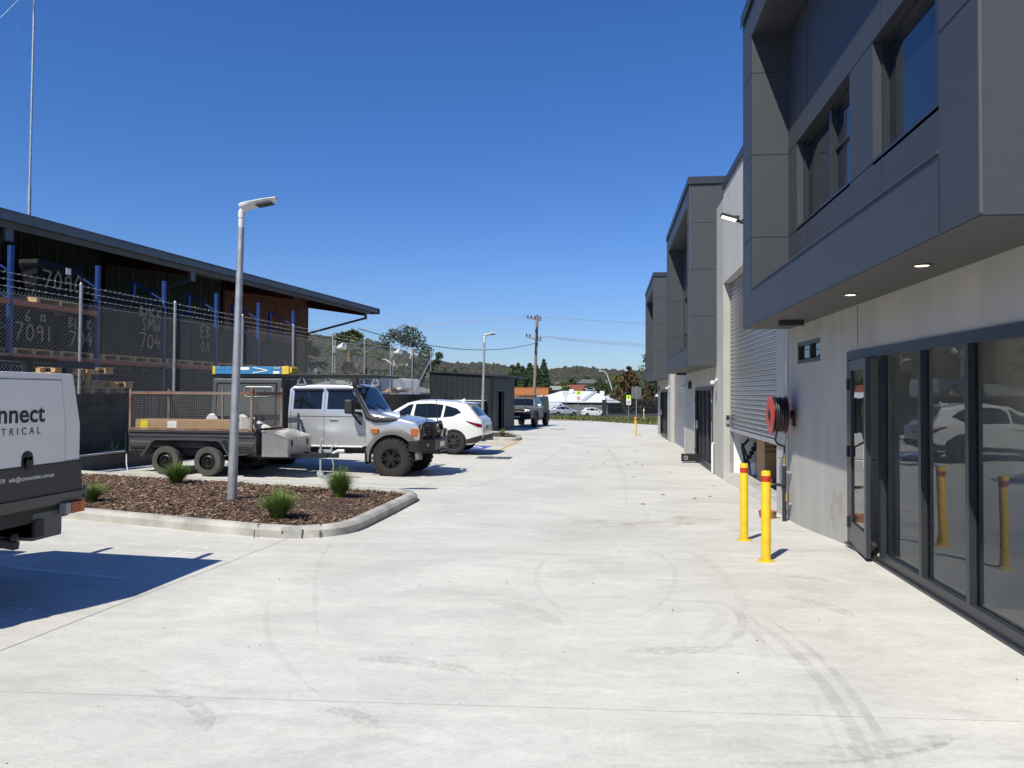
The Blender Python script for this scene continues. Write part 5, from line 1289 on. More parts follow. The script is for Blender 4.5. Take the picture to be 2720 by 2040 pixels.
mb.box(.0, 1.9, -.88, .88, .80, .92); mb.box(-.004, .012, -.862, .862, .92, 1.09); mb.build('lower_band', mat('charcoal_band', (.035, .036, .039), .5), UT)
mb = MB(); mb.box(.0, 1.95, -.90, .90, .74, .80); mb.box(-.02, .02, -.90, .90, .79, .83); mb.build('tray_edge', M['dkgrey'], UT)
mb = MB(); mb.box(-.012, .002, -.93, -.90, .76, .86); mb.build('tray_lock', M['dkgrey'], UT)
mb = MB(); mb.lathe([(0, -.004), (.062, -.004), (.066, .004)], 24, (0, -.22, 1.12), 'x'); mb.lathe([(0, -.004), (.058, -.004), (.062, .004)], 24, (0, -.22, 1.16), 'x'); q = mb.build('door_lock', M['black'], UT, smooth=30)
mb = MB(); mb.box(-.022, -.004, -.25, -.19, 1.08, 1.15); mb.lathe([(0, -.01), (.02, -.008), (.02, .0)], 12, (0, -.22, 1.18), 'x'); mb.build('lock_handle', M['blackp'], q, bevel=.005)
dl = mat('navy_lettering', (.012, .014, .035), .5)
def tail_text(s, size, yr, z, m, x=-.0012, wide=1.0, **kw):      # yr: world y of the right-hand end
    mb = MB(); text(mb, s, size, frame_mx((x, -(yr - 5.5), z), (0, -1, 0), (0, 0, 1)) @ Matrix.Diagonal((wide, 1, 1, 1)), align='RIGHT', **kw); return mb.build('lettering', m, td)
tail_text('Connect', .205, 5.905, 1.455, dl, .0015, wide=1.08, offset=.022, space=1.02)
tail_text('ELECTRICAL', .082, 5.86, 1.355, dl, .0015, space=1.7, offset=.006)
tail_text('P - 0440 130 079   info@connectelec.com.au', .050, 6.02, .985, M['paper'], -.0055, offset=.006, space=.95)
for sg in (-1, 1):      # tail lights in three colours
    for a, b, m, nm in ((.86, .795, M['amber'], 'indicator_lens'), (.795, .685, M['redl'], 'brake_lens'), (.685, .615, M['clear'], 'reverse_lens')):
        mb = MB(); mb.box(-.05, .02, min(sg * a, sg * b) + .002, max(sg * a, sg * b) - .002, .645, .745); mb.build(nm, mat('lens_' + nm, (.42, .075, .03), .3) if nm == 'brake_lens' else (mat('lens_' + nm, (.55, .14, .02), .3) if nm == 'indicator_lens' else mat('lens_reverse', (.30, .29, .28), .25)), UT, bevel=.008)
mb = MB(); mb.box(.03, 1.9, -.75, .75, .62, .74); mb.box(.0, 3.0, -.42, -.32, .50, .64); mb.box(0, 3.0, .32, .42, .50, .64); mb.tube([(1.0, -.7, .40), (1.0, .7, .40)], .06, 8); mb.bar((-.10, 0, .50), (.2, 0, .54), .06, .06); mb.lathe([(0, .0), (.025, .01), (.03, .03), (.02, .06), (0, .065)], 12, (-.08, 0, .53)); mb.tube([(.3, -.5, .50), (.15, -.1, .47), (.3, .5, .50)], .03, 8); mb.build('chassis', M['blackp'], UT)
for sg in (-1, 1): mb = MB(); mb.box(.02, .60, sg * .49 - .17, sg * .49 + .17, .47, .70); mb.build('underbody_box', M['greyp'], UT, bevel=.01)
mb = MB(); mb.box(1.95, 4.0, -.85, .85, .55, 1.10); mb.prism([(2.0, 1.1), (3.3, 1.1), (2.95, 1.72), (2.05, 1.74)], -.76, .76, 'y'); mb.prism([(3.9, .6), (4.5, .6), (4.5, 1.0), (3.9, 1.1)], -.82, .82, 'y'); mb.build('cab', M['white'], UT, bevel=.05, fixn=True)
mb = MB(); mb.bar((3.31, 0, 1.14), (2.98, 0, 1.70), 1.4, .012, (0, 1, 0)); mb.build('windscreen', M['carglass'], UT)
for sg in (-1, 1):
    mb = MB(); mb.bar((2.12, sg * .768, 1.4), (3.0, sg * .768, 1.4), .008, .44); mb.build('side_window', M['carglass'], UT)
for x in (.35, 1.5):
    mb = MB(); mb.bar((x, -.95, 1.98), (x, .95, 1.98), .06, .04)
    for sg in (-1, 1): mb.box(x - .03, x + .03, sg * .62 - .03, sg * .62 + .03, 1.86, 1.96)
    mb.build('roof_bar', M['black'], UT)
for x in (1.35, 4.2):
    for sg in (-1, 1): wheel(UT, x, sg * .76, .37, .24, .21, sg, 'alloy', 0, M['rubber'], M['chrome'])

# ------------------------------------------------------------------ boundary: fence frame of reference
FA = R(3.29)                                   # the boundary runs 3.3 degrees off the driveway line
FD = Vector((math.sin(FA), math.cos(FA), 0)); FN = Vector((-math.cos(FA), math.sin(FA), 0))
FP = Vector((-10.2, 13.8, 0))                  # first visible fence post
KS = 1.18                                      # post spacing 3.54 m
EYE = Vector((0, 0, 1.66))
def fp(s, o=0.0, z=0.0): return EYE + (FP + FD * s + FN * o + Vector((0, 0, z)) - EYE) * KS
def fmx(): return (0, 0, -FA)
def fthing(name, label, cat, s=0, o=0, z=0, group=None):
    t = thing(name, label, cat, fp(s, o, z), -FA, group); t.scale = (KS, KS, KS); return t
# in a fence-aligned thing: local +y runs along the boundary, local -x points away into the neighbour's yard
YZ = 1.52
mb = MB(); mb.grid([[(-60, -40, 0), (0, -40, 0)], [(-60, 16.5, 0), (0, 16.5, 0)], [(-60, 18.0, -.95), (0, 18.0, -.95)], [(-60, 40, -.95), (0, 40, -.95)]]); yd = struct(mb.build('yard', M['yard'], loc=fp(0, .15, YZ), rot=fmx())); yd.scale = (KS, KS, KS)
t = fthing('block_wall', 'dark grey concrete block retaining wall under the chain link fence', 'wall', 0, 0, 0)
mb = MB(); mb.box(-.12, .08, -24, 24.6, -1, 1.57); mb.build('wall', M['block'], t); mb = MB(); mb.box(-.13, .09, -24, 24.6, 1.57, 1.60); mb.build('coping', M['block'], t)
t = fthing('sleeper_wall', 'low grey sleeper wall with steel posts behind the planting bed', 'wall', 0, -.83, 0)
mb = MB()
for k in range(4): mb.box(-.04, .04, -22, 9.0, -.35 + k * .205, -.35 + k * .205 + .198)
mb.build('sleeper', M['sleeper'], t)
mb = MB(); mb.box(-.05, .06, -22, 9.0, .472, .50); mb.build('capping', M['kerb'], t)
for y in (-9, -6.4, -3.8, -1.3, 1.2, 3.8, 6.4):
    mb = MB(); mb.box(.042, .06, y - .09, y + .09, -.4, .49); mb.box(-.08, .042, y - .008, y + .008, -.4, .46); mb.build('steel_post', M['galv'], t)
mb = MB(); rows = [[fp(s, o, .43 + .04 * math.sin(s * 1.7 + o * 5) * (o > -.7)) for o in (-.80, -.45, -.08)] for s in frange(-20, 9, .6)]; mb.grid(rows); struct(mb.build('gravel_strip', M['gravel']), 'stuff')
mb = MB(); rnd = random.Random(9)
for i in range(900):
    s = rnd.gauss(2.4, 1.0) if i % 2 else rnd.gauss(3.6, .5); o = rnd.uniform(-.6, -.10); p = fp(s, o, .45); h = rnd.uniform(.10, .34); a = rnd.uniform(0, 2 * PI); l_ = rnd.uniform(.02, .16)
    c, q = math.cos(a), math.sin(a); w = .008; mb.add([p + Vector((-q * w, c * w, 0)), p + Vector((q * w, -c * w, 0)), p + Vector((c * l_ + q * w, q * l_ - c * w, h * .7)), p + Vector((c * l_ * 1.8, q * l_ * 1.8, h))], [(0, 1, 2), (0, 2, 3)])
struct(mb.build('weeds', mat('weed_green', (.05, .09, .02), .9), smooth=None), 'stuff')
# chain link fence
t = fthing('chain_link_fence', 'chain link security fence with barbed wire on top of the block wall', 'fence', 0, 0, 0)
for k in range(-5, 9):
    mb = MB(); y = 3.0 * k + (0 if k < 8 else 0); mb.tube([(0, y, 1.55), (0, y, 3.74)], .030, 12); mb.lathe([(.03, 3.74), (.033, 3.74), (.02, 3.77), (0, 3.775)], 12, (0, y, 0)); mb.build('post', M['galv'], t, smooth=50)
mb = MB(); y0, y1, zb, zt = -15.0, 24.0, 1.63, 3.36; hh = zt - zb; pit = .076; wr = .0014
n = int((y1 - y0 + hh) / pit)
for i in range(n):
    a = y0 - hh + i * pit
    for d in (1, -1):
        s0, s1 = a, a + hh
        za, zc = (zb, zt) if d > 0 else (zt, zb)
        c0, c1 = max(s0, y0), min(s1, y1)
        if c1 <= c0: continue
        f0, f1 = (c0 - s0) / hh, (c1 - s0) / hh
        p0 = Vector((.034 + .003 * d, c0, za + (zc - za) * f0)); p1 = Vector((.034 + .003 * d, c1, za + (zc - za) * f1))
        mb.bar(p0, p1, wr * 2, wr * 2, (1, 0, 0))
    # twisted selvage ends along the top
    b = y0 + i * pit
    if b < y1: mb.bar((.034, b, zt), (.034, b + .03, zt + .045), wr * 2, wr * 2, (1, 0, 0))
mb.build('wire_mesh', M['mesh'], t)
for z in (1.66, 2.30, 3.34):
    mb = MB(); mb.tube([(.04, y0, z), (.04, y1, z)], .003, 5); mb.build('support_wire', M['chain'], t)
rnd = random.Random(2)
for z in (3.46, 3.58, 3.70):
    mb = MB(); mb.tube([(.03, y0, z), (.03, y1, z)], .004, 5); y = y0
    while y < y1:
        y += rnd.uniform(.13, .17); 
        for q in range(2): a = rnd.uniform(0, PI); mb.bar((.03 - .02 * math.cos(a), y - .012, z - .022 * math.sin(a)), (.03 + .02 * math.cos(a), y + .012, z + .022 * math.sin(a)), .005, .005)
    mb.build('barbed_wire', M['chain'], t)
mb = MB(); mb.tube([(0, 21.2, 1.6), (0, 23.9, 3.3)], .024, 10); mb.build('brace', M['galv'], t)
# yard lamp on a fence post
for s, z, lab in ((12.0, 3.15, 'grey floodlight on the fence post in front of the brick wall'), (18.05, 3.3, 'grey floodlight on a taller fence pole near the gum tree')):
    t = fthing('floodlight', lab, 'floodlight', s, 0, z); mb = MB(); mb.tube([(.06, .05, -1.5), (.06, .05, .35)], .03, 10); mb.box(.0, .12, -.06, .16, -.12, .12); mb.build('bracket', M['galv'], t, bevel=.005)
    mb = MB(); mb.lathe([(0, 0), (.06, .02), (.13, .30), (.12, .34), (0, .33)], 12, (0, 0, 0)); hd = mb.build('lamp_housing', M['lampw'], t, smooth=40, loc=(.14, .05, .06), rot=(0, R(80), R(-20)))

# ------------------------------------------------------------------ neighbour's warehouse
# eave 4.0 m and wall 7.2 m behind the fence line; along = fence coordinate s
WH = fthing('brick_warehouse', 'long dark warehouse with deep eaves and a red brick end behind the racks', 'warehouse', 0, 0, 0)
EO, WO, S0, S1 = -4.03, -7.23, -26.0, 26.3
SB = 25.25
mb = MB(); mb.box(WO - .2, WO, S0, 17.0, YZ, 6.38); mb.build('sheet_wall', M['fibro'], WH)
mb = MB(); y = S0
while y < 17.0: mb.box(WO, WO + .03, y, y + .035, YZ, 6.38); y += .70
mb.build('cover_batten', M['batten'], WH)
mb = MB(); mb.box(WO - .25, WO + .05, 17.0, SB, YZ, 6.6); mb.box(WO - 18, WO - .25, SB - .25, SB, YZ, 6.6); mb.build('brick_wall', M['brick'], WH)
for a, b, c in ((16.86, 17.0, 6.5), (9.66, 9.84, 6.6), (2.3, 2.48, 6.6)): mb = MB(); mb.box(WO, WO + .11, a, b, YZ, c); mb.build('steel_column', M['oxide'], WH)
ze0, ze1 = 5.90, 6.12
def ez(y): return 5.54 + (y - 0) * .0158
mb = MB(); ya, yb = S0, 26.9
for y0, y1 in ((ya, yb),):
    pass
rows = [[(EO - 14, y, ez(y) + 2.6), (EO + .25, y, ez(y) + .30), (EO + .25, y, ez(y) + .24), (EO - 14, y, ez(y) + 2.5)] for y in frange(ya, yb, 4)]
mb.grid(rows); mb.add(rows[-1], [(0, 1, 2, 3)]); mb.build('roof', M['eave'], WH)
mb = MB()
for a, b in ((ya, yb),):
    mb.bar((EO + .19, a, ez(a) + .16), (EO + .19, b, ez(b) + .16), .12, .22)
mb.build('gutter', M['eave'], WH)
mb = MB(); mb.add([(EO + .12, ya, ez(ya) + .04), (EO + .12, yb - .6, ez(yb) + .04), (WO, yb - .6, ez(yb) + .75), (WO, ya, ez(ya) + .92)], [(0, 1, 2, 3)]); mb.build('eave_lining', M['eaveu'], WH)
mb = MB(); mb.bar((EO + .10, ya, ez(ya) - .03), (EO + .10, 10.2, ez(10.2) - .03), .06, .16); mb.bar((EO + .10, 10.2, ez(10.2) - .03), (EO + .10, yb - 1, ez(yb) - .03), .06, .16); mb.build('eave_purlin', M['eaveu'], WH)
for s in (-5.1, 2.4, 9.75, 17.2, 25.3):
    mb = MB(); z = ez(s); mb.prism([(WO, z + .75), (EO + .02, z + .02), (EO + .02, z - .22), (WO, z + .25)], s - .09, s + .09, 'y'); bm_ = mb.build('rafter', M['oxide'], WH, fixn=True)
    if s != 17.2:
        mb = MB(); mb.bar((WO + .05, s, z - 1.12), (EO + .05, s, z - .34), .09, .10); mb.box(EO + .02, EO + .10, s - .12, s + .12, z - .40, z + .10); mb.build('tie_strut', M['eave'], bm_)
mb = MB(); mb.box(EO - .25, EO + .26, 26.6, 26.9, ez(27) + .0, ez(27) + .26); mb.build('barge_end', M['oxide'], WH)
mb = MB(); mb.tube([(WO + .10, SB - .25, YZ), (WO + .10, SB - .25, 4.6), (WO + .2, SB - .25, 4.75)], .06, 8); mb.build('downpipe', M['eave'], WH)
# guyed radio mast on the roof
t = fthing('radio_mast', 'thin guyed radio mast rising above the dark warehouse roof', 'mast', 9.0, 9.5, 6.3)
mb = MB()
mb.tube([(0, 0, -3.5), (0, 0, 2.2)], .055, 8); mb.tube([(0, 0, 2.2), (.02, 0, 8), (.05, 0, 20)], .040, 8, .022); mb.lathe([(0, -.1), (.07, -.08), (.07, .08), (0, .1)], 8, (.03, 0, 8.7))
mb.tube([(0, 0, 8.9), (.10, .0, 9.1), (.10, 0, 8.6), (0, 0, 8.4)], .014, 5)
mb.build('mast', M['galv'], t)
mb = MB(); mb.tube([(0, 0, 9), (-5.0, 1, -.4)], .008, 4); mb.tube([(0, 0, 9), (-1.6, -6, -.4)], .008, 4); mb.tube([(0, 0, 14), (-6, -4, -.4)], .008, 4); mb.build('guy_wire', M['galv'], t)

# ------------------------------------------------------------------ pallet racking and wrapped loads
RO = -2.93                                       # front uprights, behind the fence
rk = fthing('pallet_rack', 'blue and orange pallet racking in the raised yard behind the fence', 'racking', 0, 0, YZ)
ry = [-4.0, -1.3, 1.4, 4.1, 6.8, 9.5, 12.2, 14.9]
for i, y in enumerate(ry):
    mb = MB()
    for x in (RO, RO - 1.0): mb.box(x - .045, x + .045, y - .05, y + .05, 0, 3.33)
    z = .3
    while z < 3.0: mb.bar((RO - .05, y, z), (RO - .95, y, z + .55 if int(z / .55) % 2 else z), .03, .03); mb.bar((RO - .05, y, z), (RO - .95, y, z + .5), .025, .025); z += .62
    mb.build('upright_frame', M['rblue'], rk)
for i, y in enumerate(ry[:-1]):
    for x in (RO + .02, RO - 1.0):
        for z in ((.90, 2.10) if i <= 2 else ((.90,) if i <= 4 else ())):
            mb = MB(); mb.box(x - .025, x + .025, y + .05, y + 2.65, z - .06, z + .06); mb.build('beam', M['rorange'], rk)
STROKE = {'7': [[(0, 1), (.6, .95), (.2, 0)]], '0': [[(.3, 1), (.05, .6), (.1, .1), (.4, 0), (.6, .4), (.5, .9), (.3, 1)]], '9': [[(.55, .7), (.3, .95), (.08, .75), (.2, .5), (.55, .65), (.55, .9), (.5, 0)]],
 '1': [[(.25, 1), (.25, 0)]], '4': [[(.35, 1), (.0, .4), (.6, .4)], [(.45, .7), (.42, 0)]], '6': [[(.5, 1), (.1, .5), (.1, .1), (.4, 0), (.55, .3), (.15, .4)]], 'A': [[(0, 0), (.3, 1), (.6, 0)], [(.12, .4), (.5, .4)]], 'I': [[(.2, 1), (.2, 0)]],
 'B': [[(.05, 0), (.05, 1), (.5, .85), (.1, .52), (.6, .25), (.05, 0)]], 'M': [[(0, 0), (.1, 1), (.35, .4), (.6, 1), (.7, 0)]], 'C': [[(.55, .85), (.2, .95), (.05, .5), (.2, .05), (.55, .12)]], 'K': [[(.05, 1), (.05, 0)], [(.55, 1), (.08, .5), (.6, 0)]],
 'S': [[(.55, .9), (.2, 1), (.1, .7), (.5, .4), (.4, .02), (.05, .1)]], 'W': [[(0, 1), (.15, 0), (.35, .6), (.55, 0), (.7, 1)]], 'E': [[(.55, 1), (.05, 1), (.05, 0), (.55, 0)], [(.05, .5), (.45, .52)]], 'O': [[(.3, 1), (.03, .5), (.3, 0), (.6, .5), (.3, 1)]], 'a': [[(.5, .6), (.15, .6), (.1, .1), (.5, .15), (.5, .6), (.55, 0)]], 'L': [[(.1, 1), (.08, 0), (.5, 0)]], ' ': []}
def sprayed(mb, s, size, x, yo, zz, rnd):
    n = len(s); adv = .82 * size; y = yo - n * adv / 2
    for k, ch in enumerate(s):
        dz = rnd.uniform(-.05, .05) * size
        for pth in STROKE.get(ch, []):
            p = [(x, y + a * size * 1.0 + rnd.uniform(-.03, .03) * size, zz + dz + b * size * rnd.uniform(.94, 1.06)) for a, b in pth]
            for a, b in zip(p, p[1:]): mb.bar(a, b, .012, .115 * size, (1, 0, 0)) if False else mb.bar(a, b, .115 * size, .012, (1, 0, 0))
        y += adv
def load(y, z, w, h, d, label, marks=(), seed=0, o=RO - .48):
    y += 2.1; t = fthing('wrapped_load', label, 'wrapped load', y, 0, YZ + z, 'black wrapped pallet loads'); rnd = random.Random(seed)
    mb = MB(); rows = []
    for k in range(9):
        zz = .12 + (h - .12) * k / 8; ring = []
        for cx, cy in ((-1, -1), (0, -1), (1, -1), (1, -.33), (1, .33), (1, 1), (0, 1), (-1, 1), (-1, 0)):
            q = 1 + rnd.uniform(-.025, .025) - (.05 if k == 8 else 0); ring.append((o + cx * d / 2 * q, cy * w / 2 * q, zz + rnd.uniform(-.012, .012) * (k > 0)))
        rows.append(ring + ring[:1])
    mb.grid(rows); mb.add(rows[-1][:-1], [tuple(range(9))]); b = mb.build('wrapped_stack', M['wrap'], t, weld=True, fixn=True)
    mb = MB(); mb.box(o - d/2, o + d/2, -w/2, w/2, .09, .12)
    for yy in (-w/2 + .05, 0, w/2 - .05): mb.box(o - d/2, o + d/2, yy - .05, yy + .05, 0, .09)
    mb.build('pallet', M['timber'], t)
    for s, size, zz, yo in marks:
        mb = MB(); sprayed(mb, s, size, o + d/2 + .04, yo, zz, rnd); mb.build('sprayed_mark', M['chalk'], t)
    return t
load(-.75 - 1.7, 2.17, 1.25, 1.02, 1.05, 'black wrapped load sprayed AI on the top rack at the left edge', [('AI', .42, .45, .35)], 1)
t_ = load(.72, 2.17, 1.45, 1.0, 1.05, 'tall black wrapped load sprayed 7090 on the top rack level', [('7090', .40, .36, .05)], 2)
mb = MB(); mb.box(RO + .085, RO + .095, .10, .25, .76, .91); mb.build('label', M['paper'], t_)
load(-2.8, .97, 1.2, .98, 1.05, 'black wrapped load on the lower rack at the left edge, under the AI load', [], 3)
load(-.05, .97, 1.15, 1.0, 1.05, 'black wrapped load sprayed 7091 on the lower rack level', [('7091', .36, .30, 0), ('6 a', .26, .74, 0)], 4)
load(1.28, .97, 1.1, .95, 1.05, 'black wrapped load sprayed 704 beside the 7091 load on the lower rack', [('704', .34, .28, .1), ('BL K', .24, .70, .05)], 5)
load(2.75, .97, 1.2, 1.72, 1.05, 'tall plain black wrapped load left of the one sprayed BMCK', [], 6)
load(3.98, .97, 1.2, 1.80, 1.05, 'tall black wrapped load sprayed BMCK and SMW on the lower rack', [('BMCK', .30, 1.22, .05), ('SMW', .34, .86, .05), ('704', .38, .38, .05)], 7)
load(5.4, .97, 1.2, 1.50, 1.05, 'black wrapped load with slumped top right of the BMCK load', [], 8)
load(6.62, .97, 1.2, 1.42, 1.05, 'black wrapped load sprayed EB toward the middle of the racking', [('EB', .38, .86, .1), ('OA', .34, .42, .1)], 9)
load(8.1, .97, 1.2, 1.20, 1.05, 'plain black wrapped load between the EB load and the lamp post', [], 10)
load(9.35, .97, 1.2, 1.15, 1.05, 'plain black wrapped load directly behind the tall lamp post', [], 11)
load(10.8, .3, 1.2, 1.60, 1.05, 'plain black wrapped load right of the lamp post, before the brick wall', [], 12)
load(12.0, .3, 1.2, 1.75, 1.05, 'rightmost black wrapped load, marked with a ring, at the right end of the racking', [('O', .34, .7, .1)], 13)
for i, (y, lab) in enumerate(((-3.0, 'leftmost'), (-.3, 'second'), (1.3, 'third'), (2.8, 'fourth'), (4.0, 'fifth'), (5.5, 'sixth'), (6.8, 'seventh'), (8.3, 'eighth'))):
    load(y, 0, 1.2, .78, 1.05, lab + ' low black wrapped load on the ground under the rack beam, counted from the left', [], 30 + i)
# timber pallets stacked behind the fence
def pallet(s, z, label, rz=0.0, o=-.95, red=False):
    t = fthing('timber_pallet', label, 'pallet', s, 0, YZ + z, 'timber pallets stacked behind the fence'); t.rotation_euler.z += rz
    mb = MB()
    for x in (-.36, -.18, 0, .18, .36): mb.box(o + x * 1.05 - .06, o + x * 1.05 + .06, -.6, .6, .122, .144)
    for y in (-.53, 0, .53): mb.box(o - .4, o + .4, y - .05, y + .05, .10, .122)
    for x in (-.36, 0, .36): mb.box(o + x - .05, o + x + .05, -.6, .6, 0, .022)
    mb.build('deck', M['timber'], t)
    for x in (-.36, 0, .36):
        for y in (-.53, 0, .53):
            mb = MB(); mb.box(o + x - .05, o + x + .05, y - .07, y + .07, .022, .10); mb.build('block', M['red'] if red and x > .3 and y < -.3 else M['timber'], t)
    return t
pallet(.35, .07, 'bottom timber pallet of the stack behind the fence', .02); pallet(.32, .215, 'second timber pallet from the bottom of the stack behind the fence', -.03)
pallet(.45, .36, 'third timber pallet from the bottom of the stack behind the fence', .05); pallet(1.0, .505, 'top timber pallet of the stack with one red block', -.03, red=True)
pallet(1.55, .07, 'lone timber pallet on the ground right of the stacked pallets', .1); pallet(1.62, .215, 'grey pallet on top of the lone pallet, right of the stack', -.05)
t = fthing('pipe_rack', 'dark steel rail on a stand beside the fence at far left', 'rail', -1.7, -.6, YZ)
mb = MB(); mb.box(-.06, .06, -2.6, 1.3, .55, .68); mb.box(-.05, .05, .6, .75, 0, .55); mb.box(-.05, .05, -2, -1.85, 0, .55); mb.build('rail', M['dkgrey'], t)

# ------------------------------------------------------------------ dark shed with meter cupboards
sd = thing('services_shed', 'small dark grey sheet-metal shed with open doorway beside the silver utility', 'shed', (-5.98, 39.5, -.35), R(-9))
mb = MB(); H1, H0 = 2.95, 2.85
Wd, Dp = 3.45, 4.3          # across, deep
mb.add([(-Wd, 0, 0), (0, 0, 0), (0, 0, 2.92), (-Wd, 0, 3.12)], [(0, 1, 2, 3)])
mb.add([(-Wd, Dp, 0), (0, Dp, 0), (0, Dp, 2.92), (-Wd, Dp, 3.12), (-Wd, 0, 0), (-Wd, 0, 3.12)], [(1, 0, 3, 2), (0, 4, 5, 3)])
for y0, y1, z0, z1 in ((0, 1.05, 0, 2.92), (2.25, Dp, 0, 2.92), (1.05, 2.25, 2.15, 2.92)): mb.box(-.04, 0, y0, y1, z0, z1)
mb.build('wall', M['shed'], sd)
mb = MB(); x = -Wd
while x < -.05:
    mb.box(x, x + .035, -.028, -.001, 0, 2.98 + .2 * (-x / Wd) * .8 - .03); x += .30
mb.build('sheet_rib', M['shed'], sd)
mb = MB(); mb.prism([(-Wd - .1, 3.14), (.45, 2.90), (.45, 3.0), (-Wd - .1, 3.22)], -.12, Dp + .15, 'y'); mb.build('roof', M['flash'], sd, fixn=True)
mb = MB(); mb.box(-.9, .02, 1.08, 1.12, 0, 2.13); mb.box(-1.6, -.9, .4, 3.2, 0, .02); mb.build('inner_partition', M['dim'], sd)
mb = MB(); mb.box(.0, .03, 1.0, 1.06, 0, 2.2); mb.box(.0, .03, 2.24, 2.30, 0, 2.2); mb.box(0, .03, 1.06, 2.24, 2.14, 2.2); mb.build('door_frame', M['batten'], sd)
mb = MB(); mb.box(-.06, -.045, 1.95, 2.24, 0, 2.14); mb.build('door', M['blackp'], sd)
mb = MB(); mb.tube([(.04, .06, 0), (.04, .06, 2.6), (.12, .06, 2.82)], .045, 10); mb.build('downpipe', M['shed'], sd)
cb_ = bpy.data.objects.new('meter_cupboard', None); COL.objects.link(cb_); cb_.parent = sd; cb_.location = (-.3, -.36, 0)
mb = MB(); mb.box(-1.75, 0, 0, .33, 0, 1.62); mb.build('cupboard_body', M['shed'], cb_, bevel=.01)
mb = MB(); mb.box(-1.78, .03, -.02, .35, 1.62, 1.66); mb.build('cupboard_top', M['lampw'], cb_)
mb = MB(); mb.box(-1.72, -1.5, -.005, -.001, 1.28, 1.56); mb.box(-.98, -.6, -.005, -.001, 1.44, 1.53); mb.box(-.55, -.35, -.005, -.001, .98, 1.03); mb.build('label', M['paper'], cb_)
mb = MB(); mb.box(-.885, -.875, -.004, 0, .05, 1.6); mb.build('door_gap', M['groove'], cb_)
t = thing('gas_box', 'small dark box standing against the shed left of the meter cupboards', 'cabinet', (-8.7, 39.3, -.3), R(-9)); mb = MB(); mb.box(-.35, .35, -.3, 0, 0, 1.7); mb.build('cabinet_body', M['shed'], t, bevel=.01); mb = MB(); mb.box(-.4, .4, -.34, .02, 1.7, 1.74); mb.build('lid', M['flash'], t)

# skip of rubbish in the raised yard
t = fthing('skip_bin', 'dark open bin full of boards and cardboard in the raised yard by the shed', 'bin', 23.0, 1.6, .72)
mb = MB(); mb.prism([(-.75, 0), (.6, 0), (.75, .85), (-.8, .85)], -1.1, 1.1, 'y'); mb.build('bin_body', M['dkgrey'], t, fixn=True)
mb = MB(); rnd = random.Random(5)
for k in range(9): mb.bar((rnd.uniform(-.6, .5), -1.1 + rnd.uniform(-.2, .3), .85 + k * .04), (rnd.uniform(-.6, .6), 1.0 + rnd.uniform(-.2, .5), .95 + rnd.uniform(0, .25)), .28, .03)
mb.build('boards', M['card'], t)
mb = MB(); mb.bar((.4, -.7, 1.12), (.2, .3, 1.2), .3, .02); mb.build('white_board', M['paper'], t)
# forklift
t = fthing('forklift', 'black forklift mast and guard behind the fence in front of the palm trees', 'forklift', 27.0, 4.4, .60)
mb = MB()
for y in (-.45, .45): mb.box(-.08, .08, y - .06, y + .06, .3, 2.35)
for z in (.6, 1.5, 2.3): mb.box(-.06, .06, -.45, .45, z, z + .1)
mb.build('mast', M['black'], t)
mb = MB(); mb.bar((.35, -.5, 2.30), (2.0, -.5, 2.22), .08, .08); mb.bar((.35, .5, 2.30), (2.0, .5, 2.22), .08, .08); mb.bar((2.0, -.5, .9), (1.95, -.5, 2.22), .08, .08); mb.bar((2.0, .5, .9), (1.95, .5, 2.22), .08, .08); mb.bar((.35, -.5, .9), (.4, -.5, 2.3), .08, .08); mb.bar((.35, .5, .9), (.4, .5, 2.3), .08, .08)
for k in range(5): mb.bar((.4 + k * .38, -.5, 2.3), (.4 + k * .38, .5, 2.3), .04, .03)
mb.build('overhead_guard', M['black'], t)
mb = MB(); mb.box(.2, 2.1, -.55, .55, .3, 1.05); mb.box(1.6, 2.2, -.5, .5, 1.0, 1.25); mb.build('body', M['lyel'], t, bevel=.05)
for x in (.4, 1.8):
    for sg in (-1, 1): wheel(t, x, sg * .5, .3, .2, .16, sg, 'steel', 0, M['rubber'], M['rimb'])

# ------------------------------------------------------------------ land beyond the lot
def terr(x, y):
    r = math.hypot(x, y)
    z = -.62 - max(0, min(1, (y - 60) / 45)) * .75 - max(0, min(1, (y - 104) / 8)) * .72
    if y < 62: z = -.75
    if r > 165: z += (r - 165) * .0105 if r < 420 else 2.68 + (r - 420) * .03
    if r > 165 and abs(x) > .5 * y: pass
    return z
RIDGE = [(-2500, 868), (500, 880), (760, 884), (830, 888), (880, 896), (920, 893), (964, 899), (1000, 906), (1050, 925), (1100, 944), (1150, 957), (1200, 964), (1240, 964), (1274, 962), (1310, 966), (1353, 972), (1400, 975), (1438, 980), (1480, 976), (1524, 972), (1560, 972), (1606, 978), (1660, 983), (1701, 981), (1800, 976), (2000, 970), (3500, 960)]
PSI, FPX = R(7.11), 2043.0
def ridge_z(x, y, Rr):
    a = math.atan2(x, y) + PSI
    if a > R(75): a = R(75)
    if a < R(-75): a = R(-75)
    px = 1360 + FPX * math.tan(a)
    return 1.66 + (1046 - interp1(RIDGE, px)) / FPX * Rr * math.cos(a)
RH = 950.0
def hill(x, y):
    r = math.hypot(x, y); b = terr(0, 200) + (min(r, 430) - 165) * .0105
    if r < 430 or y < 0: return None
    t = min(1, (r - 430) / (RH - 430)); top = ridge_z(x, y, RH) - 6
    return b + (top - b) * t**1.25 + (math.sin(x * .021) * math.sin(y * .017 + x * .004)) * 5 * t * (1 - t) * 2
mb = MB()
rows = []
rad = [0, 30, 56, 58.5, 61, 70, 85, 104, 112, 125, 145, 165, 200, 260, 340, 430, 500, 580, 660, 740, 820, 890, 950, 1000, 1300, 3000]
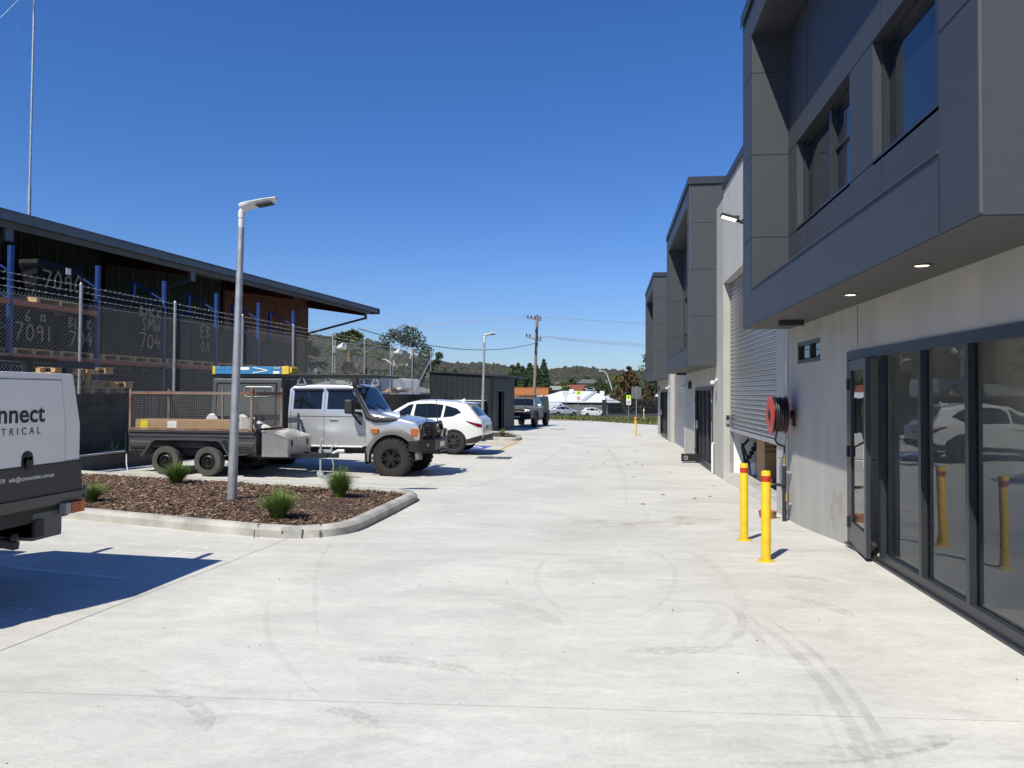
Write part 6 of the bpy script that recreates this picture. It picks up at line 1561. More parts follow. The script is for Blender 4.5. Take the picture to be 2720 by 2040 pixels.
for r in rad:
    row = []
    for i in range(121):
        a = R(-180 + 3 * i); x, y = r * math.sin(a), r * math.cos(a); h = hill(x, y) if y > 0 else None
        if r > 950 and y > 0: h = ridge_z(x, y, RH) - 6 - (r - 950) * .12 if r < 2000 else -20
        z = h if h is not None else (terr(x, y) if y > 0 else -1.2)
        if r == 0: z = -.8
        row.append((x, y, z))
    rows.append(row)
mb.grid(rows[::-1]); TER = struct(mb.build('terrain', M['dirt'], smooth=180))
# grass verge, street, footpath
mb = MB(); rows = []
for y in frange(56.6, 108, 1.6):
    row = []
    for x in frange(-40, 30, 1.5):
        yy = y if y > 60 else y
        row.append((x, yy, terr(x, yy) + .14 + random.uniform(-.02, .03)))
    rows.append(row)
def kerb_y(x): return 64.4 - (x + 2.5) * 1.72 * .9
mb = MB(); rows = []
for k, f in enumerate([0, .02, .05, .1, .16, .24, .34, .46, .6, .75, .9, 1.0]):
    row = []
    for x in frange(-44, 40, 1.2):
        y0 = min(max(kerb_y(x), 52.0), 72); y = y0 + (107 - y0) * f
        row.append((x, y, max(terr(x, y), -1.45) + .17 - .25 * f + random.uniform(-.03, .03)))
    rows.append(row)
mb.grid(rows); struct(mb.build('grass_verge', M['grass'], smooth=180), 'stuff')
mb = MB(); rnd = random.Random(12)
for i in range(26000):
    x = rnd.uniform(-16, 10); y0 = min(max(kerb_y(x), 52.0), 72); f = rnd.random()**1.6; y = y0 + .25 + (106 - y0) * f; z = max(terr(x, y), -1.45) + .15 - .25 * f
    h = rnd.uniform(.08, .26) * (1.4 if rnd.random() < .1 else 1); a = rnd.uniform(0, PI); w = rnd.uniform(.04, .14); c, s_ = math.cos(a) * w, math.sin(a) * w; d = rnd.uniform(-.1, .1)
    mb.add([(x - c, y - s_, z), (x + c, y + s_, z), (x + d, y + d, z + h)], [(0, 1, 2)], 0 if rnd.random() < .68 else 1)
struct(mb.build('verge_grass_blades', [mat('verge_blade', (.05, .085, .02), .9), mat('verge_blade_dry', (.20, .18, .07), .9)]), 'stuff')
kb = []
for a, b in ((-20, -6.2), (-6.0, -1.2), (-.8, 3.0), (3.1, 12)):
    mb = MB(); rows = []
    for x in frange(a, b, .8):
        y0 = min(max(kerb_y(x), 52.0), 72); z = terr(x, y0)
        rows.append([(x, y0 + .1, z + .175), (x, y0 - .12, z + .17), (x, y0 - .18, z - .05), (x, y0 - .6, z - .02)])
    mb.grid(rows); struct(mb.build('street_kerb', mat('tan_kerb', (.30, .24, .19), .85, 0, .2, 2), fixn=True))
    mb = MB(); mb.grid([[(x, min(max(kerb_y(x), 52.0), 72) - .22, terr(x, min(max(kerb_y(x), 52.0), 72)) + .012), (x, min(max(kerb_y(x), 52.0), 72) - .62, terr(x, min(max(kerb_y(x), 52.0), 72)) + .015)] for x in frange(a, b, .8)]); struct(mb.build('gutter_strip', M['asphalt'], fixn=True))
mb = MB(); rows = []
for x in frange(-40, 30, 2.5):
    y0 = min(max(kerb_y(x), 52.0), 72); rows.append([(x, y0 - .55, terr(x, y0) + .005), (x, 54.5, -.56), (x, 51.5, g(min(max(x, -13), 4), 51.5) - .01)])
mb.grid(rows); struct(mb.build('driveway_apron', M['lot'], fixn=True, smooth=180))
mb = MB(); mb.grid([[(-160, 108, -2.05), (120, 108, -2.05)], [(-160, 146, -2.02), (120, 146, -2.02)]]); struct(mb.build('street', M['asphalt']))
mb = MB(); mb.grid([[(-8, 82, -1.0 + .2), (4, 78, -.94 + .2)], [(-8, 83.6, -1.02 + .2), (4, 79.6, -.97 + .2)]]); struct(mb.build('footpath', M['kerb']))

# ------------------------------------------------------------------ vegetation
def leafmat(name, c, c2): return mat(name, c, .85, 0, 0, 2.0, col2=c2, detail=3)
def clumps(mb, centers, leaf, per, rnd, m=0, flat=.8, nm=1):
    for (cx, cy, cz, r) in centers:
        for i in range(per):
            u, v = rnd.uniform(-1, 1), rnd.uniform(0, 2 * PI); q = r * (rnd.random()**.38); s = math.sqrt(1 - u * u)
            p = Vector((cx + q * s * math.cos(v), cy + q * s * math.sin(v), cz + q * u * flat))
            a = Vector((rnd.gauss(0, 1), rnd.gauss(0, 1), rnd.gauss(0, 1))).normalized(); b = a.cross(Vector((rnd.gauss(0, 1), rnd.gauss(0, 1), rnd.gauss(0, 1)))).normalized()
            L = leaf * rnd.uniform(.6, 1.3); w = L * rnd.uniform(.35, .6)
            mb.add([p - a * L, p + b * w, p + a * L, p - b * w], [(0, 1, 2, 3)], rnd.randrange(nm) if nm > 1 else m)
bark = mat('grey_bark', (.14, .115, .09), .95, 0, .3, 3, .3, 20); pale_bark = mat('pale_gum_bark', (.58, .53, .46), .8, 0, .2, 1.2)
def tree(name, label, x, y, z, h, w, leaf, per, nclump, mats, seed, crown_lo=.25, shape='round', trunk_r=.18, group=None, cat='tree', bk=None, leafs=None):
    rnd = random.Random(seed); t = thing(name, label, cat, (x, y, z), 0, group)
    mb = MB(); mb.tube([(0, 0, -.3), (rnd.uniform(-.1, .1), 0, h * .3), (rnd.uniform(-.2, .2), 0, h * .8)], trunk_r, 7, trunk_r * .25)
    cs = []
    for i in range(nclump):
        f = crown_lo + (1 - crown_lo) * (i + .5) / nclump; zz = h * f
        if shape == 'column': rr = w * .5 * (1 - .90 * max(0, (f - .45) / .55)**2.4) * .8; ox = rnd.uniform(-.12, .12) * w
        elif shape == 'cone': rr = w * .5 * (1.02 - f)**.8; ox = 0
        else: rr = w * .5 * math.sin(PI * min(.93, max(.12, (f - crown_lo * .7) / (1.02 - crown_lo * .7))))**.7
        k = 1 if shape == 'column' else max(2, int(4 * rr / (w * .5)))
        for j in range(k):
            a = rnd.uniform(0, 2 * PI); d = rr * rnd.uniform(.3, .85) if shape != 'column' else 0
            cr = rr * rnd.uniform(.45, .7) if shape != 'column' else rr
            cs.append((d * math.cos(a), d * math.sin(a), zz + rnd.uniform(-.05, .05) * h, cr))
            if shape == 'round' and rnd.random() < .5: mb.tube([(0, 0, h * .35), (d * .5 * math.cos(a), d * .5 * math.sin(a), zz * .8), (d * math.cos(a), d * math.sin(a), zz)], trunk_r * .4, 5, .02)
    mb.build('trunk', bk or bark, t, smooth=60)
    mb = MB(); clumps(mb, cs, leaf, per, rnd, nm=len(mats)); mb.build('crown', mats, t)
    return t
gm = [leafmat('gum_leaf', (.055, .078, .035), (.11, .135, .065)), leafmat('gum_leaf_dark', (.032, .048, .024), (.06, .075, .038))]
dg = [leafmat('deep_green', (.022, .045, .014), (.05, .085, .025)), leafmat('deep_green_dark', (.014, .03, .012), (.03, .055, .02))]
yg = [leafmat('yellow_green', (.10, .13, .02), (.20, .19, .035)), leafmat('mid_green', (.045, .08, .02), (.08, .11, .03))]
rb = [leafmat('rusty_foliage', (.075, .048, .020), (.13, .085, .035)), leafmat('rusty_foliage_dark', (.04, .030, .014), (.07, .05, .022))]
pp = [leafmat('poplar_leaf', (.04, .075, .03), (.075, .115, .05)), leafmat('poplar_dark', (.028, .052, .022), (.05, .08, .034))]
# gum tree with pale limbs
t = thing('gum_tree', 'tall gum tree with pale bare limbs and grey-green crown behind the van', 'tree', (-20.4, 75, -.2))
mb = MB()
limbs = [[(0, 0, -.5), (-.05, 0, 2.4), (.0, 0, 3.9)], [(0, 0, 3.2), (-.9, .2, 4.8), (-1.4, .1, 6.2), (-1.5, 0, 7.2)], [(0, 0, 3.9), (.7, .3, 5.2), (1.0, .2, 6.5), (1.0, 0, 7.6)], [(.3, 0, 4.5), (1.6, -.2, 5.4), (2.4, -.2, 5.9)], [(0, 0, 2.8), (1.4, .3, 3.6), (2.6, .3, 4.1), (3.6, .2, 5.5)], [(-.6, .1, 4.4), (-1.8, .2, 5.2), (-2.6, .2, 5.3)]]
for i, l_ in enumerate(limbs): mb.tube(l_, .20 if i == 0 else .125, 7, .14 if i == 0 else .045)
mb.build('trunk', pale_bark, t, smooth=60)
mb = MB(); rnd = random.Random(8)
clumps(mb, [(-1.6, 0, 7.2, .9), (-1.0, .2, 7.7, .8), (.2, 0, 8.0, 1.0), (1.0, 0, 7.8, .95), (1.5, 0, 7.1, .9), (1.8, 0, 6.3, .9), (2.5, -.2, 5.9, .8), (2.0, .2, 5.2, .8), (.4, .3, 6.9, .8), (-2.5, .2, 5.4, .6), (-1.8, 0, 6.5, .5), (1.2, .1, 4.8, .7), (2.6, .2, 4.6, .7), (3.7, .2, 5.6, .45), (3.5, .1, 5.0, .35), (-.2, .2, 7.3, .6)], .15, 190, rnd, nm=2); mb.build('crown', gm, t)
# palms
def palm(label, x, y, z, h, fr, seed, L=1.9):
    rnd = random.Random(seed); t = thing('palm_tree', label, 'palm tree', (x, y, z), 0, 'fan palms')
    mb = MB(); mb.tube([(0, 0, -1), (.05, 0, h * .5), (.0, 0, h)], .24, 10, .22); mb.build('trunk', bark, t, smooth=60)
    mb = MB(); md = MB()
    for i in range(fr + 22):
        dead = i >= fr; a = rnd.uniform(0, 2 * PI); el = rnd.uniform(-.35, 1.25) if not dead else rnd.uniform(-1.5, -1.15); LL = L * rnd.uniform(.75, 1.05) * (.75 if dead else 1)
        d = Vector((math.cos(a) * math.cos(el), math.sin(a) * math.cos(el), math.sin(el))); side = d.cross(Vector((0, 0, 1))).normalized(); up = side.cross(d)
        st = Vector((0, 0, h - (rnd.uniform(.2, 1.3) if dead else 0))) + d * .15; hub = st + d * LL * .5 + Vector((0, 0, -.06 * LL)); tgt = md if dead else mb
        tgt.bar(st, hub, .04, .03)
        for k in range(15):
            th = (k - 7) / 7 * 1.25; f = d * math.cos(th) + side * math.sin(th); tip = hub + f * LL * .55 * rnd.uniform(.85, 1.1) + Vector((0, 0, -.22 * LL * rnd.uniform(.4, 1.1))); mid = hub + f * LL * .32; wv = (up.cross(f)).normalized() * .035 * L
            tgt.add([hub, mid + wv, tip, mid - wv], [(0, 1, 2), (0, 2, 3)])
    mb.build('crown', leafmat('palm_frond', (.10, .14, .035), (.20, .23, .08)), t)
    md.build('dead_skirt', leafmat('dead_frond', (.16, .12, .075), (.26, .21, .14)), t)
palm('tall fan palm with shaggy dead skirt rising behind the forklift', -21.45, 62, .3, 5.2, 30, 3, 1.9)
palm('small fan palm at the brick corner of the warehouse', -20.2, 49, .3, 3.5, 28, 4, 1.6)
tree('bushy_tree', 'dense dark green bushy tree below the gum tree behind the rubbish bin', -18.4, 72, -.3, 4.9, 6.2, .24, 230, 7, dg + gm, 21, .12, bk=bark)
tree('bushy_tree', 'grey-green bushy tree behind the utility pole at the tall palm', -22.6, 78, -.3, 4.6, 5.0, .22, 220, 6, gm, 22, .1)
tree('bushy_tree', 'small dark bush at the back left corner of the dark shed', -11.6, 60, -.3, 3.6, 3.0, .2, 200, 5, dg, 23, .08)
# poplar row
for i, (px, top, lab) in enumerate(((-22.4, 8.3, 'leftmost poplar of the dark green row behind the shed'), (-21.1, 8.5, 'second poplar from the left in the dark green row'), (-19.9, 7.7, 'third poplar from the left in the dark green row'), (-18.3, 8.7, 'fourth poplar from the left, thickest of the dark green row'), (-16.8, 8.4, 'poplar just left of the big timber power pole'), (-15.0, 9.4, 'tallest poplar, just right of the big timber power pole'))):
    tree('poplar_tree', lab, px * 1.2, 216 + i % 2, -1.0, top * 1.2 + .7, 4.3, .34, 130, 44, pp, 40 + i, .05, 'column', .15, 'row of poplars')
# brown conifer, shrubs and street trees across the road
tree('conifer_tree', 'large rusty brown conifer behind the white roofs at right', 4.3, 152, -1.9, 8.9, 8.6, .36, 300, 11, rb, 51, .12, 'cone', .25)
tree('conifer_tree', 'smaller rusty brown conifer right of the large brown one', 8.3, 156, -1.9, 6.2, 4.6, .3, 220, 7, rb, 52, .12, 'cone', .2)
tree('street_tree', 'tree with dark hanging crown showing beside the top of the farthest unit', 7.6, 110, -1.5, 10.0, 5.2, .22, 220, 6, gm, 53, .66)
far = [(-11.4, 205, 5.2, 5, dg, 'yellow'), (-1.5, 190, 6.8, 7, dg, ''), (-4.2, 215, 6.4, 6, dg, ''), (-8.2, 198, 4.2, 4, gm, ''), (2.6, 200, 5.0, 6, yg, ''), (6.0, 205, 6.6, 6, yg, ''), (10.5, 175, 6.5, 6, dg, ''), (13, 165, 6.0, 6, dg, ''), (.4, 182, 4.4, 5, dg, ''), (-13.6, 230, 6.5, 5, yg, ''), (-24.5, 240, 9, 7, dg, ''), (-27, 170, 6.5, 6, dg, ''), (-14.2, 300, 9, 8, gm, ''), (4.0, 300, 10, 9, yg, ''), (-8, 320, 9, 10, dg, ''), (15, 260, 9, 9, dg, ''), (-27, 330, 9, 10, gm, ''), (-3, 260, 8, 8, gm, '')]
labs = ['round green tree right of the poplars above the orange brick building', 'large dark green tree behind the solar panel on the white roof', 'dark green tree beside the red tiled roofs', 'small grey-green tree left of the white roof ridge', 'yellow-green tree right of the leaning street light', 'tall yellow-green tree left of the brown conifer', 'dark green tree behind the palisade fence at right', 'dark tree at far right, half hidden by the last unit', 'dark shrub behind the white roof ridge', 'yellow-green tree by the pale green roof', 'dark green tree far behind the shed roof', 'dark tree behind the shed near the gum tree', 'grey-green tree on the rise left of the pale green house', 'broad yellow-green tree on the rise above the white roofs', 'dark tree on the hillside between the red roofs', 'broad dark tree on the hillside at right', 'grey-green tree at the foot of the hill behind the shed', 'grey-green tree on the hillside above the red tiled roofs']
for i, ((x, y, h, w, ms, _), lab) in enumerate(zip(far, labs)):
    tree('distant_tree', lab, x, y, terr(x, y) - .3, h, w, .34 if y < 230 else .5, 170 if y < 230 else 110, 6, ms, 60 + i, .1, trunk_r=.2, group='trees across the street')
# forest on the hills: one mass
rnd = random.Random(77); mb = MB()
ico = []
bm = bmesh.new(); bmesh.ops.create_icosphere(bm, subdivisions=1, radius=1); iv = [v.co.copy() for v in bm.verts]; if_ = [tuple(v.index for v in f.verts) for f in bm.faces]; bm.free()
cnt = 0
while cnt < 16000:
    a = R(rnd.uniform(-27, 12)); r = 430 + (960 - 430) * rnd.random()**.75; x, y = r * math.sin(a), r * math.cos(a)
    px = 1360 + FPX * math.tan(a + PSI)
    if px < 720 or px > 1830: continue
    h = hill(x, y) if r < 950 else ridge_z(x, y, RH) - 6
    if h is None: continue
    s = rnd.uniform(1.3, 2.9) * (1.25 if r > 800 else 1); q = rnd.uniform(.7, 1.15)
    mb.add([Vector((x, y, h + s * q * .8)) + Vector((v.x * s * rnd.uniform(.75, 1.3), v.y * s * rnd.uniform(.75, 1.3), v.z * s * q * rnd.uniform(.75, 1.3))) for v in iv], if_, rnd.choices([0, 1, 2, 3], [4, 4, 3, 1])[0]); cnt += 1
fm = [mat('bush_greygreen', (.040, .042, .033), .95, 0, .3, .8), mat('bush_brown', (.048, .043, .034), .95, 0, .3, .8), mat('bush_dark', (.030, .034, .025), .95, 0, .3, .8), mat('bush_olive', (.046, .050, .030), .95, 0, .3, .8)]
struct(mb.build('forest', fm), 'stuff')

# ------------------------------------------------------------------ buildings across the street
def hip(mb, x0, x1, y0, y1, z0, z1, inset_x, m=0):
    ym = (y0 + y1) / 2
    mb.add([(x0, y0, z0), (x1, y0, z0), (x1, y1, z0), (x0, y1, z0), (x0 + inset_x, ym, z1), (x1 - inset_x, ym, z1)], [(0, 1, 5, 4), (1, 2, 5), (2, 3, 4, 5), (3, 0, 4), (3, 2, 1, 0)], m)
t = thing('white_roofed_building', 'long low building with white hipped metal roof across the street', 'building', (-6, 148, -2.1), R(-2))
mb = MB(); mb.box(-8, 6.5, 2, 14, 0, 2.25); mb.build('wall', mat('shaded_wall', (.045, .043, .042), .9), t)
mb = MB(); hip(mb, -9.6, 8.4, .4, 15.5, 2.30, 4.35, 6.0); mb.box(-9.6, 8.4, .35, .45, 2.12, 2.32); mb.build('roof', M['roofw'], t)
mb = MB(); mb.bar((1.2, .8, 2.50), (3.2, 7.3, 4.28), .9, .12); mb.bar((5.6, 5, 3.3), (6.2, 5, 3.4), .4, .5); mb.build('roof_valley', mat('grey_roof_sheet', (.38, .40, .42), .5), t)
mb = MB()
for x in (-4, -1.2, 1.5): mb.box(x, x + 1.6, 1.98, 2.0, 0, 1.9)
mb.build('panel', M['flare'], t)
for x, y, zz in ((-1.9, 6.0, 3.9), (4.2, 6, 3.6)):
    mb = MB(); mb.box(x, x + .9, y, y + .8, zz, zz + .8); mb.build('roof_unit', M['lampw'], t)
mb = MB(); mb.bar((1.4, 9, 4.75), (2.7, 9.8, 4.95), .9, .06, (0, -.5, 1)); mb.build('solar_panel', M['carglass'], t)
mb = MB(); mb.bar((1.3, 8.95, 4.72), (2.8, 9.9, 4.95), 1.1, .05, (0, -.5, 1)); mb.box(1.4, 1.5, 9.2, 9.3, 4.2, 4.8); mb.box(2.6, 2.7, 9.6, 9.7, 4.2, 4.8); mb.build('panel_stand', M['lampw'], t)
t = thing('white_roofed_building', 'low white-roofed wing right of the long hipped building, behind the palisade', 'building', (2.0, 158, -2.1), R(2))
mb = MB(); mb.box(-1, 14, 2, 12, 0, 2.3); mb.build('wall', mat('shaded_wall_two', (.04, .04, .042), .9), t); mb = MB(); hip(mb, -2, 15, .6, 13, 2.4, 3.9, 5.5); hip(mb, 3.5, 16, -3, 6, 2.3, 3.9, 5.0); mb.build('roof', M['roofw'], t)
for x in (1.0, 6.2): mb = MB(); mb.box(x, x + .9, 5, 5.8, 3.4, 4.2); mb.build('roof_unit', M['lampw'], t)
t = thing('white_roofed_building', 'flat white roof at the foot of the orange brick building, left of the pole', 'building', (-17, 160, -2.1), R(2))
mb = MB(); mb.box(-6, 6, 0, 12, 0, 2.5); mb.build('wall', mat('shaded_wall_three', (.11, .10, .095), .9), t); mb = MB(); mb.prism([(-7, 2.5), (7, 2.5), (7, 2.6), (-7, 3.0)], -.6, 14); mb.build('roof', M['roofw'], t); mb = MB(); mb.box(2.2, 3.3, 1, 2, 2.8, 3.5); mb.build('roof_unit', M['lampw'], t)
t = thing('orange_brick_building', 'flat-topped orange brick building behind the timber power pole', 'building', (-19.2, 190, -2.0))
mb = MB(); mb.box(-7, 4.6, 0, 12, 0, 5.15); mb.build('wall', M['obrick'], t); mb = MB(); mb.box(-7.1, 4.7, -.1, 12.1, 5.15, 5.27); mb.build('coping', M['obrick'], t); mb = MB(); mb.box(-5.2, -5.0, -.03, -.005, 2.5, 5.1); mb.build('downpipe', M['lampw'], t)
def house(label, x, y, z, w, d, h, rh, roofm, wallm, rz=0, two=False):
    t = thing('house', label, 'house', (x, y, z), rz, 'houses beyond the street'); mb = MB(); mb.box(-w/2, w/2, 0, d, -1, h); mb.build('wall', wallm, t)
    mb = MB(); hip(mb, -w/2 - .5, w/2 + .5, -.5, d + .5, h, h + rh, w * .28); mb.build('roof', roofm, t)
    for k in (-.28, .12): mb = MB(); mb.box(w * k, w * k + 1.3, -.04, -.005, h - 1.5, h - .5); mb.build('window', M['carglass'], t)
    return t
cream = mat('cream_wall', (.45, .42, .36), .8); bwall = mat('brick_house_wall', (.26, .13, .08), .9)
house('low house with pale green roof right of the poplars', -15.2, 225, .2, 5, 6, 2.6, 1.2, M['sheetpg'], cream, .1)
house('house with dull red tiled roof below the two-storey house', -9.8, 215, -1.1, 8, 8, 2.9, 1.5, M['tileroof'], bwall, -.1)
house('house with bright red roof just above the white roof ridge', -9.2, 192, -1.9, 9, 7, 3.0, 1.1, M['tileroof'], bwall, .05)
house('two-storey cream house with red lower roof left of the solar panel', -5.9, 240, -1.2, 6, 7, 6.2, 1.3, M['flare'], cream, .1)
house('red-roofed house below the cream two-storey house', -8.8, 232, -1.2, 9, 7, 4.3, 1.4, M['tileroof'], bwall, .1)
house('wide cream house with grey roof right of the leaning street light', 2.2, 310, 1.0, 14, 9, 4.2, 1.8, M['flare'], cream, -.1)
house('long red-roofed house behind the white wing roofs at right', 2.0, 185, -1.9, 13, 8, 3.2, 1.4, M['tileroof'], bwall, 0)
house('pale green metal roof behind the palms and forklift', -20.5, 58, -.9, 10, 9, 2.6, 1.0, M['sheetpg'], cream, -.06)
house('small white house among trees on the far hillside', -26, 420, 4.0, 5, 6, 3.0, 1.2, M['flare'], cream, .2)

# ------------------------------------------------------------------ street furniture across the verge
t = thing('palisade_fence', 'tall dark palisade fence with gate across the street at right', 'fence', (-.2, 118, -1.75), R(-3))
mb = MB(); x = 0
while x < 14: mb.box(x, x + .055, -.02, .02, .1, 2.75); x += .16
mb.build('pale', M['fence2'], t)
mb = MB()
for z in (.3, 1.35, 2.45): mb.box(0, 14, -.05, -.02, z, z + .07)
mb.build('rail', M['fence2'], t)
for x in (-.1, 2.6, 5.3, 8.0, 10.7): mb = MB(); mb.box(x - .07, x + .07, -.07, .07, 0, 2.95); mb.build('post', M['fence2'], t)
mb = MB(); mb.box(-.65, -.05, -.3, .3, 0, 2.55); mb.build('gate_post', M['fence2'], t)
t = thing('sheet_fence', 'grey sheet metal fence behind the parked cars', 'fence', (-6.2, 141, -2.05), R(-2)); mb = MB(); mb.box(-5, 6.2, 0, .05, 0, 1.75); mb.build('sheet', M['flare'], t); mb = MB()
for k in range(5): mb.box(-5 + k * 2.7, -4.92 + k * 2.7, -.04, 0, 0, 1.85)
mb.build('post', M['galv'], t)
def signpost(label, x, y, z, top, kind):
    t = thing('road_sign', label, 'sign', (x, y, z), 0, 'signs on the verge'); mb = MB(); mb.tube([(0, 0, -.6), (0, 0, top - z)], .035, 8); mb.build('pole', M['galv'], t); h = top - z
    if kind == 'tri':
        mb = MB(); mb.prism([(-.50, h), (.50, h), (0, h - .92)], -.05, -.04); mb.build('sign_panel', M['lampw'], t)
    elif kind == 'zone':
        mb = MB(); mb.box(-.30, .30, -.06, -.045, h - .5, h); mb.build('fluoro_panel', M['fluoro'], t)
        mb = MB(); mb.box(-.30, .30, -.06, -.045, h - 1.25, h - .51); p = mb.build('sign_panel', M['paper'], t)
        mb = MB(); mb.lathe([(.17, 0), (.24, 0), (.24, -.004), (.17, -.004), (.17, 0)], 24, (.0, -.062, h - .92), 'y'); mb.build('red_ring', mat('sign_red', (.55, .02, .02), .5), p)
        mb = MB(); text(mb, '40', .24, frame_mx((0, -.066, h - 1.0), (1, 0, 0), (0, 0, 1)), align='CENTER', offset=.02); mb.build('numeral', M['blackp'], p)
        mb = MB(); mb.lathe([(0, 0), (.10, 0), (.10, -.01)], 12, (0, -.07, h - .24), 'y'); mb.build('symbol', M['blackp'], t)
    else:
        mb = MB(); mb.box(-.42, .42, -.03, -.015, h - 1.05, h - .05); mb.build('sign_panel', mat('sign_back', (.13, .14, .15), .6, .3), t)
signpost('white triangular sign on a thin pole in front of the white van', -5.14, 95, -1.15, 1.95, 'tri')
signpost('fluoro yellow school zone sign with speed ring, left one by the white roof', -3.76, 100, -1.2, 2.05, 'zone')
signpost('fluoro yellow school zone sign with speed ring, in front of the palisade fence', 2.65, 100, -1.2, 1.55, 'zone')
signpost('back of a dark square sign on a pole on the verge at right', 2.40, 66, -.75, 2.35, 'back')
t = thing('marker_post', 'short pale marker post in the grass at right', 'post', (3.3, 72, -.8)); mb = MB(); mb.box(-.04, .04, -.04, .04, 0, 1.15); mb.build('post', M['timber'], t); mb = MB(); mb.box(-.05, .05, -.045, -.04, .95, 1.12); mb.build('reflector', M['paper'], t)
t = thing('street_light', 'pale leaning street light pole above the white roofs', 'street light', (1.0, 170, -2.0), 0); mb = MB(); mb.tube([(.1, 0, 0), (.1, 0, 3.9), (-.5, 0, 6.0), (-1.2, 0, 8.0), (-1.6, 0, 8.6), (-2.3, 0, 8.75)], .09, 8, .06); mb.build('pole', M['lampw'], t, smooth=50); mb = MB(); mb.box(-3.0, -2.2, -.12, .12, 8.68, 8.82); mb.build('lamp_head', M['lampw'], t); mb = MB(); mb.box(-1.0, 1.1, -.06, .06, 3.4, 3.5); mb.build('crossarm', M['pole'], t)
# big timber power pole
t = thing('power_pole', 'big weathered timber power pole with two crossarms beyond the driveway', 'power pole', (-7.86, 82, -1.0), 0)
mb = MB(); mb.tube([(0, 0, -1), (.05, 0, 2.5), (.33, 0, 11.1)], .21, 14, .14); mb.build('pole', M['pole'], t, smooth=60)
mb = MB(); mb.bar((-.75, -.25, 10.75), (.75, .12, 10.55), .10, .12); mb.bar((-.85, -.25, 8.75), (.75, .12, 8.35), .10, .12); mb.bar((.30, -.14, 9.9), (-.1, -.2, 10.6), .04, .04); mb.build('crossarm', M['pole'], t)
for x, z in ((-.68, 10.76), (-.3, 10.72), (.1, 10.66), (.66, 10.6), (-.8, 8.78), (-.45, 8.7), (.4, 8.5), (.7, 8.42)):
    mb = MB(); mb.lathe([(0, 0), (.05, 0), (.09, .10), (.05, .14), (.09, .2), (.04, .26), (0, .26)], 10, (x, -.1, z + .05)); mb.build('insulator', M['ceramic'], t, smooth=50)
for z in (8.0, 9.4): mb = MB(); mb.box(.12, .42, -.22, -.12, z - .15, z + .15); mb.build('bracket', M['black'], t)
mb = MB(); mb.tube([(.14, -.2, 6.9), (.22, -.2, 8.6), (.26, -.2, 9.8)], .05, 8); mb.build('cable_riser', M['cable'], t)
def wire(name, label, a, b, sag, r, m, n=26):
    a, b = Vector(a), Vector(b); mb = MB(); mb.tube([a + (b - a) * (i / n) + Vector((0, 0, -4 * sag * (i / n) * (1 - i / n))) for i in range(n + 1)], r, 5)
    o = mb.build(name, m, smooth=180); return tag(o, label, 'cable', 'overhead lines')
wire('service_cable', 'thick black service cable sagging from the power pole to the warehouse eave', (-7.8, 81.8, 7.05), fp(26.0, 4.6, 5.1), 1.0, .028, M['cable'])
for i, (x, z, lab) in enumerate(((-.68, 10.0, 'leftmost top'), (.1, 9.9, 'middle top'), (.66, 9.85, 'right top'))):
    wire('power_line', lab + ' conductor from the power pole off to the left', (-7.86 + x, 82, z + .05), (-75, 92 + i * 3, 9.8 + i * .5), 1.2, .012, M['alcable'])
    wire('power_line', lab + ' conductor from the power pole off to the right', (-7.86 + x, 82, z + .05), (55, 86 + i * 3, 10.2 + i * .4), 1.4, .012, M['alcable'])
for i, (x, z, lab) in enumerate(((-.8, 8.0, 'leftmost lower'), (-.45, 7.9, 'second lower'), (.4, 7.75, 'third lower'), (.7, 7.65, 'right lower'))):
    wire('power_line', lab + ' wire from the power pole crossing toward the units', (-7.86 + x, 82, z + .05), (50, 84 + i * 2, 7.0 - i * .15), 1.2, .014, M['alcable'])
wire('power_line', 'upper pale wire strung past the palms to the gum tree', fp(13.5, .3, 3.45), (-18.5, 74, 7.4), .2, .02, M['alcable'])
wire('power_line', 'lower pale wire strung past the palms to the gum tree', fp(13.5, .3, 3.25), (-18.5, 74, 7.0), .2, .02, M['alcable'])
t = thing('power_pole', 'slim timber power pole with short crossarm in front of the bushy trees', 'power pole', (-22.3, 90, -.5)); mb = MB(); mb.tube([(.1, 0, 0), (.45, 0, 6.3)], .13, 8, .10); mb.build('pole', M['pole'], t, smooth=50); mb = MB(); mb.box(-.6, 1.4, -.05, .05, 5.9, 6.0); mb.build('crossarm', M['pole'], t)
t = thing('power_pole', 'far small power pole with three crossarms between the two palms', 'power pole', (-43, 150, 0)); mb = MB(); mb.tube([(0, 0, -1), (0, 0, 7.8)], .14, 8, .1); mb.build('pole', M['pole'], t)
for z, w in ((7.4, 1.1), (5.4, .9), (4.2, .9)): mb = MB(); mb.box(-w, w, -.06, .06, z, z + .1); mb.build('crossarm', M['pole'], t)

mb = MB(); rnd = random.Random(31)
for i in range(70):
    x, y = rnd.uniform(-3.6, 2.4), rnd.uniform(2.8, 13); s_ = rnd.uniform(.002, .006); z = g(x, y); a = rnd.uniform(0, PI)
    mb.bar((x - s_ * math.cos(a), y - s_ * math.sin(a), z + s_ * .5), (x + s_ * math.cos(a), y + s_ * math.sin(a), z + s_ * .5), s_ * 1.4, s_)
struct(mb.build('grit', M['dkgrey']), 'stuff')
mb = MB()
for i in range(16):
    x, y = rnd.uniform(-1, 2.3), rnd.uniform(12, 30); z = g(x, y) + .006; s_ = rnd.uniform(.03, .06); mb.add([(x - s_, y, z), (x, y - s_ * .5, z + .01), (x + s_, y, z), (x, y + s_ * .5, z + .015)], [(0, 1, 2, 3)])
struct(mb.build('dry_leaves', mat('dry_leaf', (.30, .15, .05), .8)), 'stuff')
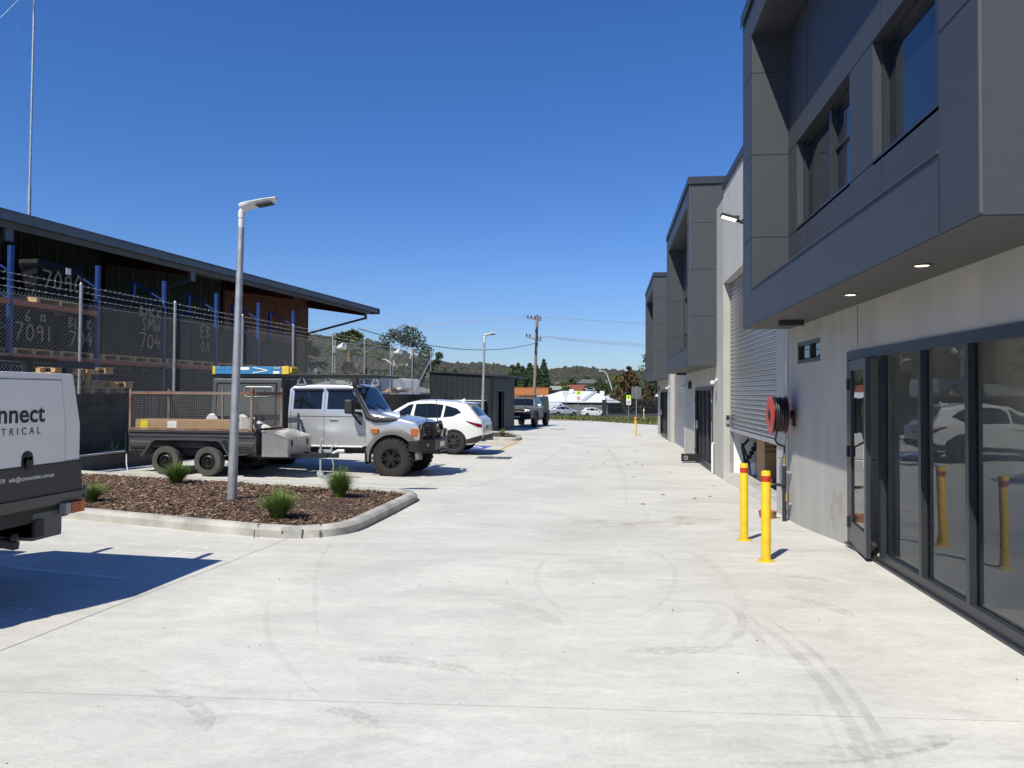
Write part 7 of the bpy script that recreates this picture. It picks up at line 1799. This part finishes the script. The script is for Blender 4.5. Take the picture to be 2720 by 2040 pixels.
# ------------------------------------------------------------------ light, sky, camera
AZ, EL = R(26.0), R(50.5)
sun = bpy.data.lights.new('sun', 'SUN'); sun.energy = 4.9; sun.angle = R(.53); sun.color = (1, .945, .79)
so = bpy.data.objects.new('sun', sun); COL.objects.link(so)
d = Vector((math.sin(AZ) * math.cos(EL), math.cos(AZ) * math.cos(EL), -math.sin(EL)))
so.rotation_euler = d.to_track_quat('-Z', 'Y').to_euler(); so.location = (-20, -40, 60)
w = bpy.data.worlds.new('World'); SC.world = w; w.use_nodes = True
n, l = w.node_tree.nodes, w.node_tree.links
sky = n.new('ShaderNodeTexSky'); sky.sky_type = 'NISHITA'; sky.sun_disc = False
sky.sun_elevation = EL; sky.sun_rotation = R(180 + 26); sky.altitude = 1500; sky.air_density = 1.2; sky.dust_density = .1; sky.ozone_density = 4.0
bg = n['Background']; bg.inputs['Strength'].default_value = .108
hs = n.new('ShaderNodeHueSaturation'); hs.inputs['Hue'].default_value = .511; hs.inputs['Saturation'].default_value = 1.28; hs.inputs['Value'].default_value = 1.0
l.new(sky.outputs[0], hs.inputs['Color']); tc = n.new('ShaderNodeTexCoord'); sx = n.new('ShaderNodeSeparateXYZ'); rp = n.new('ShaderNodeValToRGB'); mx = n.new('ShaderNodeMix')
rp.color_ramp.elements[0].position = .0; rp.color_ramp.elements[0].color = (.42, .50, .72, 1); rp.color_ramp.elements[1].position = .42; rp.color_ramp.elements[1].color = (1, .97, 1, 1)
e = rp.color_ramp.elements.new(.14); e.color = (.74, .78, .92, 1)
mx.data_type = 'RGBA'; mx.blend_type = 'MULTIPLY'; mx.inputs['Factor'].default_value = 1
l.new(tc.outputs['Generated'], sx.inputs[0]); l.new(sx.outputs['Z'], rp.inputs['Fac']); l.new(hs.outputs[0], mx.inputs['A']); l.new(rp.outputs['Color'], mx.inputs['B']); l.new(mx.outputs['Result'], bg.inputs['Color'])
cam = bpy.data.cameras.new('camera'); co = bpy.data.objects.new('camera', cam); COL.objects.link(co)
pitch, roll = R(1.3), .006
F = Vector((-math.sin(PSI) * math.cos(pitch), math.cos(PSI) * math.cos(pitch), math.sin(pitch)))
R0 = Vector((math.cos(PSI), math.sin(PSI), 0)); U0 = R0.cross(F)
RR = R0 * math.cos(roll) + U0 * math.sin(roll); UU = U0 * math.cos(roll) - R0 * math.sin(roll)
co.matrix_world = Matrix(((RR.x, UU.x, -F.x, 0), (RR.y, UU.y, -F.y, 0), (RR.z, UU.z, -F.z, 1.66), (0, 0, 0, 1)))
cam.sensor_fit = 'HORIZONTAL'; cam.sensor_width = 36; cam.lens = 36 * 2043 / 2720
cyp = 1045.5 - 2043 * math.tan(pitch); cam.shift_y = (cyp - 1020) / 2720
cam.clip_start = .05; cam.clip_end = 6000
SC.camera = co
SC.view_settings.view_transform = 'Standard'; SC.view_settings.look = 'None'; SC.view_settings.exposure = .30; SC.view_settings.gamma = 1
SC.cycles.use_denoising = True
SC.cycles.max_bounces = 8; SC.cycles.transparent_max_bounces = 16; SC.cycles.caustics_reflective = False; SC.cycles.caustics_refractive = False
SC.cycles.sample_clamp_indirect = 6
